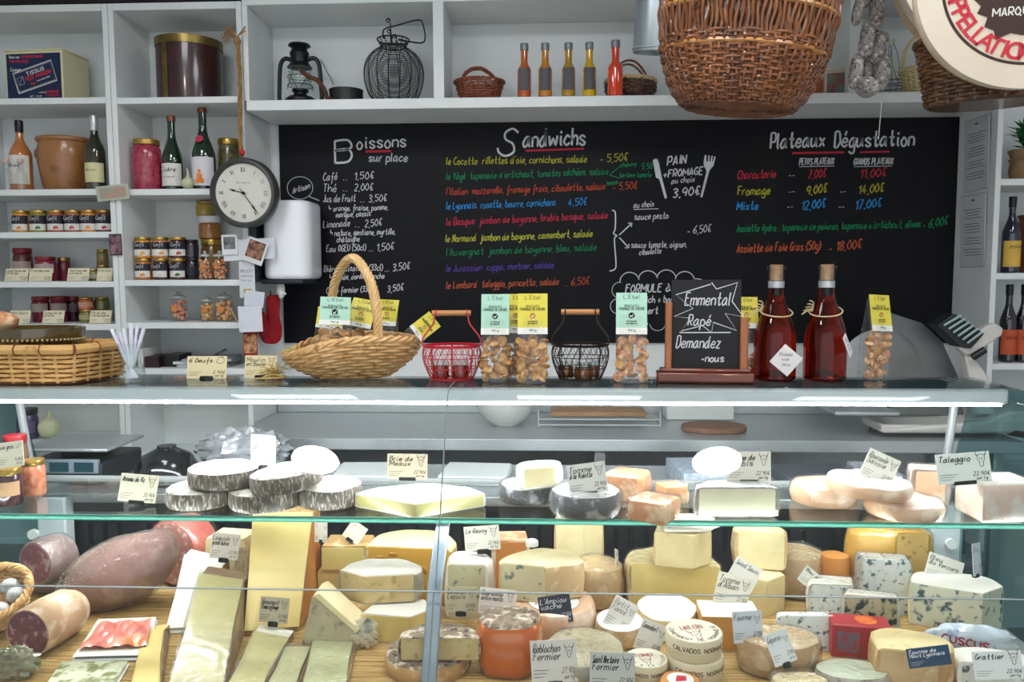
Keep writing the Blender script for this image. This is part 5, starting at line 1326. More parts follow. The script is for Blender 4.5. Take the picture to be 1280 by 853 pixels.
m_cook = [M('biscuit_gold', '#c29254', '#a87438', 40, 0.8, bump=0.6, bscale=160, spot='#d6b078', sscale=55), M('biscuit_brown', '#ad7c46', '#916032', 40, 0.8, bump=0.6, bscale=160, spot='#c69c64', sscale=55), M('biscuit_pink', '#c49068', '#a97248', 40, 0.8, bump=0.6, bscale=160, spot='#d8b48e', sscale=55)]
m_mint = M('mint_card', '#a9d2be', '#a2ccb8', 3, 0.6); m_yel = M('yellow_card', '#d6ca4e', '#cfc346', 3, 0.6); m_wcard = M('white_card', '#dfe0da', rough=0.6)
def biscuit_bag(lb, P, w, d, h, hh, header, nb, cook, rot=(0, 0, 0), hbend=0.0, seed=0, fill=0.58, icon=True, group='cellophane biscuit bags'):
    t = thing('biscuit_bag', lb, 'biscuit bag', P, rot, group)
    rr = random.Random(seed)
    bh = h - hh
    # biscuits in loose layers
    r_ = w * 0.19
    nb = int(nb * 1.5)
    k = 0
    zt = h * fill
    nl = max(3, int(zt / (r_ * 0.78)))
    for l in range(nl):
        for q in range(3):
            if k >= nb: break
            k += 1
            x = (q - 1) * (w / 2 - r_ * 0.92) + rr.uniform(-0.1, 0.1) * w; y = -d * 0.22 + rr.uniform(-0.1, 0.12) * d + (d * 0.25 if q == 1 and l % 2 else 0)
            z = r_ * 0.95 + (zt - r_ * 1.1) * (l + 0.5 * (q % 2)) / max(1, nl - 0.5)
            T = Matrix.Translation((x, y, z)) @ Matrix.Rotation(rr.uniform(-0.9, 0.9), 4, 'Z') @ Matrix.Rotation(R(rr.choice([70, 84, 96, 108, 40, 150])), 4, 'X') @ Matrix.Rotation(rr.uniform(-0.4, 0.4), 4, 'Y')
            mb = MB()
            lump(mb, (0, 0, 0), r_, 1.0, rr.uniform(0.85, 1.0), 0.27, 0.09, 2.2, 16, 8, T=T, seed=seed * 31 + k)
            mb.build('biscuit', m_cook[(cook + (k % 5 == 0)) % 3], t)
    # clear bag with folds
    nv, nu = 14, 28
    vs = []; fs = []
    out = rrect(w, d, min(w, d) * 0.3, 6)
    m_ = len(out)
    for i in range(nv + 1):
        u = i / nv
        z = 0.0005 + u * (h - 0.01)
        q = 1.0 if u < 0.55 else 1.0 - (u - 0.55) / 0.45 * 0.93
        for j, (x, y) in enumerate(out):
            nz = noise.noise(Vector((x * 40 + seed, y * 40, z * 22)))
            vs.append((x * (1 + 0.05 * nz), y * q * (1 + 0.10 * nz), z))
    for i in range(nv):
        for j in range(m_):
            fs.append((i * m_ + j, i * m_ + (j + 1) % m_, (i + 1) * m_ + (j + 1) % m_, (i + 1) * m_ + j))
    fs.append(tuple(reversed(range(m_)))); fs.append(tuple(range(nv * m_, (nv + 1) * m_)))
    MB().add(vs, fs).build('clear_bag', m_film, t)
    # folded header card with print
    def sh(z0, z1, yo, mat, name, ww=1.0):
        n = 8; vs = []; fs = []
        for i in range(n + 1):
            z = z0 + (z1 - z0) * i / n
            yy = yo + hbend * ((z - (h - hh)) / hh) ** 2 - d * 0.52 * (1 - max(0, min(1, (z - (h - hh * 1.25)) / (hh * 1.25)))) * 0.9
            vs += [(-w / 2 * ww, yy, z), (w / 2 * ww, yy, z), (-w / 2 * ww, yy + 0.0012, z), (w / 2 * ww, yy + 0.0012, z)]
        for i in range(n):
            a, b = i * 4, i * 4 + 4
            fs += [(a, a + 1, b + 1, b), (a + 2, b + 2, b + 3, a + 3), (a, b, b + 2, a + 2), (a + 1, a + 3, b + 3, b + 1)]
        fs += [(0, 2, 3, 1), (n * 4, n * 4 + 1, n * 4 + 3, n * 4 + 2)]
        return MB().add(vs, fs).build(name, mat, t)
    yo = -0.003
    sh(h - hh, h - hh * 0.84, yo - 0.0004, m_wcard, 'header_strip', 1.005)
    hc_ = sh(h - hh * 0.84, h, yo, header, 'header_card')
    def yat(z): return yo + hbend * ((z - (h - hh)) / hh) ** 2 - d * 0.52 * (1 - max(0, min(1, (z - (h - hh * 1.25)) / (hh * 1.25)))) * 0.9 - 0.0016
    mb = MB()
    for tx, zc, xh, ww in (("L'Etal", 0.86, 0.055, 0.26), ('BISCUITS', 0.66, 0.03, 0.22), ('FROMAGE DE CHEVRE', 0.585, 0.036, 0.42), ('artisanal', 0.30, 0.025, 0.16), ('pur beurre', 0.25, 0.02, 0.16), ('100 g', 0.08, 0.025, 0.12)):
        z = h - hh + hh * zc
        tmp = MB(); write(tmp, tx, -w * ww, w * ww, z, hh * xh, 0.0009, 0, 0.1)
        for v in tmp.v: v.y = yat(v.z)
        mb.add(tmp.v, tmp.f)
    mb.build('lettering', m_ink, hc_, smooth=False)
    if icon:
        z = h - hh + hh * 0.45
        MB().lathe([(0, -0.0004), (w * 0.10, -0.0003), (w * 0.10, 0.0003), (0, 0.0004)], 20, T=Matrix.Translation((0, yat(z) + 0.0004, z)) @ Matrix.Rotation(R(90), 4, 'X')).build('round_emblem', m_ink if header is m_mint else M('emblem_orange', '#c07a2a'), hc_)
        mb = MB()
        for q in ('0h2g4g5h6h', '1g1e', '4g4e', '5h5j', '2g2f4f'):
            p = [(float(q[i]), float(ord(q[i + 1]) - 100)) for i in range(0, len(q), 2)]
            mb.ribbon([((a - 3) * w * 0.02, z + (b - 3.5) * w * 0.022) for a, b in p], w * 0.02, yat(z) - 0.0004)
        mb.build('emblem_goat', M('label_white', '#d9d8d2'), hc_, smooth=False)
    return t
# big trug basket
tb = Vector((at(443, 475, 2.27).x, 2.27, ZT))
m_trug = M('wicker_honey', '#c2965e', '#d3ac76', 16, 0.5, coat=0.2, spot='#a3763e', sscale=40, sthr=0.62)
t = thing('wicker_trug', 'large honey-coloured wicker trug with a twisted hoop handle full of biscuit bags', 'basket', tb, (0, 0, R(22)))
rad = lambda u: 0.100 + 0.088 * math.sin(min(1.0, u * 1.05) * PI / 2)
zfn = lambda a: 1.0 - (0.46 if math.cos(a) < 0 else 0.12) * abs(math.cos(a)) ** 2
wicker(t, rad, 0.112, 24, 12, 0.0054, m_trug, sx=1.0, sy=0.66, zfn=zfn, sides=6, rim_r=0.0065, wave=0.0062, stake_r=0.0042)
hp = smoothp([(0.0, -0.124, 0.10), (0.0, -0.122, 0.18), (0.0, -0.095, 0.27), (0.0, -0.03, 0.333), (0.0, 0.03, 0.333), (0.0, 0.095, 0.27), (0.0, 0.122, 0.18), (0.0, 0.124, 0.10)], 7)
hp = [tuple(Matrix.Rotation(R(24), 3, 'Z') @ Vector(q)) for q in hp]
twisted(MB(), hp, 0.0085, 6, 7, 0.0062).build('handle', M('handle_cane', '#c8a066', '#d6b47e', 14, 0.45, coat=0.3), t)
mb = MB(); rr = random.Random(8)
for k in range(230):
    a = rr.uniform(0, 2 * PI); q = math.sqrt(rr.random()) * 0.155
    x, y = q * math.cos(a), q * 0.6 * math.sin(a)
    if k < 90: x = -0.10 - 0.085 * rr.random(); y *= 0.5
    z = 0.045 + 0.03 * rr.random()
    d_ = Vector((rr.uniform(-1, 1), rr.uniform(-1, 1), rr.uniform(-0.2, 0.5))).normalized() * rr.uniform(0.02, 0.045)
    mb.tube(smoothp([(x - d_.x, y - d_.y, z - d_.z * .3), (x, y, z + 0.012), (x + d_.x, y + d_.y, z + d_.z)], 2), 0.0011, 4)
o_ = mb.build('straw_bedding', M('hay', '#c2a868', '#ab9050', 50, 0.9), t); o_['kind'] = 'stuff'
MB().lathe([(0, 0.03), (0.15, 0.034), (0.16, 0.042), (0, 0.046)], 40, 1, 0.62).build('bedding_base', M('hay', ''), t)
def inb(dx, dy, dz): return tb + Matrix.Rotation(R(22), 3, 'Z') @ Vector((dx, dy, dz))
biscuit_bag('mint-topped biscuit bag standing in the wicker trug', inb(-0.055, -0.028, 0.05), 0.085, 0.05, 0.182, 0.075, m_mint, 20, 0, (R(3), R(2), R(3)), seed=1, fill=0.5)
biscuit_bag('yellow-topped biscuit bag peeping out behind the mint one in the wicker trug', inb(-0.078, 0.03, 0.05), 0.075, 0.045, 0.150, 0.06, m_yel, 10, 1, (R(-4), R(8), R(12)), seed=2, fill=0.5)
biscuit_bag('yellow-topped biscuit bag with a bent shiny card under the trug handle', inb(0.008, 0.014, 0.05), 0.08, 0.045, 0.175, 0.08, m_yel, 14, 0, (R(-3), R(9), R(-14)), 0.012, seed=3, fill=0.46)
biscuit_bag('yellow-topped biscuit bag right of the trug handle', inb(0.088, -0.018, 0.05), 0.062, 0.04, 0.172, 0.075, m_yel, 10, 1, (R(-3), R(3), R(-8)), 0.006, seed=4, fill=0.42)
biscuit_bag('yellow-topped biscuit bag leaning out over the right end of the trug', inb(0.118, -0.03, 0.075), 0.055, 0.03, 0.150, 0.07, m_yel, 6, 1, (R(0), R(52), R(-10)), 0.0, seed=5, fill=0.3)
# hay tuft and cord at the left end of the trug
t = thing('hay_tuft', 'loose dry hay and twine tuft beside the left end of the trug', 'hay', on(344, 474, ZT))
mb = MB(); rr = random.Random(21)
for k in range(60):
    d_ = Vector((rr.uniform(-1, 0.8), rr.uniform(-0.6, 0.6), rr.uniform(0, 0.9))).normalized() * rr.uniform(0.02, 0.055)
    mb.tube(smoothp([(0, 0, 0.003), (d_.x * .5, d_.y * .5, 0.006 + d_.z * .7), (d_.x, d_.y, 0.004 + max(0, d_.z * .8))], 3), 0.0012, 4)
mb.tube(smoothp([(-0.03, -0.03, 0.005), (0.0, -0.02, 0.015), (0.03, -0.03, 0.008), (-0.05, -0.035, 0.005)], 5), 0.0028, 5)
o_ = mb.build('hay_strands', M('hay', ''), t); o_['kind'] = 'stuff'

# wire baskets with a wooden grip, jars inside
def wire_basket(lb, P, r_, h_, hh, mat, rot=0):
    t = thing('wire_basket', lb, 'wire basket', P, (0, 0, R(rot)), 'wire baskets with a wooden grip')
    f = lambda u: r_ * (0.72 + 0.28 * math.sin(min(1, u * 1.25) * PI / 2) - 0.06 * max(0, u - 0.75) * 4)
    mb = MB()
    for u in (0.0, 0.33, 0.66, 1.0): mb.tube(ring(f(u), 0.0024 + u * (h_ - 0.003), 44, 1, 0.8), 0.0022 if u in (0, 1) else 0.0012, 5, True)
    mb.tube(ring(f(1), h_ + 0.003, 44, 1, 0.8), 0.0022, 5, True)
    for k in range(8):
        a = 2 * PI * k / 8
        mb.tube([(f(u) * math.cos(a), 0.8 * f(u) * math.sin(a), 0.002 + u * h_) for u in (0, .15, .3, .45, .6, .8, 1)], 0.0018, 5)
    mb.build('frame_wires', mat, t)
    mb = MB(); n = 26
    for sg in (-1, 1):
        for k in range(n):
            pts = []
            for i in range(9):
                u = i / 8; a = 2 * PI * k / n + sg * u * 0.62
                pts.append((f(u) * math.cos(a), 0.8 * f(u) * math.sin(a), 0.002 + u * h_))
            mb.tube(pts, 0.0008, 4)
    for k in range(9):
        x = -r_ * 0.6 + r_ * 1.2 * k / 8
        yy = 0.8 * math.sqrt(max(0, (r_ * 0.7) ** 2 - x * x))
        mb.tube([(x, -yy, 0.002), (x, yy, 0.002)], 0.001, 4)
    mb.build('wire_mesh', mat, t)
    mb = MB()
    for sg in (-1, 1):
        mb.tube(smoothp([(sg * r_ * 0.98, 0, h_), (sg * r_ * 0.97, 0, h_ + hh * 0.25), (sg * r_ * 0.66, 0, h_ + hh * 0.62), (sg * r_ * 0.58, 0, h_ + hh * 0.8), (sg * r_ * 0.58, 0, h_ + hh + 0.006)], 5), 0.0024, 6)
        mb.tube(ring(0.0085, 0, 12), 0.002, 5, True, T=Matrix.Translation((sg * r_ * 0.52, 0, h_ + hh)) @ Matrix.Rotation(R(90), 4, 'Y'))
    mb.build('handle_wire', mat, t)
    MB().tube([(-r_ * 0.66, 0, h_ + hh), (r_ * 0.66, 0, h_ + hh)], 0.0078, 14).build('wooden_grip', M('grip_wood', '#c08a58', '#b07a48', 12, 0.5), t)
    return t
def honey_jar(lb, P, r_, h_, c1):
    t = thing('honey_jar', lb, 'jar', P, group='small jars in the wire baskets')
    MB().lathe([(0, 0), (r_ * .9, 0), (r_, 0.004), (r_ * 1.03, h_ * 0.4), (r_ * 0.95, h_ * 0.55), (0, h_ * 0.55)], 22).build('honey', M('honey_' + c1[1:], c1, rough=0.08, coat=1, trans=0.4), t)
    MB().lathe([(r_ * 1.02, 0.0), (r_ * 1.07, h_ * 0.4), (r_ * 1.0, h_ * 0.7), (r_ * 0.86, h_ * 0.86), (r_ * 0.83, h_ * 0.86), (r_ * 0.96, h_ * 0.7), (r_ * 1.04, h_ * 0.4), (r_ * 1.0, 0.002)], 22).build('glass', m_jarglass, t, fix=True)
    MB().lathe([(0, h_ * 0.865), (r_ * 0.92, h_ * 0.865), (r_ * 0.92, h_), (0, h_)], 22).build('lid', M('white_lid', '#d8dadd'), t)
sb = .00216
p = on(565, 474, ZT)
m_redw = M('red_wire', '#c01a2c', rough=0.3, coat=0.5)
wire_basket('red wire basket with wooden grip beside the wicker trug', p, 38 * sb, 43 * sb, 43 * sb, m_redw, 6)
honey_jar('amber jar inside the red wire basket, left one', p + Vector((-0.03, -0.012, 0.004)), 0.023, 0.062, '#9a3a14')
honey_jar('amber jar inside the red wire basket, right one', p + Vector((0.026, -0.012, 0.004)), 0.023, 0.062, '#9a3a14')
p = on(725, 474, ZT)
wire_basket('dark wire basket with pale wooden grip between two biscuit bags', p, 37 * sb, 44 * sb, 43 * sb, M('bronze_wire', '#3c2e2a', rough=0.35, metal=0.6), -4)
honey_jar('golden honey jar inside the dark wire basket, front one', p + Vector((0.008, -0.02, 0.004)), 0.024, 0.055, '#b5651c')
honey_jar('golden honey jar inside the dark wire basket, left rear one', p + Vector((-0.04, 0.014, 0.004)), 0.022, 0.055, '#a8581a')
honey_jar('golden honey jar inside the dark wire basket, right rear one', p + Vector((0.038, 0.014, 0.005)), 0.016, 0.055, '#a8581a')
# biscuit bags in a row
def bagpx(lb, px, py, wpx, hpx, hhpx, head, nb, cook, seed, Y=None, rot=(0, 0, 0), fill=0.5, dpx=26):
    p = on(px, py, ZT); s = S(p.y)
    biscuit_bag(lb, p, wpx * s, dpx * s, hpx * s, hhpx * s, head, nb, cook, rot, seed=seed, fill=fill)
bagpx('mint-topped biscuit bag standing beside the red wire basket', 620, 477, 35, 110, 50, m_mint, 24, 0, 11, rot=(0, 0, R(-2)))
bagpx('yellow-topped biscuit bag half hidden between the mint bag and its yellow neighbour', 645, 474, 33, 107, 48, m_yel, 16, 1, 12)
bagpx('yellow-topped biscuit bag in front, left of the dark wire basket', 666, 478.5, 37, 112, 50, m_yel, 26, 0, 13)
bagpx('mint-topped biscuit bag alone between the dark wire basket and the slate', 788.5, 478, 38, 112, 51, m_mint, 26, 2, 14, rot=(0, 0, R(-4)))
bagpx('biscuit bag mostly hidden behind the slate stand', 930, 472, 28, 100, 38, m_yel, 14, 2, 15)
bagpx('yellow-topped biscuit bag right of the two rosé bottles', 1090, 474, 32, 104, 44, m_yel, 24, 2, 16, rot=(0, R(3), R(24)), fill=0.55)
# slate in its wooden stand
p = on(880, 477.5, ZT); s = S(p.y)
m_mahog = M('mahogany', '#5a2412', '#6e3018', 8, 0.3, coat=0.6, stretch=(1, 6, 6)); m_mahog2 = M('stand_wood_light', '#8d4e24', '#a05e30', 8, 0.35, coat=0.5, stretch=(6, 6, 1))
t = thing('slate_stand', 'small chalk slate in a wooden stand reading Emmental', 'slate sign', p, (0, 0, R(-5)))
MB().box((0, 0, 0.014), (118 * s, 0.075, 0.028)).build('foot', m_mahog, t, bevel=0.006, seg=3)
MB().box((0, -0.004, 0.033), (110 * s, 0.045, 0.010)).build('foot_moulding', m_mahog, t, bevel=0.004)
MB().box((-44.5 * s, -0.002, 0.028 + 86 * s / 2), (8.5 * s, 0.026, 88 * s)).build('post', m_mahog2, t, bevel=0.004, seg=3)
MB().box((47 * s, -0.002, 0.028 + 68 * s / 2), (10 * s, 0.026, 68 * s)).build('post', m_mahog2, t, bevel=0.004, seg=3)
zs0, zs1 = 0.036, 127 * s
MB().box((1 * s, 0.0, (zs0 + zs1) / 2), (84 * s, 0.006, zs1 - zs0)).build('slate', M('slate_black', '#0d0e11', '#121317', 8, 0.6), t)
def sl(px, py): return ((px - 880) * s, (477.5 - py) * s)
mb = MB()
star = [(887, 354), (893, 362), (918, 354), (912, 377), (926, 396), (904, 392), (918, 413), (890, 403), (888, 416), (877, 407), (851, 414), (862, 398), (842, 396), (865, 386), (844, 369), (886, 356)]
mb.ribbon([sl(*q) for q in star], 1.3 * s, -0.0038)
mb.ribbon([sl(849, 416), sl(911, 415.5)], 1.4 * s, -0.0038)
for tx, x0, x1, y_, xh in (('Emmental', 855, 909, 382, 9), ('Rapé', 859, 886, 407, 7.5), ('Demandez', 845, 898, 435, 8.5), ('-nous', 876, 903, 452, 5.5)):
    a, b = sl(x0, y_), sl(x1, y_)
    write(mb, tx, a[0], b[0], a[1], xh * s, 1.5 * s, -0.0038, 0.15)
mb.build('chalk_lettering', CHM['w'], [c for c in t.children if c.name.startswith('slate')][0], smooth=False)
# rosé bottles with corks and tags
m_wine = M('rose_wine', '#8a1a08', rough=0.02, trans=1.0, ior=1.38)
m_clearb = M('bottle_clear', '#f2e6e2', rough=0.02, trans=1.0, ior=1.12)
m_cork = M('cork', '#b98a5e', '#a0724a', 60, 0.85, bump=0.3)
m_twine = M('cream_twine', '#c9b48e', '#b8a27a', 80, 0.9)
def rose(lb, px, py, flip):
    p = on(px, py, ZT); s = S(p.y)
    t = thing('rose_bottle', lb, 'bottle', p, group='rosé bottles on the counter top')
    r = 25.5 * s; h = 142 * s
    pr = [(0, 0.004), (r * 0.9, 0), (r, 0.006), (r * 0.99, h * 0.30), (r * 0.93, h * 0.42), (r * 0.72, h * 0.55), (r * 0.42, h * 0.70), (r * 0.34, h * 0.80), (0, h * 0.80)]
    MB().lathe([pr[0], pr[1], pr[2]] + [tuple(q) for q in smoothp(pr[2:8], 5)] + [pr[-1]], 48).build('wine', m_wine, t)
    MB().lathe([(r * 0.36, h * 0.80), (r * 0.36, h * 0.955), (r * 0.44, h * 0.958), (r * 0.45, h * 0.985), (r * 0.36, h * 0.99), (r * 0.30, h * 0.985), (r * 0.30, h * 0.80)], 32).build('glass_neck', m_jarglass, t, fix=True)
    MB().lathe([(0, h * 0.865), (r * 0.295, h * 0.865), (r * 0.295, h * 0.99), (r * 0.31, h * 1.0), (0, h * 1.0)], 24).build('cork', m_cork, t)
    MB().lathe([(r * 0.363, h * 0.80), (r * 0.375, h * 0.802), (r * 0.375, h * 0.855), (r * 0.363, h * 0.857)], 32).build('neck_band', m_steel, t)
    MB().lathe([(0, 0.01), (r * 0.55, 0.006), (r * 0.7, 0.0052), (0, 0.030)], 32).build('punt', M('punt_red', '#7a1a0c', rough=0.1, coat=1), t)
    # twine round the shoulder, knot and tag
    mb = MB()
    tw = []
    for k in range(40):
        a = 2 * PI * k / 40
        u = 0.60 - 0.045 * math.sin(a + (0.4 if flip else 0))* -1
        q = r * (0.70 if u < 0.6 else 0.60) * 1.07
        q = r * (0.78 - (u - 0.55) * 2.1) * 1.10
        tw.append((q * math.cos(a), q * math.sin(a), u * h))
    mb.tube(tw, 0.0022, 5, True)
    kx = -r * 0.72
    for q in range(5): mb.tube(smoothp([(kx, -r * 0.25, h * 0.6), (kx - 0.015 + 0.004 * q, -r * 0.3, h * (0.60 + 0.018 * q)), (kx - 0.03 + 0.005 * q, -r * 0.3, h * (0.57 + 0.03 * q))], 3), 0.0016, 4)
    mb.build('twine', m_twine, t)
    if not flip:
        TT = Matrix.Translation((6 * s, -r - 0.006, 27 * s)) @ Matrix.Rotation(R(40), 4, 'Y') @ Matrix.Rotation(R(2), 4, 'X')
        w_ = 28 * s
    else:
        TT = Matrix.Translation((17 * s, -r * 0.92 - 0.012, 45 * s)) @ Matrix.Rotation(R(-22), 4, 'Y') @ Matrix.Rotation(R(62), 4, 'Z')
        w_ = 25 * s
    MB().box((0, 0, 0), (w_, 0.0012, w_), T=TT).build('tag', M('tag_white', '#dcd9d8', rough=0.7), t)
    tmp = MB()
    for tx, x0, x1, z_, xh in (('Pineau', -.3, .25, .18, .10), ('rosé', -.2, .1, -.02, .08), ('750 ml', -.2, .15, -.25, .06)): write(tmp, tx, x0 * w_, x1 * w_, z_ * w_, xh * w_, 0.0008, -0.0012)
    tmp.v = [TT @ (Matrix.Rotation(R(-40), 4, 'Y') @ v if not flip else v) for v in tmp.v]
    tmp.build('handwriting', m_ink, [c for c in t.children if c.name.startswith('tag')][0], smooth=False)
rose('tall rosé bottle with a square white tag facing front, left of the pair', 967.5, 474.5, False)
rose('tall rosé bottle with its tag turned sideways, right of the pair', 1030, 474.5, True)

# ------------------------------------------------------------------ meat slicer on the steel bench
YM = 3.12; s = S(YM)
p0 = put(1150, ZW, YM)
t = thing('meat_slicer', 'steel and white meat slicer on the bench at the right end', 'meat slicer', p0)
def q_(px, py, Y=YM): return at(px, py, Y) - p0
def poly(pts, y0, y1, name, mat, bev=0.004):
    MB().plate([(q_(*a).x, q_(*a).z) for a in pts], y0, y1).build(name, mat, t, bevel=bev)
m_beige = M('slicer_body', '#c9c6c0', '#c0bdb8', 4, 0.35, coat=0.3)
poly([(1095, 532), (1100, 525), (1205, 518), (1230, 506), (1286, 504), (1286, 532)], -0.16, 0.055, 'motor_body', m_beige, 0.012)
for px in (1110, 1280): MB().lathe([(0, 0), (0.018, 0), (0.015, 0.022), (0, 0.022)], 16, T=Matrix.Translation((q_(px, 0).x, 0.0, 0.0))).build('foot', m_blackp, t)
MB().span((q_(1100, 0).x, -0.15, 0.018), (q_(1285, 0).x, 0.05, 0.05)).build('base_plate', m_beige, t, bevel=0.008)
for a, b in (((1088, 392), (1196, 470)),): pass
poly([(1090, 389), (1102, 387), (1152, 404), (1178, 428), (1197, 470), (1204, 520), (1082, 520), (1088, 440)], -0.005, 0.012, 'blade_guard', M('guard_steel', '#7a7e7e', '#6d7171', 5, 0.35, 0.7), 0.004)
cb = q_(1098, 462); MB().lathe([(0, 0), (48 * s, 0), (50 * s, 0.003), (40 * s, 0.008), (0, 0.010)], 56, T=Matrix.Translation((cb.x, -0.006, cb.z)) @ Matrix.Rotation(R(90), 4, 'X')).build('blade', M('blade_steel', '#8b8d8c', '#7d807f', 8, 0.25, 0.9), t)
cb = q_(1092, 388); MB().lathe([(0, 0), (0.015, 0), (0.015, 0.03), (0, 0.034)], 16, T=Matrix.Translation((cb.x, -0.03, cb.z)) @ Matrix.Rotation(R(90), 4, 'X')).build('knob', m_blackp, t)
# carriage with ribbed pusher, arm and knobs
poly([(1150, 404), (1170, 390), (1206, 414), (1190, 432), (1176, 430)], -0.14, -0.06, 'pusher', M('pusher_dark', '#23282a', rough=0.35), 0.004)
for k in range(6):
    a = q_(1156 + k * 5.6, 404 + k * 4.2); b = q_(1176 + k * 5.0, 392 + k * 4.0)
    MB().tube([(a.x, -0.148, a.z), (b.x, -0.148, b.z)], 0.0042, 6).build('pusher_rib', M('rib_mint', '#9fb4ae', rough=0.35), t)
poly([(1176, 432), (1182, 424), (1212, 404), (1222, 402), (1231, 408), (1229, 417), (1200, 436), (1188, 442)], -0.13, -0.09, 'carriage_arm', m_beige, 0.008)
a, b = q_(1190, 442), q_(1204, 433)
MB().tube([(a.x, -0.15, a.z), (b.x, -0.15, b.z)], 0.013, 12).build('arm_knob', m_blackp, t)
poly([(1186, 440), (1196, 440), (1215, 468), (1222, 512), (1200, 512)], -0.12, -0.08, 'carriage_support', m_beige, 0.006)
a = q_(1236, 532); MB().tube([(a.x, -0.13, a.z), (a.x + 0.03, -0.2, a.z - 0.0)], 0.012, 10).build('switch_lever', m_blackp, t)
MB().span((q_(1040, 0).x, -0.16, 0.085), (q_(1120, 0).x, 0.10, 0.10)).build('receiving_tray', m_steel, t, bevel=0.004)
# other things on the bench
p = on(632, 531, ZW + 0.0006)
t = thing('mixing_bowl', 'white mixing bowl on the steel bench seen through the counter glass', 'bowl', p)
MB().lathe([(0, 0), (0.05, 0), (0.055, 0.006), (0.09, 0.03), (0.118, 0.075), (0.125, 0.11), (0.121, 0.11), (0.112, 0.075), (0.085, 0.036), (0, 0.012)], 44).build('bowl_body', M('bowl_white', '#d5d6d2', rough=0.3, coat=0.3), t)
p = on(747, 530, ZW + 0.0006)
t = thing('wire_rack', 'steel wire rack with a wooden board on it on the bench', 'rack', p)
mb = MB(); w_ = 0.24
for z in (0.012, 0.035): mb.tube([(-w_, -0.09, z), (w_, -0.09, z), (w_, 0.09, z), (-w_, 0.09, z)], 0.004, 6, True)
for sx_ in (-1, 1):
    for sy_ in (-1, 1): mb.tube([(sx_ * w_, sy_ * 0.09, 0.0042), (sx_ * w_, sy_ * 0.09, 0.07)], 0.004, 6)
for k in range(12): mb.tube([(-w_ + 2 * w_ * (k + .5) / 12, -0.09, 0.035), (-w_ + 2 * w_ * (k + .5) / 12, 0.09, 0.035)], 0.002, 5)
mb.build('rack_wires', m_steel, t)
slab('cutting_board', 'long wooden board lying on the wire rack', 'cutting board', p + Vector((0, 0, 0.0402)), 0.38, 0.14, 0.02, M('board_wood', '#a5825c', '#947250', 10, 0.6, stretch=(1, 8, 8)), bevel=0.004)
o_ = MB().lathe([(0, 0), (0.12, 0), (0.125, 0.004), (0.125, 0.018), (0.12, 0.022), (0, 0.022)], 44, 1, 0.75).build('cutting_board', M('board_pink', '#8d6a58', '#7d5c4a', 9, 0.6, stretch=(1, 8, 8)), None, loc=on(892, 538, ZW + 0.0006))
tag(o_, 'round wooden board lying on the bench', 'cutting board')
slab('white_box', 'white plastic box on the bench behind the round board', 'box', put(872, ZW, 3.38), 0.28, 0.12, 0.07, m_white, bevel=0.006)
# ------------------------------------------------------------------ rear worktop of the counter
ZRT = ZRW + 0.0006
p = put(106, ZRT, 2.60); s = S(2.5)
t = thing('shop_scale', 'black shop scale with three small screens and steel plate behind the counter glass', 'scale', p)
MB().box((0, 0, 0.038), (0.27, 0.26, 0.068)).build('body', M('scale_black', '#22262b', rough=0.4), t, bevel=0.008)
MB().box((0, -0.128, 0.062), (0.25, 0.02, 0.045)).build('display_panel', M('scale_grey', '#7d8890', rough=0.4), t, bevel=0.004)
for dx in (-0.082, 0.0, 0.082): MB().box((dx, -0.1395, 0.062), (0.062, 0.004, 0.03)).build('screen', M('lcd', '#23424c', rough=0.1), [c for c in t.children if c.name.startswith('display_panel')][0])
MB().box((0, 0.0, 0.112), (0.30, 0.24, 0.012)).build('weighing_plate', m_steel, t, bevel=0.005)
MB().box((0, 0.02, 0.089), (0.12, 0.1, 0.034)).build('plate_support', m_blackp, t)
p = put(210, ZRT, 2.55)
t = thing('black_bowl', 'upturned black bowl beside the shop scale', 'bowl', p)
MB().lathe([(0.10, 0), (0.105, 0.002), (0.1, 0.04), (0.075, 0.085), (0.03, 0.108), (0.03, 0.115), (0, 0.115)], 40).build('bowl_body', M('bowl_black', '#1a1b1d', rough=0.12, coat=0.6), t)
t = thing('plastic_bag', 'crumpled clear plastic bag pile behind the black bowl', 'plastic bag', put(306, ZRT, 2.68))
mb = MB(); lump(mb, (0, 0, 0.075), 0.10, 1.5, 0.7, 0.72, 0.35, 4.5, 40, 24, seed=9)
for v in mb.v: v.z = max(0.0, v.z)
mb.build('bag_film', M('grey_film', '#8d9094', '#a5a8ac', 20, 0.2, coat=0.8, bump=0.6, bscale=40), t)
slab('plastic_tray', 'white plastic tray behind the brie on the rear worktop', 'tray', put(470, ZRT, 2.60), 0.26, 0.2, 0.03, m_white, (0, 0, R(3)), bevel=0.006)
slab('plastic_tray', 'white plastic tray right of the other white tray on the rear worktop', 'tray', put(595, ZRT, 2.60), 0.22, 0.2, 0.03, m_white, (0, 0, R(-4)), bevel=0.006)
slab('printed_paper_stack', 'grey speckled paper stack behind the orange cheeses', 'paper stack', put(875, ZRT, 2.58), 0.17, 0.22, 0.055, M('speckled_paper', '#aab4bf', '#8d98a5', 60, 0.7, detail=2), (0, 0, R(6)), bevel=0.002)
slab('metal_tray', 'dark grey tray behind the round washed-rind cheeses', 'tray', put(1018, ZRT, 2.60), 0.24, 0.2, 0.035, M('tray_grey', '#4f545c', rough=0.4), (0, 0, R(5)), bevel=0.006)
slab('printed_paper_stack', 'white printed paper sheets beside the dark grey tray', 'paper stack', put(1092, ZRT, 2.66), 0.13, 0.18, 0.03, M('printed_paper', '#c9ced6', '#8d929c', 90, 0.7, detail=1), (0, 0, R(-8)), bevel=0.002)
jar('purple jar with dark lid on the low left shelf seen behind the scale', 'jar', put(36, 0.858, 3.30), 0.042, 0.13, '#3a2450', 'black', '#5a4a70', lidh=0.2)
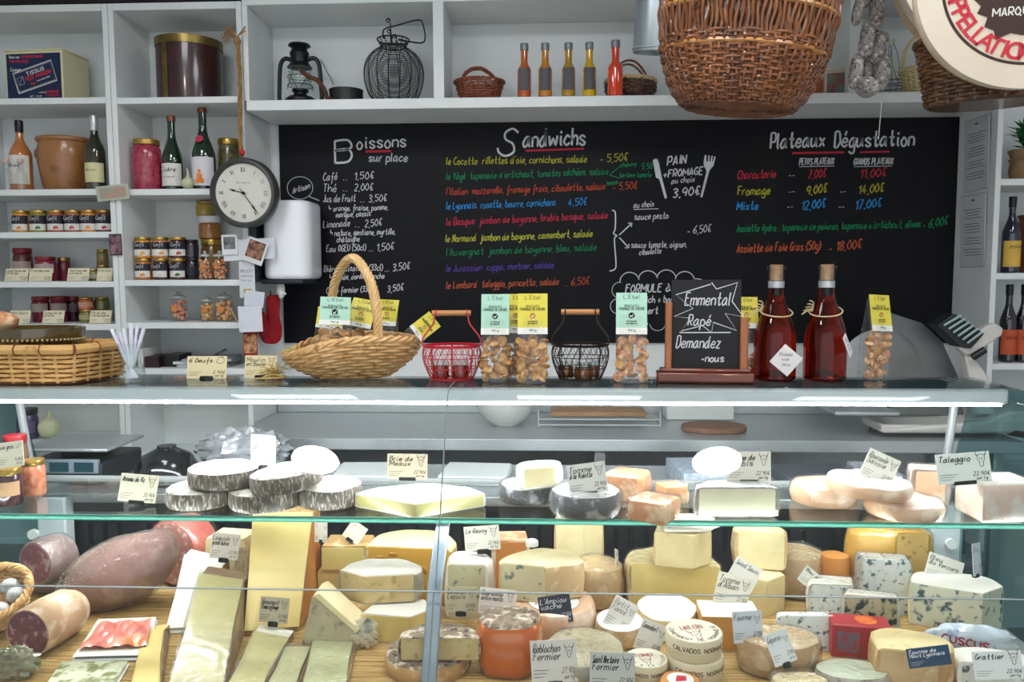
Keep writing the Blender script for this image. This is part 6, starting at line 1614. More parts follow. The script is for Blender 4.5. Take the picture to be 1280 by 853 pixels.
t = thing('garlic_bulb', 'pale garlic bulb beside the purple jar behind the glass', 'garlic', put(62, 0.858, 3.30))
lump(MB(), (0, 0, 0.047), 0.044, 1, 1, 1.0, 0.06, 2.0).build('bulb', M('garlic', '#c9c9a8'), t); MB().tube([(0, 0, 0.085), (0.005, 0, 0.12)], [0.011, 0.005], 7).build('stem', M('garlic', ''), t)
# ------------------------------------------------------------------ cheese
ZS = ZSH + 0.0006
ZK = ZD - 0.012 + 0.0075         # top of the straw mat
m_c = {}
def cm(n, *a, **k):
    m_c[n] = M('cheese_' + n, *a, **k); return m_c[n]
cm('ivory', '#e4d2a2', '#d6c08a', 14, 0.5, sss=0.15, bump=0.3, bscale=60, spot='#cbb57f', sscale=45, sthr=0.66)
cm('cream', '#e9dab0', '#ddcb98', 14, 0.45, sss=0.15, bump=0.25, bscale=50)
cm('butter', '#dfc983', '#d5bc70', 9, 0.4, sss=0.15, bump=0.06)
cm('comte', '#e6d08c', '#dcc27a', 5, 0.35, sss=0.15, bump=0.15, bscale=30)
cm('olive', '#c9bf8c', '#bab07a', 9, 0.3, coat=0.5, sss=0.1, bump=0.1)
cm('sage', '#bdbd94', '#aeae84', 9, 0.3, coat=0.5, sss=0.1, bump=0.1)
cm('emmental', '#d9a94e', '#cf9a3e', 5, 0.4, sss=0.15, bump=0.06)
cm('buff', '#cbb583', '#bca470', 22, 0.55, bump=0.25, bscale=110, spot='#a8905c', sscale=50, sthr=0.63)
cm('greyface', '#b9ae90', '#a99d7e', 18, 0.55, bump=0.15, spot='#85806f', sscale=40, sthr=0.62)
cm('bluespot', '#cfc6a2', '#c2b892', 12, 0.5, sss=0.1, bump=0.15, spot='#6f7a70', sscale=42, sthr=0.62, ssoft=0.04)
cm('blue', '#d6d6c2', '#c9c9b2', 10, 0.5, sss=0.1, bump=0.25, bscale=70, spot='#3f5a62', sscale=46, sthr=0.585, ssoft=0.05)
cm('bluewhite', '#dde0dc', '#d0d6d2', 10, 0.5, sss=0.1, bump=0.2, bscale=70, spot='#50676f', sscale=60, sthr=0.60, ssoft=0.04)
cm('bluedark', '#bdb596', '#aea584', 10, 0.5, bump=0.3, bscale=80, spot='#2f3c40', sscale=48, sthr=0.54, ssoft=0.05)
cm('bloom', '#ece8de', '#e2dccf', 16, 0.7, bump=0.15, bscale=60, sss=0.1)
cm('fresh', '#efece4', '#e8e4d8', 8, 0.5, bump=0.08, sss=0.15)
cm('bloomgrey', '#c9c4bb', '#ada69b', 24, 0.8, bump=0.35, bscale=90, spot='#7a736a', sscale=50, sthr=0.60)
cm('greyside', '#6b625a', '#544c45', 26, 0.8, bump=0.4, bscale=90, spot='#a8a098', sscale=60, sthr=0.57, stretch=(3, 3, 0.7))
cm('ash', '#3d3c41', '#56555a', 18, 0.7, bump=0.3, bscale=80, spot='#98979a', sscale=34, sthr=0.60)
cm('ashtop', '#c4c2c0', '#a6a4a3', 22, 0.7, bump=0.2, spot='#8d8b8c', sscale=34, sthr=0.62)
cm('tan', '#c09a68', '#ad8452', 14, 0.6, bump=0.2, bscale=60, spot='#d9bd92', sscale=26, sthr=0.6)
cm('tanpale', '#cfb184', '#c2a070', 12, 0.6, bump=0.2, bscale=60, spot='#e0ccac', sscale=24, sthr=0.58)
cm('orange', '#cf8a4a', '#c07a3a', 10, 0.5, bump=0.15, coat=0.3)
cm('orangedeep', '#b9501c', '#a8431a', 8, 0.28, coat=0.9, bump=0.12)
cm('washed', '#d0966a', '#c08258', 18, 0.5, bump=0.3, bscale=50, coat=0.4, spot='#e6c4a4', sscale=20, sthr=0.56)
cm('washedpale', '#d9b494', '#cf9f7c', 14, 0.5, bump=0.2, bscale=50, coat=0.5, spot='#ead6c4', sscale=16, sthr=0.54)
cm('pinkwhite', '#e2cbbd', '#dab8a8', 12, 0.35, bump=0.3, bscale=40, coat=0.7, spot='#e8ded6', sscale=14, sthr=0.52)
cm('brownrind', '#967a5a', '#80644a', 16, 0.6, bump=0.3, bscale=70, coat=0.4, spot='#a58a66', sscale=30, sthr=0.6)
cm('crust', '#8d7a66', '#6f5c4a', 34, 0.85, bump=0.7, bscale=110, spot='#c2b5a2', sscale=48, sthr=0.57, spot2='#4a3a2e', s2scale=60, s2thr=0.64)
cm('cumin', '#dfae50', '#d49f40', 8, 0.35, coat=0.6, bump=0.1, spot='#8a6228', sscale=75, sthr=0.70, ssoft=0.03)
cm('rindgrey', '#a39a88', '#8f8674', 18, 0.7, bump=0.3, bscale=70)
def cheese(name, label, P, out, h, rind, paste, cuts=(), top=None, rot=(0, 0, 0), bulge=0.006, inset=0.006, wrap=None, edge=0.004, cat='cheese', group=None, amp=0.0016, part='paste', seed=0, top_cut=False):
    """a cheese of outline OUT (x,y metres, counter-clockwise) and height H; edges in CUTS show the paste"""
    n = len(out); cuts = set(c % n for c in cuts)
    if n < 16 and not cuts and n > 5:
        out = smoothp(out, 4, True); n = len(out)
    elif cuts and n < 16 and n - len(cuts) >= 4:
        k0 = max(c for c in cuts if (c + 1) % n not in cuts)          # the edge after it starts the rounded run
        seq = [out[(k0 + 1 + i) % n] for i in range(n)]
        nc = len(cuts)                                                # cut edges are together, at the end
        run = seq[:n - nc + 1]
        new = smoothp([tuple(p) for p in run], 4)
        out = new + [tuple(p) for p in seq[n - nc + 1:]]
        n = len(out); cuts = set(range(n - nc, n))
    t = thing(name, label, cat, P, rot, group)
    lv = [0, 0.06, 0.25, 0.5, 0.75, 0.94, 1.0]
    V2 = [Vector(p) for p in out]
    def dirs(i):
        prev_cut, next_cut = ((i - 1) % n) in cuts, i in cuts
        e0 = (V2[i] - V2[i - 1]).normalized(); e1 = (V2[(i + 1) % n] - V2[i]).normalized()
        n0 = Vector((e0.y, -e0.x)); n1 = Vector((e1.y, -e1.x))
        if prev_cut and next_cut: return Vector((0, 0))
        if not prev_cut and not next_cut:
            d = n0 + n1
            return d.normalized() if d.length > 1e-6 else n0
        if prev_cut: return e0 * max(0, n1.dot(e0))
        return -e1 * max(0, n0.dot(-e1))
    D_ = [dirs(i) for i in range(n)]
    def shell(k=0.0, dz=0.0, na=amp):
        vs = []
        for u in lv:
            off = bulge * (4 * u * (1 - u)) ** 0.7 - (edge if u in (0, 1.0) else 0) + k
            for i in range(n):
                p = V2[i] + D_[i] * off
                if k and D_[i].length < 1e-6: p = p + (p.normalized() * k if p.length > 1e-6 else Vector((0, -k)))
                nz = noise.noise(Vector((p.x * 28 + seed * 3.3, p.y * 28, u * h * 28 + seed)))
                nz2 = noise.noise(Vector((p.x * 22 + 50 + seed, p.y * 22, 9.0)))
                q = D_[i] * nz * na * 1.5
                vs.append((p.x + q.x, p.y + q.y, max(0.0, u * h + (nz2 * na * 1.6 if u > 0.8 else 0)) + (dz if u > 0.9 else 0)))
        fs = []
        L = len(lv)
        for a in range(L - 1):
            for i in range(n):
                j = (i + 1) % n
                fs.append((a * n + i, a * n + j, (a + 1) * n + j, (a + 1) * n + i))
        bot = tuple(range(n - 1, -1, -1))
        topf = tuple(range((L - 1) * n, L * n))
        return vs, fs, bot, topf
    vs, fs, bot, topf = shell()
    mb = MB()
    mb.add(vs, fs + [bot], 0)
    mb.f.append(list(topf)); mb.mi.append(1)
    for q in range(len(fs)):
        if q >= 5 * n: mb.mi[q] = 1
    b = mb.build('rind', [rind, top or rind], t, angle=50)
    if cuts:
        mb = MB()
        for c in sorted(cuts):
            p, q = V2[c], V2[(c + 1) % n]
            e = (q - p).normalized(); L_ = (q - p).length; nn = Vector((e.y, -e.x))
            a0 = 0.0 if ((c - 1) % n) in cuts else inset
            a1 = L_ if ((c + 1) % n) in cuts else L_ - inset
            zt = h + 0.0008 if top_cut else h - inset
            k = 10
            fr_ = []; bk = []
            # rounded outline of the cut face
            rc = min(inset * 1.4, 0.3 * h, 0.2 * L_)
            oo = []
            corners = [(a0, inset, ((c - 1) % n) in cuts), (a1, inset, ((c + 1) % n) in cuts), (a1, zt, ((c + 1) % n) in cuts or top_cut), (a0, zt, ((c - 1) % n) in cuts or top_cut)]
            for ci, (ax, az, sharp) in enumerate(corners):
                if sharp: oo.append((ax, az)); continue
                sx_ = 1 if ci in (0, 3) else -1; sz_ = 1 if ci in (0, 1) else -1
                cxx, czz = ax + sx_ * rc, az + sz_ * rc
                st = {0: 180, 1: 270, 2: 0, 3: 90}[ci]
                for w in range(4):
                    a = R(st + 30 * w); oo.append((cxx + rc * math.cos(a), czz + rc * math.sin(a)))
            vs2 = []
            for side in (0.0012, -0.001):
                for ax, az in oo:
                    x, y = p + e * ax + nn * side
                    vs2.append((x, y, az))
            m_ = len(oo)
            f2 = [tuple(range(m_)), tuple(range(2 * m_ - 1, m_ - 1, -1))] + [(i, m_ + i, m_ + (i + 1) % m_, (i + 1) % m_) for i in range(m_)]
            mb.add(vs2, f2)
        mb.build(part, paste, t, smooth=False)
    if wrap:
        vs, fs, bot, topf = shell(0.004, 0.004, 0.004)
        MB().add(vs, fs + [bot, topf]).build('plastic_wrap', wrap, t)
    return t
def halfdisc(r, n=18, sq=1.0): return [(-r, 0)] + [(r * math.cos(R(a)), r * sq * math.sin(R(a))) for a in [180 * k / n for k in range(0, n)]]
def disc(r, n=36, sy=1.0): return [(r * math.cos(2 * PI * k / n), r * sy * math.sin(2 * PI * k / n)) for k in range(n)]
def sector(r, a0, a1, n=18): return [(0, 0)] + [(r * math.cos(R(a0 + (a1 - a0) * k / n)), r * math.sin(R(a0 + (a1 - a0) * k / n))) for k in range(n + 1)]
def rect(w, d): return [(-w / 2, -d / 2), (w / 2, -d / 2), (w / 2, d / 2), (-w / 2, d / 2)]
def wheel(label, P, r, h, side, top, rot=(0, 0, 0), bulge=0.006, wrap=None, group=None, sy=1.0, seed=0, name='round_cheese', edge=0.006, amp=0.002):
    return cheese(name, label, P, disc(r, 40, sy), h, side, None, (), top, rot, bulge, wrap=wrap, group=group, edge=edge, amp=amp, seed=seed)
def ramp(name, label, TL, zb, top, side, back=0.0, cat='cheese', right=None, wrap=False, inset=0.004, group=None, zdrop=0.0, part='paste'):
    """a big piece lying with its cut face up: TL = front-left, front-right, back-right, back-left corners of that face"""
    A = [at(*c) for c in TL]
    A = [a if a.z > zb + 0.013 else on(c[0], c[1], zb + 0.013) for a, c in zip(A, TL)]
    c0 = sum(A, Vector()) / 4
    P = Vector((c0.x, c0.y, zb))
    t = thing(name, label, cat, P, group=group)
    A = [a - P for a in A]
    up = [Vector((a.x, a.y, max(a.z, 0.012))) for a in A]
    lo = [Vector((a.x, a.y, 0)) for a in A]
    NR = (up[1] - up[0]).cross(up[3] - up[0]).normalized()
    if back:
        up_b = [up[3] + Vector((0, back, 0)), up[2] + Vector((0, back, 0))]
        mb = MB()
        upk = up; up = [u_ - NR * 0.007 for u_ in up]
        vs = [lo[0], lo[1], lo[2] + Vector((0, back, 0)), lo[3] + Vector((0, back, 0)), up[0], up[1], up[2], up[3], up_b[1], up_b[0]]
        fs = [(0, 3, 2, 1), (0, 1, 5, 4), (4, 5, 6, 7), (7, 6, 8, 9), (3, 9, 8, 2), (1, 2, 8, 6, 5), (0, 4, 7, 9, 3)]
        mb.add(vs, fs); up = upk
    else:
        mb = MB().hexa(lo + [u_ - NR * 0.007 for u_ in up])
    mb.build('rind', side, t, bevel=0.005, seg=3)
    # the cut face
    nrm = (up[1] - up[0]).cross(up[3] - up[0]).normalized()
    cc_ = sum(up, Vector()) / 4
    n = 10
    vs = []; fs = []
    for i in range(n + 1):
        for j in range(n + 1):
            u, v = j / n, i / n
            p = up[0].lerp(up[1], u).lerp(up[3].lerp(up[2], u), v)
            k = 1 - inset / max(0.02, (p - cc_).length)
            p = cc_ + (p - cc_) * k
            e_ = min(u, 1 - u, v, 1 - v)
            vs.append(p + nrm * (0.0026 + 0.0012 * noise.noise(p * 30) * (1 if e_ > 0 else 0) - (0.002 if e_ == 0 else 0)))
    for i in range(n):
        for j in range(n):
            a = i * (n + 1) + j
            fs.append((a, a + 1, a + n + 2, a + n + 1))
    MB().add(vs, fs).build(part, top, t)
    if right:
        q = [lo[1], lo[2] + Vector((0, back, 0)), up[2] + Vector((0, back, 0)), up[2], up[1]] if back else [lo[1], lo[2], up[2], up[1]]
        c_ = sum(q, Vector()) / len(q)
        q = [c_ + (x - c_) * 0.93 for x in q]
        m_ = len(q)
        o1 = [x + Vector((0.0014, 0, 0)) for x in q]; o2 = [x - Vector((0.001, 0, 0)) for x in q]
        MB().add(o1 + o2, [tuple(range(m_)), tuple(range(2 * m_ - 1, m_ - 1, -1))] + [(i, m_ + i, m_ + (i + 1) % m_, (i + 1) % m_) for i in range(m_)]).build('side_rind', right, t, smooth=False)
    if wrap:
        k = 1.025
        f = lambda a: Vector((a.x * k, a.y * k, a.z))
        nv = 12
        lo2 = [f(a) for a in lo]; up2 = [f(a) + Vector((0, 0, 0.006)) for a in up]
        vs = []
        ring_ = []
        for i in range(4):
            for q in range(nv): ring_.append((i, q / nv))
        for lvv in (0.02, 0.5, 1.0):
            for i, q in ring_:
                p = lo2[i].lerp(lo2[(i + 1) % 4], q).lerp(up2[i].lerp(up2[(i + 1) % 4], q), lvv)
                nz = noise.noise(p * 45) * 0.004
                vs.append(p + Vector((nz, nz, nz * 0.6 if lvv == 1.0 else 0)))
        m_ = len(ring_); fs = []
        for a in range(2):
            for i in range(m_): fs.append((a * m_ + i, a * m_ + (i + 1) % m_, (a + 1) * m_ + (i + 1) % m_, (a + 1) * m_ + i))
        fs.append(tuple(range(2 * m_, 3 * m_))); fs.append(tuple(reversed(range(m_))))
        MB().add(vs, fs).build('plastic_wrap', m_film, t)
    return t
def cpx(label, px, py, Y, wpx, hpx, lines, rot=(R(-8), 0, 0), colr='#e0d8c8', clip='oval', icon='cow', price='22,90€', name='price_card', ink=None, lift=0.004):
    s = S(Y)
    return card(label, at(px, py, Y), wpx * s, hpx * s, lines, rot, colr, clip, icon, 'price cards in the display case', name, price, 'price card', lift, ink)
# straw mat on the deck
t = thing('straw_mat', 'straw mat covering the floor of the display case', 'mat', (0, 2.0, ZD - 0.0115))
m_straw = M('straw', '#bf9d60', '#a8834a', 8, 0.75, spot='#d8bd84', sscale=30, sthr=0.6, stretch=(0.4, 30, 1))
mb = MB().span((cx0 + 0.06, 1.63 - 2.0, 0.0), (cx1 - 0.06, 2.31 - 2.0, 0.003)); mb.build('mat_base', m_straw, t)
mb = MB(); rr = random.Random(2)
for k in range(92):
    y = 1.635 - 2.0 + 0.67 * k / 92
    pts = [(cx0 + 0.07 + (cx1 - cx0 - 0.14) * i / 24, y + rr.uniform(-0.0018, 0.0018), 0.0035 + rr.uniform(0, 0.001)) for i in range(25)]
    mb.tube(pts, 0.0028 + 0.0005 * rr.random(), 5)
o_ = mb.build('straw_stems', m_straw, t); o_['kind'] = 'stuff'
mb = MB()
for k in range(12): mb.tube([(cx0 + 0.15 + 0.23 * k, 1.64 - 2.0, 0.0066), (cx0 + 0.15 + 0.23 * k, 2.30 - 2.0, 0.0066)], 0.0007, 4)
mb.build('binding', m_twine, t)

# ------------------------------------------------------------------ on the glass shelf
def onS(px, py): return on(px, py, ZS)
g1 = 'grey-rinded tommes on the glass shelf'
p = onS(252, 629); wheel('grey-rinded tomme at the far left, bottom of its pile on the glass shelf', p, 0.083, 0.047, m_c['greyside'], m_c['bloomgrey'], group=g1, seed=1)
p2 = onS(333, 631); wheel('grey-rinded tomme beside the leftmost one, under a tilted tomme', p2, 0.090, 0.048, m_c['greyside'], m_c['bloomgrey'], group=g1, seed=2)
wheel('white-topped grey tomme on top of the leftmost tomme', on(281, 604, ZS + 0.0505), 0.088, 0.046, m_c['greyside'], m_c['bloom'], (0, R(1), 0), group=g1, seed=3)
wheel('tilted grey tomme on top of its pile with a card seen edge-on', on(360, 608, ZS + 0.060), 0.086, 0.046, m_c['greyside'], m_c['bloomgrey'], (R(2), R(-7), 0), group=g1, seed=4)
p = onS(413, 629); wheel('grey-rinded tomme right of the tommes pile, next to the brie', p, 0.078, 0.055, m_c['greyside'], m_c['bloom'], group=g1, seed=5)
cpx('price card seen almost edge-on standing on the tilted tomme', 329, 585, 2.05, 50, 40, ['Tomme', 'grise'], (R(-8), R(14), R(72)), '#dcdcda')
cpx('price card with clip on the glass shelf left of the grey tommes', 170, 630, 2.01, 48, 36, ['Anneau du Vic'], (R(-14), R(6), R(6)), '#d9d0bb', 'plate')
# brie
p = onS(519, 648)
br = cheese('brie_wedge', 'huge white brie wedge with creamy cut sides on the glass shelf', p, sector(0.195, 33, 152, 26), 0.036, m_c['bloom'], M('brie_paste', '#d5c98e', '#c8bb7c', 10, 0.35, coat=0.4, sss=0.2), [0, 27], m_c['bloom'], inset=0.0035, bulge=0.004, edge=0.003)
cpx('price card reading Brie de Meaux standing on the brie', 509, 601, 2.08, 52, 32, ['Brie de', 'Meaux'], (R(-6), 0, R(-2)), '#ddd0b8', 'plate')
# ash tommes
p = onS(660, 625); wheel('ash-grey tomme under a cut white wedge', p, 0.068, 0.048, m_c['ash'], m_c['ashtop'], seed=6, bulge=0.009, wrap=m_film)
cheese('cheese_wedge', 'white-topped cut wedge lying on the ash-grey tomme', on(672, 612, ZS + 0.0535), [(-0.036, 0), (0.052, -0.012 + 0.03), (0.066, 0.06), (0.03, 0.085), (-0.02, 0.08), (-0.045, 0.05)], 0.056, m_c['bloom'], m_c['cream'], [0], m_c['bloom'], (0, R(-2), R(6)), inset=0.005)
p = onS(732, 640); wheel('ash-grey tomme with a price card stuck in its top', p, 0.080, 0.062, m_c['ash'], m_c['ashtop'], seed=7, bulge=0.012, edge=0.012, wrap=m_film)
cpx('price card reading Tomme a la Violette on the ash-grey tomme', 737, 619, 1.955, 49, 38, ['Tomme', 'à la Violette'], (R(-10), R(-9), R(-4)), '#d3d0ca', 'plate')
# washed-rind squares
def sq(label, px, py, w, h, rz, seed, mat='washed', tilt=0.0, z=ZS, d=None):
    c_ = on(px, py, z)
    return cheese('square_cheese', label, c_ + Vector((0, w * 0.5, 0)), [(x, y) for x, y in rrect(w, d or w, w * 0.08, 3)], h, m_c[mat], None, (), None, (R(tilt), 0, R(rz)), 0.004, group='square washed-rind cheeses on the glass shelf', wrap=m_film, edge=0.006, amp=0.003, seed=seed)
sq('square orange washed-rind cheese, rear left and tallest of three', 786, 629, 0.098, 0.072, -28, 11)
sq('square orange washed-rind cheese, rear right of three', 842, 632, 0.062, 0.050, 20, 12, z=ZS)
sq('square orange washed-rind cheese, nearest of three at the shelf edge', 820, 656, 0.092, 0.054, -32, 13)
# half tomme
cheese('cheese_half', 'half cheese with a broad pale cut face and white top on the glass shelf', onS(921, 647), halfdisc(0.098, 20, 0.9), 0.076, m_c['bloomgrey'], M('cheese_pale', '#c9c3aa', '#bdb698', 12, 0.45, coat=0.3, bump=0.1), [0], m_c['ashtop'], (0, 0, R(2)), inset=0.004, bulge=0.006, edge=0.012, wrap=m_film)
cpx('price card stuck in the pale half cheese beside the lamp reflection', 936, 604, 2.02, 56, 37, ['Tomme de', 'brebis'], (R(-6), 0, R(3)), '#d2cdc2', 'plate')
# round washed-rind wheels at the right
g2 = 'pale orange washed-rind wheels on the glass shelf'
wheel('pale orange wheel, left and half covered by its neighbour', onS(1030, 627), 0.078, 0.052, m_c['washedpale'], m_c['washedpale'], group=g2, seed=21, bulge=0.008, edge=0.01, wrap=m_film)
wheel('pale orange wheel, front one at the shelf edge under another wheel', onS(1129, 642), 0.085, 0.038, m_c['washedpale'], m_c['pinkwhite'], group=g2, seed=22, bulge=0.008, edge=0.01, wrap=m_film)
wheel('pale orange wheel lying on the other two with a price card', on(1091, 619, ZS + 0.058) + Vector((0, 0.030, 0)), 0.094, 0.034, m_c['washedpale'], m_c['bloom'], (R(1), R(3), 0), group=g2, seed=23, bulge=0.007, edge=0.008)
cpx('tilted price card stuck in the uppermost pale orange wheel', 1091, 604, 2.0, 40, 37, ['Roucoule', 'Savoie'], (R(-8), R(24), R(-8)), '#dfdcd4', 'plate')
cheese('taleggio_block', 'tall slanting pinkish slab in plastic between the wheels and the big block', onS(1186, 646) + Vector((0, 0.115, 0)), rect(0.080, 0.075), 0.098, m_c['pinkwhite'], m_c['washedpale'], [0], m_c['pinkwhite'], (0, 0, R(-16)), wrap=m_film, amp=0.003, seed=31)
cheese('taleggio_block', 'big pinkish plastic-wrapped block at the right end of the glass shelf', onS(1262, 654) + Vector((0.0, 0.060, 0)), rect(0.135, 0.105), 0.098, m_c['pinkwhite'], m_c['washedpale'], [], m_c['bloom'], (0, 0, R(5)), wrap=m_film, amp=0.003, seed=32)
cpx('price card reading Taleggio standing before the big pinkish block', 1207, 606, 1.955, 68, 37, ['Taleggio'], (R(-10), R(-4), R(4)), '#d9ded8', 'plate')
# jars at the left
jar('dark jam jar with gold lid and tan label at the end of the glass shelf', 'jar', onS(12, 630), 0.034, 0.098, '#3a1c24', 'gold', '#b08a68', lidh=0.17, paperz=(0.28, 0.66))
jar('jar of orange-red preserve with gold lid on the glass shelf', 'jar', onS(43, 618), 0.031, 0.098, '#a8583c', 'gold', fill2='#c98a6a', lidh=0.14)
jar('tall red-lidded jar behind the dark jam jar at the left edge', 'jar', onS(22, 608), 0.032, 0.150, '#6a4a38', 'red', '#c8c0b0', lidh=0.16)
cpx('price card leaning on the dark jam jar at the left edge', 14, 586, 1.975, 32, 33, ['Foie gras'], (R(-14), R(-6), R(12)), '#d4d0bb', None, 'salami', '9,80€')
# ------------------------------------------------------------------ on the straw mat: cured meats at the left
def onK(px, py): return on(px, py, ZK)
m_meat = M('cured_meat', '#8d1f30', '#a03c4a', 16, 0.3, coat=0.6, spot='#c9a09a', sscale=30, sthr=0.6)
m_sauf = M('salami_face', '#5d2c3c', '#74404e', 30, 0.4, coat=0.4, spot='#b08a8c', sscale=60, sthr=0.62)
m_skin = M('sausage_skin', '#b08a66', '#c4a280', 12, 0.6, bump=0.3, spot='#d6c2a8', sscale=18, sthr=0.56)
def roll(name, label, cat, face, axis, r, L, skin, facem, wrap=None, rim=0.05, sy=1.0):
    """a cut sausage or ham: FACE = centre of the cut end, AXIS points back along it"""
    ax = Vector(axis).normalized()
    t = thing(name, label, cat, face)
    q = ax.to_track_quat('Z', 'Y').to_matrix().to_4x4()
    MB().lathe([(0, 0), (r * 0.97, 0.0), (r, 0.004), (r * 1.03, L * 0.4), (r * 0.98, L * 0.75), (r * 0.75, L * 0.93), (r * 0.3, L), (0, L)], 36, 1, sy, T=q).build('skin', skin, t)
    MB().lathe([(0, -0.0015), (r * (0.95 - rim), -0.0015), (r * (0.98 - rim), 0.001), (0, 0.001)], 36, 1, sy, T=q).build('cut_face', facem, t)
    if wrap:
        mb = MB(); prof = [(0, -0.006), (r * 0.7, -0.006), (r * 1.02, -0.002), (r * 1.07, 0.01), (r * 1.1, L * 0.4), (r * 1.05, L * 0.8), (r * 0.4, L * 1.05), (0, L * 1.06)]
        mb.lathe(prof, 40, 1, sy, T=q)
        for v in mb.v:
            k = noise.noise(v * 40) * 0.004
            v += Vector((k, k, k))
        mb.build('plastic_wrap', wrap, t)
    return t
f = at(44, 705, 2.12)
roll('cured_ham_end', 'cut end of dark red cured ham in plastic at the upper left of the case', 'cured ham', f, (0.30, 1, 0.0), 0.062, 0.11, M('ham_skin', '#8d6a66', '#a58a88', 12, 0.4), m_meat, m_film2, 0.08)
q_s = onK(58, 752); lum = thing('wrapped_sausage', 'plastic-wrapped pale sausage lying under the cured ham end', 'sausage', Vector((q_s.x, q_s.y + 0.055, ZK + 0.035)))
mb = MB(); mb.lathe([(0, -0.085), (0.024, -0.08), (0.033, -0.05), (0.034, 0.03), (0.024, 0.075), (0, 0.085)], 22, T=Matrix.Rotation(R(90), 4, 'Y')); mb.build('sausage_body', M('grey_sausage', '#7d6f72', '#94888a', 14, 0.3, coat=0.7, bump=0.3), lum)
f = at(35, 804, 1.80)
roll('salami', 'thick purple salami with its cut face toward the glass at the lower left', 'salami', Vector((f.x, f.y, ZK + 0.0625)), (0.14, 1, 0.0), 0.0600, 0.17, m_skin, m_sauf, None, 0.04)
# little basket of white cheeses
bp = on(-14, 800, ZK) + Vector((0, 0.045, 0.052))
t = thing('wicker_basket', 'little wicker basket of white crottins at the left edge of the case', 'basket', bp, (R(30), R(8), 0))
wicker(t, lambda u: 0.062 + 0.022 * u, 0.075, 22, 9, 0.0042, m_trug, sides=5, rim_r=0.006, mat_rim=m_trug)
Tb = Matrix.Translation(bp) @ Matrix.Rotation(R(8), 4, 'Y') @ Matrix.Rotation(R(30), 4, 'X')
for k, (x, y, z, w) in enumerate([(0.03, -0.025, 0.05, 'lowest one'), (0.045, 0.02, 0.056, 'right-hand one'), (-0.01, 0.0, 0.052, 'left-hand one'), (0.015, 0.042, 0.056, 'topmost one')]):
    o_ = lump(MB(), (0, 0, 0), 0.023, 1, 1, 0.85, 0.06, 3, seed=k).build('crottin', m_c['ashtop'], None, loc=Tb @ Vector((x, y, z)))
    tag(o_, 'small round white crottin in the little wicker basket, ' + w, 'cheese', 'white crottins in the little basket')
t = thing('plastic_packet', 'crumpled greenish plastic packet in the bottom left corner of the case', 'packet', on(2, 862, ZK) + Vector((0, 0.05, 0)))
lump(MB(), (0, 0, 0.035), 0.05, 1.0, 0.6, 0.75, 0.4, 4, 26, 16, seed=14).build('packet_film', M('packet_olive', '#6a6648', '#8d8a70', 18, 0.25, coat=0.8, bump=0.6), t)
# big ham in misted plastic
hp_ = at(148, 742, 2.10)
t = thing('ham', 'large cured ham in misted droplet-covered plastic at the left of the case', 'ham', Vector((hp_.x, hp_.y, ZK)))
MH = Matrix.Translation((0, 0, 0.098)) @ Matrix.Rotation(R(-27), 4, 'Y')
mb = MB(); lump(mb, (0, 0, 0), 0.1, 1.75, 0.85, 0.86, 0.10, 1.6, 40, 24, T=MH, seed=3)
for v in mb.v: v.z = max(0.001, v.z)
mb.build('ham_meat', M('ham_rind', '#b57f80', '#995f68', 6, 0.35, coat=0.5, bump=0.2, spot='#c9a88c', sscale=9, sthr=0.55), t)
mb = MB(); lump(mb, (0, 0, 0), 0.1055, 1.76, 0.88, 0.88, 0.12, 1.8, 60, 34, T=MH, seed=3)
for v in mb.v:
    k = noise.noise(v * 30) * 0.004; v += Vector((k, -abs(k), k)); v.z = max(0.0006, v.z)
mist = clear('misted_film', '#efe9e2', 0.05, 0.10, bump=1.0, bscale=150, haze=0.14, hazecol='#d6c8ba')
mb.build('plastic_wrap', mist, t)
mb = MB(); rr = random.Random(31)
for k in range(420):
    ph = rr.uniform(-2.9, -0.2); th = rr.uniform(0.25, 1.35)
    d_ = Vector((1.76 * math.sin(th) * math.cos(ph) * 0.1, 0.88 * math.sin(th) * math.sin(ph) * 0.1, 0.88 * math.cos(th) * 0.1)) * 1.06
    lump(mb, tuple(MH @ d_), rr.uniform(0.0012, 0.0024), 1, 1, 1, 0, 1, 6, 4)
o_ = mb.build('water_droplets', M('droplet', '#a8958a', rough=0.12, spec=0.6), t); o_['kind'] = 'stuff'
f = at(214, 688, 2.24)
roll('mortadella', 'pink mortadella with speckled cut face and red skin behind the ham', 'mortadella', Vector((f.x, f.y, ZK + 0.106)), (0.40, 1, 0.02), 0.098, 0.12, M('mortadella_skin', '#c05a50', '#cf7a6e', 8, 0.3, coat=0.7), M('mortadella_face', '#c98a80', '#be7a70', 10, 0.35, coat=0.5, spot='#e8d0c4', sscale=60, sthr=0.58), m_film, 0.03)
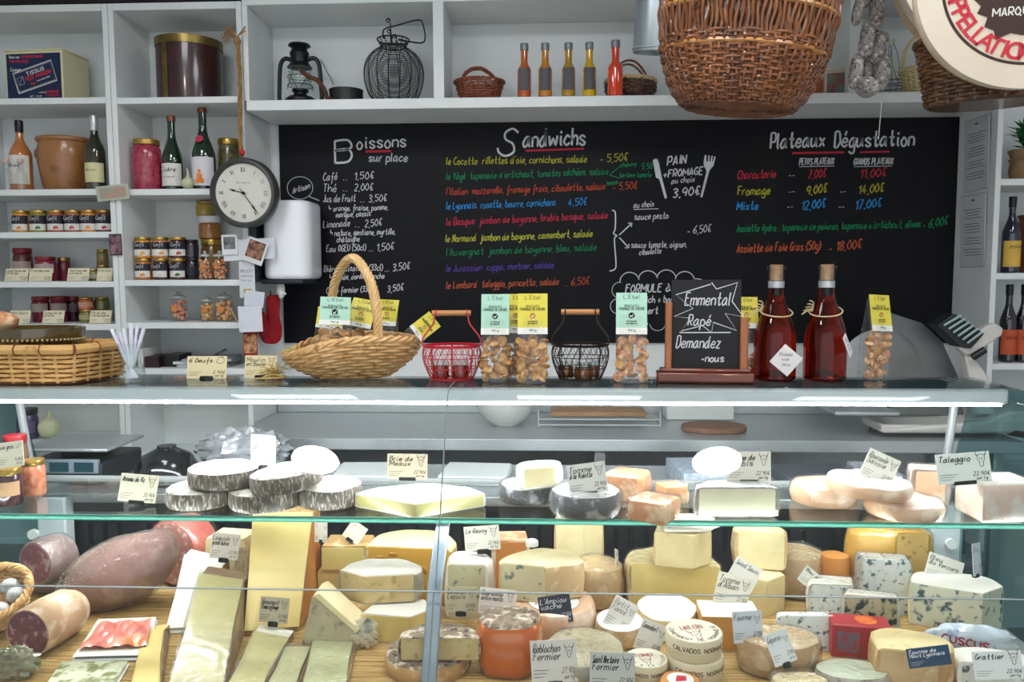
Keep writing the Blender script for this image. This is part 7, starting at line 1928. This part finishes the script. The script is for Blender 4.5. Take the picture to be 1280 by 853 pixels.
# tray of sliced ham, herb cheese
t = ramp('meat_tray', 'white tray of sliced pink cured ham edged with orange in front of the big ham', [(88, 823, 1.86), (190, 820, 1.86), (197, 771, 1.99), (122, 774, 1.99)], ZK, M('tray_paper', '#d9d3c4', rough=0.6), m_white, cat='meat tray', part='tray_paper')
A = [on(96, 816, ZK + 0.016), on(184, 813, ZK + 0.016), on(190, 778, ZK + 0.03), on(126, 781, ZK + 0.03)]
for k in range(7):
    u0 = k / 7.0
    vs = []; fs = []; n = 10
    for i in range(n + 1):
        for j in range(n + 1):
            u = u0 + (0.24) * j / n; v = 0.04 + 0.92 * i / n
            u = min(0.99, u)
            p = A[0].lerp(A[1], u).lerp(A[3].lerp(A[2], u), v) - Vector(t.location)
            p.z = p.z + 0.004 + 0.0035 * math.sin(v * 9 + k * 2) + 0.010 * (1 - (2 * j / n - 1) ** 2) * 0.6 + 0.0015 * k * 0
            vs.append(p)
    for i in range(n):
        for j in range(n): a = i * (n + 1) + j; fs.append((a, a + 1, a + n + 2, a + n + 1))
    MB().add(vs, fs).build('ham_slice', M('ham_slice_%d' % (k % 2), '#c9605a' if k % 2 else '#cf7264', '#d98a7a', 14, 0.3, coat=0.6, spot='#e2b08a' if k % 2 else '#d87a3c', sscale=18, sthr=0.60), t)
ramp('herb_cheese', 'flat white cheese dusted with green herbs in the bottom left of the case', [(48, 866, 1.775), (138, 866, 1.775), (162, 826, 1.87), (76, 827, 1.87)], ZK, M('herb_top', '#cfcfb4', '#bcbc9c', 14, 0.6, bump=0.3, spot='#7d8048', sscale=40, sthr=0.56), m_c['bloom'])
# ------------------------------------------------------------------ long slabs and wedges, left half
W = 'plastic_wrap'
ramp('brie_wedge', 'soft white-rinded wedge between the ham and the long olive slab', [(206, 788, 1.96), (243, 786, 1.96), (280, 704, 2.12), (230, 692, 2.14)], ZK, m_c['bloom'], m_c['bloom'], 0.04, right=m_c['brownrind'])
ramp('cheese_slab', 'narrow pale yellow slab left of the long olive slab', [(160, 868, 1.775), (199, 868, 1.775), (205, 786, 1.915), (178, 790, 1.915)], ZK, m_c['butter'], m_c['butter'], 0.03, right=m_c['brownrind'])
ramp('cheese_slab', 'longest olive-yellow slab in plastic with a brown end sloping up to the card', [(207, 868, 1.775), (277, 868, 1.775), (305, 724, 2.03), (250, 716, 2.03)], ZK, m_c['olive'], m_c['brownrind'], 0.05, right=m_c['brownrind'], wrap=True)
ramp('cheese_slab', 'tall upright pale yellow slab with orange rind on its right side', [(305, 790, 2.02), (374, 784, 2.02), (391, 640, 2.16), (316, 640, 2.16)], ZK, m_c['comte'], m_c['tan'], 0.07, right=m_c['orange'], inset=0.001)
cheese('cheese_half', 'cream cheese piece with rumpled top behind the longest olive slab', onK(284, 748) + Vector((0, 0.06, 0)), rect(0.12, 0.09), 0.170, m_c['cream'], m_c['cream'], [0], m_c['cream'], (0, 0, R(-8)), amp=0.006)
cpx('price card above the longest olive slab at its upper end', 279, 701, 2.10, 37, 33, ['Laguiole', 'grand Aubrac'], (R(-10), R(6), R(4)), '#d6cabb')
cpx('small tilted card right of the card above the olive slab', 299, 712, 2.16, 14, 26, ['Lait cru'], (R(-10), R(12), R(30)), '#d0c4a4', None, None, '9€')
ramp('cheese_slab', 'yellow slab with a white end and a price card at its top', [(278, 868, 1.775), (322, 868, 1.775), (362, 796, 1.90), (318, 788, 1.91)], ZK, m_c['olive'], m_c['bloom'], 0.035, right=m_c['brownrind'], wrap=True)
cpx('brownish price card standing on the white end of a yellow slab', 341, 781, 1.93, 38, 33, ['Beaumont', '15 mois affinage'], (R(-8), R(5), R(2)), '#b5a992')
ramp('cheese_slab', 'narrow sage-green slab between two wider slabs at the front', [(327, 868, 1.775), (366, 868, 1.775), (389, 808, 1.88), (357, 808, 1.88)], ZK, m_c['sage'], m_c['brownrind'], 0.02, wrap=True)
ramp('cheese_slab', 'wide sage-green slab with crinkled brown rind at its right', [(374, 868, 1.775), (432, 868, 1.775), (442, 800, 1.89), (391, 798, 1.89)], ZK, m_c['sage'], m_c['brownrind'], 0.04, right=m_c['brownrind'], wrap=True)
# triangular wedge leaning
P = on(412, 812, ZK); s = S(P.y)
t = thing('cheese_wedge', 'grey-cream triangular wedge standing up with a white rind strip', 'cheese', P)
def tw(px, py): return ((px - 412) * s, (812 - py) * s)
MB().plate([tw(374, 812), tw(452, 812), tw(455, 792), tw(397, 740), tw(390, 742)], 0.0, 0.075).build('paste', m_c['greyface'], t, bevel=0.003)
a, b = tw(393, 740), tw(456, 794)
MB().plate([(a[0] - 0.002, a[1] + 0.001), (a[0] + 0.014, a[1] + 0.008), (b[0] + 0.012, b[1] + 0.002), (b[0] - 0.002, b[1] - 0.004)], -0.003, 0.078).build('rind', m_c['cream'], t, bevel=0.002)
cheese('cheese_block', 'lower yellow block of two behind the two half cheeses', onK(427, 752) + Vector((0, 0.06, 0)), rect(0.135, 0.11), 0.085, m_c['tan'], m_c['butter'], [0, 3], m_c['butter'])
cheese('cheese_block', 'upper yellow block of two with a tan top behind the half cheeses', on(430, 716, ZK + 0.087) + Vector((0, 0.055, 0)), rect(0.125, 0.10), 0.075, m_c['tan'], m_c['butter'], [0, 3], m_c['tan'])
cpx('small white card on a black spike above the yellow blocks', 401, 680, 2.14, 17, 26, ['1'], (R(-6), 0, R(-3)), '#e0d8c8', 'spike', 'cow', '20€')
cpx('tilted cream card lying on the upper yellow block', 436, 677, 2.17, 24, 24, ['Lait'], (R(-20), R(38), R(10)), '#dacfb4', 'plate', None, None)
# emmental with eyes
P = onK(512, 757)
E = cheese('emmental', 'big golden emmental half with a few holes and a pale top', P + Vector((0, 0, 0)), [(-0.125, 0.02), (0.115, 0.0), (0.125, 0.06), (0.10, 0.13), (0.03, 0.17), (-0.06, 0.165), (-0.115, 0.11)], 0.162, m_c['tan'], m_c['emmental'], [0], m_c['cream'], inset=0.003, edge=0.008, bulge=0.004)
for k, (x, z, w_, h_, a) in enumerate([(-0.085, 0.128, 0.018, 0.007, -12), (-0.045, 0.140, 0.014, 0.006, 8), (0.042, 0.098, 0.008, 0.013, -25), (-0.015, 0.05, 0.01, 0.006, 10)]):
    yv = 0.02 + (x + 0.125) * (-0.02 / 0.24)
    mb = MB(); lump(mb, (0, 0, 0), 1.0, w_, 0.0022, h_, 0.15, 1.0, 16, 10, seed=k)
    o_ = mb.build('hole', M('hole_shadow', '#b07c30', '#a06c28', 20, 0.5), E, loc=(x, yv - 0.0008, z), rot=(0, R(a), 0))
# two half wheels on each other
cheese('cheese_block', 'yellow half cheese under the buff half wheel, with paper over it', onK(488, 806), [(-0.075, 0.015), (0.05, 0.0), (0.095, 0.05), (0.07, 0.11), (-0.05, 0.11)], 0.072, m_c['bloom'], m_c['butter'], [0, 1], m_c['bloom'], inset=0.003)
cheese('cheese_half', 'buff half wheel with a white top resting on another half', on(456, 756, ZK + 0.0745) + Vector((0, 0, 0)), [(0, 0), (0.126, 0.022), (0.138, 0.05), (0.125, 0.09), (0.08, 0.125), (0.01, 0.13), (-0.05, 0.10), (-0.074, 0.045)], 0.075, m_c['rindgrey'], m_c['buff'], [0, 7], m_c['bloom'], inset=0.003, bulge=0.007, edge=0.003)
t = thing('paper_wrap', 'crumpled white cheese paper with a printed label between two cheeses', 'paper', on(452, 815, ZK) + Vector((0, 0.02, 0)))
mb = MB(); lump(mb, (0, 0, 0.035), 0.030, 1.1, 0.5, 1.1, 0.5, 5, 26, 16, seed=6); 
for v in mb.v: v.z = max(0.001, v.z)
mb.build('paper', M('wax_paper', '#d6cdb4', '#c7bca0', 18, 0.5, bump=0.5), t)
MB().box((-0.022, -0.024, 0.058), (0.03, 0.002, 0.05), T=Matrix.Rotation(R(35), 4, 'Y')).build('printed_label', M('label_print', '#d8d4c8', '#5d6a5a', 40, 0.6), t)
# crusted half on a flat wheel at the front
wheel('flat crusty wheel at the front under the crusted half cheese', on(525, 868, ZK) + Vector((0, 0.128, 0)), 0.096, 0.040, m_c['tan'], m_c['crust'], seed=41)
cheese('cheese_half', 'half wheel with a rough brown crust and pale yellow cut face beside the case post', on(546, 840, ZK + 0.0435) + Vector((0, 0.05, 0)), halfdisc(0.090, 20, 0.95), 0.054, m_c['crust'], m_c['buff'], [0], m_c['crust'], (0, 0, R(2)), inset=0.0025, bulge=0.004, edge=0.008, amp=0.003)
# ------------------------------------------------------------------ middle
cheese('cheese_half', 'white-topped cheese with bluish specks behind the case post', onK(585, 774), [(-0.055, 0.0), (0.05, 0.0), (0.062, 0.05), (0.03, 0.10), (-0.05, 0.10)], 0.15, m_c['bloom'], m_c['bluespot'], [0], m_c['bloom'], inset=0.003, edge=0.008)
cpx('price card stuck before the speckled cheese behind the case post', 576, 768, 2.00, 40, 33, ['Savaron', 'Lepuis'], (R(-8), 0, R(-2)), '#b9b39a', 'oval')
cheese('cheese_block', 'peach-orange block between the speckled cheese and the big faceted half', onK(637, 748) + Vector((0, 0.05, 0)), rect(0.10, 0.085), 0.165, m_c['washedpale'], m_c['orange'], [0], m_c['washed'], (0, 0, R(6)))
cpx('price card reading Le Reusy above the peach-orange block', 604, 690, 2.12, 46, 31, ['Le Reusy'], (R(-8), R(-6), R(-4)), '#e2dccf')
cheese('round_cheese', 'broad tan wheel with a printed sticker under the big faceted half', on(690, 808, ZK) + Vector((0, 0.098, 0)), disc(0.103, 44), 0.082, m_c['washedpale'], None, (), m_c['washedpale'], bulge=0.012, edge=0.012, seed=51)
W0 = on(690, 808, ZK) + Vector((0, 0.098, 0.0835))
t = thing('cheese_sticker', 'round printed sticker on top of the broad tan wheel', 'sticker', W0 + Vector((0.005, -0.028, 0.0012)))
MB().lathe([(0, 0), (0.064, 0), (0.064, 0.0008), (0, 0.0008)], 44).build('paper_disc', m_paper, t)
MB().lathe([(0.0, 0.0009), (0.036, 0.0009), (0.036, 0.0013), (0.0, 0.0013)], 36).build('blue_disc', M('sticker_blue', '#5fa3b0', '#88bcc4', 20, 0.6), t)
for k, ch in enumerate('LAITIER'):
    tmp = MB(); write(tmp, ch, -0.005, 0.005, 0, 0.007, 0.0026, 0, 0)
    a = R(205 + k * 22)
    for v in tmp.v:
        x, y = v.x, v.z
        rr_ = 0.050
        v.x, v.y, v.z = rr_ * math.cos(a) + x * -math.sin(a) - y * math.cos(a), rr_ * math.sin(a) + x * math.cos(a) - y * math.sin(a), 0.0012
    tmp.build('printed_letter', M('print_red', '#c22a3a'), [c for c in t.children if c.name.startswith('paper_disc')][0], smooth=False)
cheese('cheese_half', 'big faceted half cheese with a cream top and blue-specked left face', on(683, 755, ZK + 0.0845) + Vector((0, 0, 0)), [(0, 0), (0.083, 0.035), (0.09, 0.075), (0.06, 0.12), (0.0, 0.14), (-0.06, 0.12), (-0.112, 0.07), (-0.118, 0.022)], 0.098, m_c['tanpale'], m_c['bluespot'], [7], m_c['cream'], inset=0.003, edge=0.008, bulge=0.005)
lump_ = thing('cheese_pin', 'small white round label pin on top of the big faceted half', 'label pin', on(665, 682, ZK + 0.0845 + 0.0990)); MB().lathe([(0, 0), (0.017, 0), (0.017, 0.012), (0.012, 0.016), (0, 0.016)], 20).build('pin_cap', m_paper, lump_)
cpx('white price card with clip in front of the printed sticker', 620, 771, 1.93, 48, 33, ['Bourdalou', 'entre-monts'], (R(-10), R(6), R(2)), '#e4e0da')
chalkink = M('chalk_ink', '#cfcfd2', rough=0.9)
cpx('dark slate price tag tilted on the broad tan wheel', 697, 782, 1.905, 42, 35, ["L'Ampiou", 'vache'], (R(-22), R(-9), R(0)), '#1e2433', None, None, '22,50€', 'slate_tag', chalkink)
cheese('mimolette', 'glossy deep-orange cheese in tight film with a sandy crust on top', onK(633, 850), [(-0.058, 0.03), (-0.03, 0.0), (0.035, -0.002), (0.066, 0.03), (0.07, 0.075), (0.04, 0.11), (-0.03, 0.11), (-0.058, 0.08)], 0.128, M('mimolette_wax', '#c4641c', '#b2541a', 8, 0.22, coat=1.0, bump=0.15), None, (), m_c['crust'], bulge=0.012, edge=0.010)
cheese('round_cheese', 'tan wheel at the back carrying a black card clip', onK(749, 768) + Vector((0, 0.078, 0)), disc(0.064, 40), 0.118, m_c['tanpale'], None, (), m_c['tanpale'], bulge=0.008, edge=0.012, seed=52, wrap=m_film)
cheese('cheese_wedge', 'tall ivory wedge standing at the back left of the tan wheel', onK(724, 737) + Vector((0, 0.0, 0)), [(-0.068, 0.03), (0.012, 0.0), (0.07, 0.04), (0.06, 0.072), (-0.06, 0.072)], 0.215, m_c['tanpale'], m_c['cream'], [0, 1], m_c['ivory'], inset=0.002, edge=0.004)
cpx('card seen edge-on in a black clip on the tan wheel', 772, 719, 2.17, 36, 30, ['Chèvre'], (R(-6), R(22), R(78)), '#d8d2c4', 'plate')
cheese('cheese_half', 'wide ivory half wheel carrying a smaller block and white slices', onK(840, 764), [(-0.113, 0.01), (0.125, -0.004), (0.13, 0.04), (0.10, 0.11), (0.02, 0.15), (-0.07, 0.135), (-0.118, 0.075)], 0.128, m_c['tanpale'], m_c['comte'], [0], m_c['ivory'], inset=0.003, bulge=0.005, edge=0.006, amp=0.004, wrap=m_film)
cheese('cheese_block', 'ivory block with two cut faces on top of the wide half wheel', on(866, 712, ZK + 0.134), [(0, 0), (0.056, 0.045), (0.03, 0.10), (-0.08, 0.10), (-0.098, 0.025)], 0.092, m_c['tanpale'], m_c['ivory'], [0, 4], m_c['cream'], inset=0.002, bulge=0.003, edge=0.004)
for k, (dx, dz, rz, w) in enumerate([(0.0, 0, 8, 'lowest'), (0.012, 0.0095, -6, 'middle'), (0.0, 0.019, 14, 'topmost')]):
    q = at(868, 664, 2.155)
    pz = ZK + 0.134 + 0.092 + 0.006 + dz
    o_ = cheese('cheese_slice', 'thin white cheese slice on the ivory block, %s of three' % w, on(866, 712, ZK + 0.134).to_2d().to_3d() + Vector((-0.01 + dx, 0.05, pz)), [(-0.07, -0.035), (0.05, -0.045), (0.075, -0.015), (0.06, 0.03), (-0.06, 0.045)], 0.0075, m_c['fresh'], None, (), None, (0, 0, R(rz)), 0.001, edge=0.001, amp=0.002, group='white slices on the ivory block', seed=k)
g3 = 'fresh white rounds in the middle of the case'
wheel('bright white fresh round cheese in front of the wide ivory half', onK(838, 803) + Vector((0, 0.068, 0.005)), 0.074, 0.062, m_c['cream'], m_c['fresh'], (R(4), 0, 0), 0.004, group=g3, seed=53)
wheel('bright white fresh round cheese under a tilted card, left of the other', onK(777, 814) + Vector((0, 0.060, 0.005)), 0.058, 0.052, m_c['tanpale'], m_c['fresh'], (R(4), 0, 0), 0.004, group=g3, seed=54)
cpx('tilted price card over the left fresh white round', 766, 788, 1.915, 33, 40, ['Petit', 'Fiancé'], (R(-12), R(28), R(-4)), '#e6e2dc')
cpx('tilted price card leaning on the small wooden cheese box', 806, 818, 1.84, 34, 40, ['Camembert'], (R(-12), R(20), R(-6)), '#d9d4cc')
# wooden boxes with printed lids
def camembert(label, P, r, h, words, seed):
    t = thing('camembert_box', label, 'cheese box', P, (0, 0, R(seed * 37 % 40 - 20)), 'round wooden camembert boxes')
    MB().lathe([(0, 0), (r * 0.97, 0), (r * 0.97, h * 0.7), (0, h * 0.7)], 44).build('box_base', M('box_wood', '#cdbf9c', '#c2b28c', 8, 0.6, stretch=(1, 1, 8)), t)
    MB().lathe([(r * 0.985, h * 0.42), (r, h * 0.42), (r, h - 0.002), (r * 0.985, h), (0, h)], 44).build('lid', M('box_wood_pale', '#d9cdb0', '#cfc2a2', 8, 0.6), t)
    MB().lathe([(0, h + 0.0003), (r * 0.95, h + 0.0003), (r * 0.95, h + 0.0008), (0, h + 0.0008)], 44).build('printed_paper', M('lid_paper', '#e0dbc8', '#d8d2bc', 14, 0.6), t)
    tmp2 = MB()
    tx = words[0]
    for k, ch in enumerate(tx):
        tmp = MB(); write(tmp, ch, -r * 0.055, r * 0.055, 0, r * 0.085, r * 0.03, 0, 0)
        a = R(160 + k * 220 / len(tx))
        for v in tmp.v:
            x, y = v.x, v.z; q = r * 0.86
            v.x, v.y, v.z = q * math.cos(a) - x * math.sin(a) - y * math.cos(a), q * math.sin(a) + x * math.cos(a) - y * math.sin(a), h + 0.0011
        tmp2.add(tmp.v, tmp.f)
    tmp2.build('rim_lettering', M('print_sepia', '#6a5640', rough=0.7), t, smooth=False)
    tmp = MB(); write(tmp, words[1], -r * 0.4, r * 0.4, r * 0.1, r * 0.16, r * 0.04, 0, 0)
    doodle(tmp, -r * 0.3, -r * 0.45, r * 0.5, r * 0.03, 0, 'cow')
    for v in tmp.v: v.y, v.z = v.z, h + 0.0012
    tmp.build('centre_print', M('print_brick', '#9a4a3c', rough=0.7), t, smooth=False)
    tmp = MB(); n_ = len('CALVADOS NORMANDIE')
    for k, ch in enumerate('CALVADOS NORMANDIE'):
        if ch == ' ': continue
        c_ = MB(); write(c_, ch, -r * 0.05, r * 0.05, 0, r * 0.09, r * 0.03, 0, 0)
        a = R(205 + k * 130 / n_)
        for v in c_.v:
            x, z = v.x, v.z
            v.x, v.y, v.z = r * 1.006 * math.cos(a) - x * math.sin(a), r * 1.006 * math.sin(a) + x * math.cos(a), h * 0.5 + z
        tmp.add(c_.v, c_.f)
    tmp.build('side_lettering', M('print_sepia', ''), t, smooth=False)
b0 = on(878, 868, ZK) + Vector((0, 0.09, 0))
camembert('wooden camembert box, bottom one of the stack of two', b0, 0.064, 0.05, ('CAMEMBERT DE NORMANDIE', 'LAIT CRU'), 1)
camembert('wooden camembert box with printed lid, top one of the stack of two', b0 + Vector((-0.003, 0.004, 0.0525)), 0.0645, 0.048, ('CAMEMBERT DE NORMANDIE', 'LAIT CRU'), 2)
camembert('smaller wooden camembert box left of the stack of two', on(810, 858, ZK) + Vector((0, 0.040, 0)), 0.049, 0.045, ('MOULE A LA LOUCHE', 'FERMIER'), 3)
P = on(850, 868, ZK) + Vector((0, -0.002, 0.0))
t = wheel('small orange round cheese with a white and red label at the front edge', P, 0.040, 0.034, m_c['orange'], m_c['orange'], name='small_round_cheese', bulge=0.005)
MB().lathe([(0, 0.0348), (0.029, 0.0348), (0.029, 0.0356), (0, 0.0356)], 30).build('label', m_paper, t)
MB().plate([(-0.012, -0.012), (0.012, -0.008), (0.014, 0.012), (-0.006, 0.014)], 0, 0.0006, T=Matrix.Translation((0, 0, 0.036)) @ Matrix.Rotation(R(-90), 4, 'X')).build('label_print', M('print_red', ''), t)
wheel('large grey wheel in plastic at the front centre behind two price cards', on(733, 866, ZK) + Vector((0, 0.100, 0.006)), 0.086, 0.055, m_c['rindgrey'], m_c['greyface'], (R(3), 0, 0), wrap=m_film, seed=55)
cpx('price card reading Reblochon fermier at the front centre', 694, 856, 1.70, 60, 54, ['Reblochon', 'Fermier'], (R(-10), R(-3), R(2)), '#cfc9c2', price='27,90€')
cpx('price card reading Saint Nectaire fermier on the large grey wheel', 765, 866, 1.675, 58, 48, ['Saint Nectaire', 'Fermier'], (R(-10), R(1), R(0)), '#b5b6b0', price='22,90€')
# ------------------------------------------------------------------ right half
cheese('cheese_block', 'white-topped orange-tan block right of the camembert boxes', onK(915, 815) + Vector((0, 0.05, 0)), rect(0.140, 0.10), 0.088, m_c['bloom'], M('cheese_amber', '#c9974e', '#bd8840', 8, 0.45, bump=0.08), [0, 3], m_c['bloom'], (0, 0, R(-2)), inset=0.002, top_cut=False)
cpx('price card with cow drawing on the white-topped block', 911, 760, 1.98, 44, 40, ['Tomme', "d'Alban"], (R(-10), R(14), R(0)), '#dcd6c8')
cpx('white card turned away behind the cow-drawing card', 921, 735, 2.02, 36, 34, ['Saint Savin'], (R(-10), R(28), R(-10)), '#e4e0d6', None, None, None)
cheese('cheese_wedge', 'lower triangular ivory wedge right of the cards', onK(958, 772), [(0.0, 0.0), (0.06, 0.05), (0.05, 0.11), (-0.06, 0.11), (-0.075, 0.05)], 0.10, m_c['tanpale'], m_c['ivory'], [0, 4], m_c['ivory'], inset=0.001)
cheese('cheese_wedge', 'upper ivory wedge stacked on the triangular one at the back', on(958, 714, ZK + 0.103) + Vector((0, 0.0, 0)), [(-0.076, 0.02), (0.05, 0.0), (0.058, 0.06), (0.0, 0.10), (-0.07, 0.08)], 0.105, m_c['tanpale'], m_c['cream'], [0], m_c['ivory'], inset=0.003, edge=0.008, bulge=0.006)
cheese('round_cheese', 'tan wheel in plastic behind the stacked ivory wedges', onK(1004, 754) + Vector((0, 0.085, 0)), disc(0.072, 36), 0.125, m_c['tanpale'], None, (), m_c['tanpale'], bulge=0.01, edge=0.018, wrap=m_film2, seed=61)
cheese('gouda_half', 'large yellow cumin gouda half at the back right', onK(1117, 752), [(-0.10, 0.02), (0.0, 0.0), (0.10, 0.02), (0.11, 0.06), (0.08, 0.12), (-0.03, 0.14), (-0.10, 0.08)], 0.195, m_c['cumin'], M('cumin_face', '#d2b070', '#c5a25f', 12, 0.45, spot='#8a6a38', sscale=70, sthr=0.66), [1], m_c['cumin'], inset=0.003, edge=0.016, bulge=0.012, wrap=m_film)
wheel('small round orange cheese left of the cumin gouda', onK(1056, 764) + Vector((0, 0.085, 0)), 0.034, 0.135, m_c['orange'], m_c['orange'], seed=62, edge=0.018, bulge=0.006)
P = onK(1042, 780)
t = cheese('blue_cheese', 'white-topped blue cheese with a black card clip, leftmost of the blues', P, [(-0.062, 0.0), (0.045, 0.0), (0.06, 0.06), (-0.05, 0.075)], 0.105, m_c['bloom'], m_c['bluewhite'], [0], m_c['bloom'], (0, 0, R(-4)), inset=0.004, wrap=m_film)
cheese('blue_cheese', 'tall white blue-veined block in clear plastic before the cumin gouda', onK(1107, 770), [(-0.058, 0.01), (0.06, 0.0), (0.072, 0.05), (-0.05, 0.075)], 0.150, m_c['bluewhite'], m_c['bluewhite'], [0], m_c['bluewhite'], (0, 0, R(3)), inset=0.002, wrap=m_film2)
cheese('blue_cheese', 'dark-veined blue wedge under a shiny plastic peak', onK(1088, 804), [(-0.064, 0.006), (0.062, 0.0), (0.065, 0.03), (-0.045, 0.05)], 0.118, m_c['bloom'], m_c['bluedark'], [0], m_c['bloom'], (0, 0, R(-6)), inset=0.002, wrap=m_film2)
cheese('blue_cheese', 'rindless white blue cheese with grey marbling before the red box', onK(1013, 815), [(-0.070, 0.005), (0.062, 0.0), (0.066, 0.035), (-0.062, 0.045)], 0.085, m_c['bluewhite'], m_c['bluewhite'], [0], m_c['bluewhite'], (R(-10), 0, R(4)), inset=0.001)
P = onK(1087, 838) + Vector((0, 0.05, 0))
t = thing('red_cheese_box', 'red cardboard cheese box with orange and blue pattern', 'box', P, (0, 0, R(-9)))
MB().box((0, 0.035, 0.041), (0.135, 0.07, 0.082)).build('carton', M('carton_red', '#a3343a', '#96282f', 10, 0.45), t, bevel=0.004)
MB().box((-0.03, -0.0006, 0.04), (0.05, 0.001, 0.05), T=Matrix.Rotation(R(0), 4, 'Y')).build('blue_pattern', M('carton_blue', '#3f7086', '#a3343a', 50, 0.5), t)
MB().lathe([(0, 0), (0.026, 0), (0.026, 0.0008), (0, 0.0008)], 8, T=Matrix.Translation((0.015, 0.035, 0.0824))).build('orange_pattern', M('carton_orange', '#d0762c', '#b84a30', 60, 0.5), t)
# the big blue half
BP = onK(1226, 796)
cheese('blue_cheese', 'biggest blue cheese, a half wheel with two veined faces at the right', BP, [(0, 0), (0.078, 0.05), (0.07, 0.11), (0.0, 0.15), (-0.10, 0.145), (-0.148, 0.07)], 0.112, m_c['cream'], m_c['blue'], [0, 5], m_c['bloom'], inset=0.002, bulge=0.004, edge=0.003)
cpx('narrow price card standing on the biggest blue cheese', 1222, 722, 2.05, 26, 40, ['Bleu'], (R(-8), R(8), R(42)), '#d2d6d8', 'plate')
cpx('big white card leaning behind the biggest blue cheese', 1176, 728, 2.13, 44, 30, ['Bleu', 'du Vercors'], (R(-16), R(18), R(-6)), '#dfdcd2', None, None, None)
t = thing('cheese_packet', 'blue and white plastic cheese packet with red lettering at the right', 'packet', onK(1222, 835) + Vector((0, 0.035, 0)), (0, 0, R(-10)))
mb = MB(); lump(mb, (0, 0, 0.045), 0.05, 2.0, 0.55, 0.88, 0.15, 3, 36, 20, seed=8); mb.build('packet_film', M('packet_blue', '#a5b4c0', '#c9d2d8', 12, 0.25, coat=0.8, bump=0.5, spot='#6f88a8', sscale=20, sthr=0.6), t)
tmp = MB(); write(tmp, 'CUSCUS', -0.07, 0.03, 0.055, 0.010, 0.004, -0.0285, 0, -0.016); tmp.build('lettering', M('print_crimson', '#a02840'), t, smooth=False)
cheese('fourme', 'tan half cheese with a creamy top and a dark blue slate tag', onK(1150, 868) + Vector((0, 0.0, 0)), [(-0.082, 0.02), (0.04, 0.0), (0.08, 0.03), (0.085, 0.08), (0.02, 0.125), (-0.06, 0.115)], 0.092, m_c['tan'], m_c['tanpale'], [0], m_c['ivory'], inset=0.003, bulge=0.006, edge=0.006)
cpx('dark blue slate tag reading Fourme on the tan half cheese', 1164, 836, 1.672, 53, 24, ['Fourme de', 'Haut Lyonnais'], (R(-14), R(-8), 0), '#22405a', None, None, None, 'slate_tag', chalkink)
cheese('cheese_wedge', 'pale wedge with a big white card in the bottom right corner', onK(1247, 866) + Vector((0, 0.0, 0)), [(-0.075, 0.012), (0.06, 0.0), (0.09, 0.05), (0.0, 0.09), (-0.07, 0.07)], 0.062, m_c['bloom'], m_c['bluewhite'], [0], m_c['bloom'], inset=0.003)
cpx('big white price card on the pale wedge in the bottom right corner', 1250, 852, 1.69, 60, 34, ['Grattier'], (R(-14), R(-4), R(-2)), '#dadcdc', None)
# wrapped pieces at the front right
cheese('wrapped_cheese', 'crinkly plastic-wrapped round cheese with two cards, front right of the boxes', onK(985, 858) + Vector((0, 0.08, 0)), disc(0.085, 34, 0.72), 0.082, m_c['tan'], None, (), m_c['tanpale'], bulge=0.008, edge=0.018, wrap=m_film2, seed=71)
cheese('wrapped_cheese', 'smaller plastic-wrapped piece at the front edge before the two cards', onK(1000, 872) + Vector((0, 0.004, 0)), disc(0.055, 30, 0.6), 0.040, m_c['tanpale'], None, (), m_c['ivory'], bulge=0.006, edge=0.012, wrap=m_film2, seed=72)
cheese('wrapped_cheese', 'flat pale green-white cheese in plastic at the front edge below the red box', onK(1075, 872) + Vector((0, 0.05, 0)), disc(0.074, 34, 0.6), 0.040, m_c['bloomgrey'], None, (), M('cheese_mint', '#c9cfb8', '#bcc4aa', 12, 0.5, bump=0.2), bulge=0.006, edge=0.012, wrap=m_film, seed=73)
cpx('grey price card on the wrapped round cheese, left of two', 936, 806, 1.80, 38, 40, ['Fourme'], (R(-8), R(-3), R(4)), '#c6cbd2', 'oval')
cpx('tilted white price card on the wrapped round cheese, right of two', 984, 832, 1.735, 30, 42, ['Gaperon'], (R(-10), R(-20), R(4)), '#dcdfe2', 'oval')
cpx('cream card half hidden between the tan wheel and the blues', 1010, 738, 2.10, 40, 22, ['Bleu de'], (R(-10), R(40), 0), '#d5d3c8', None, None, None)
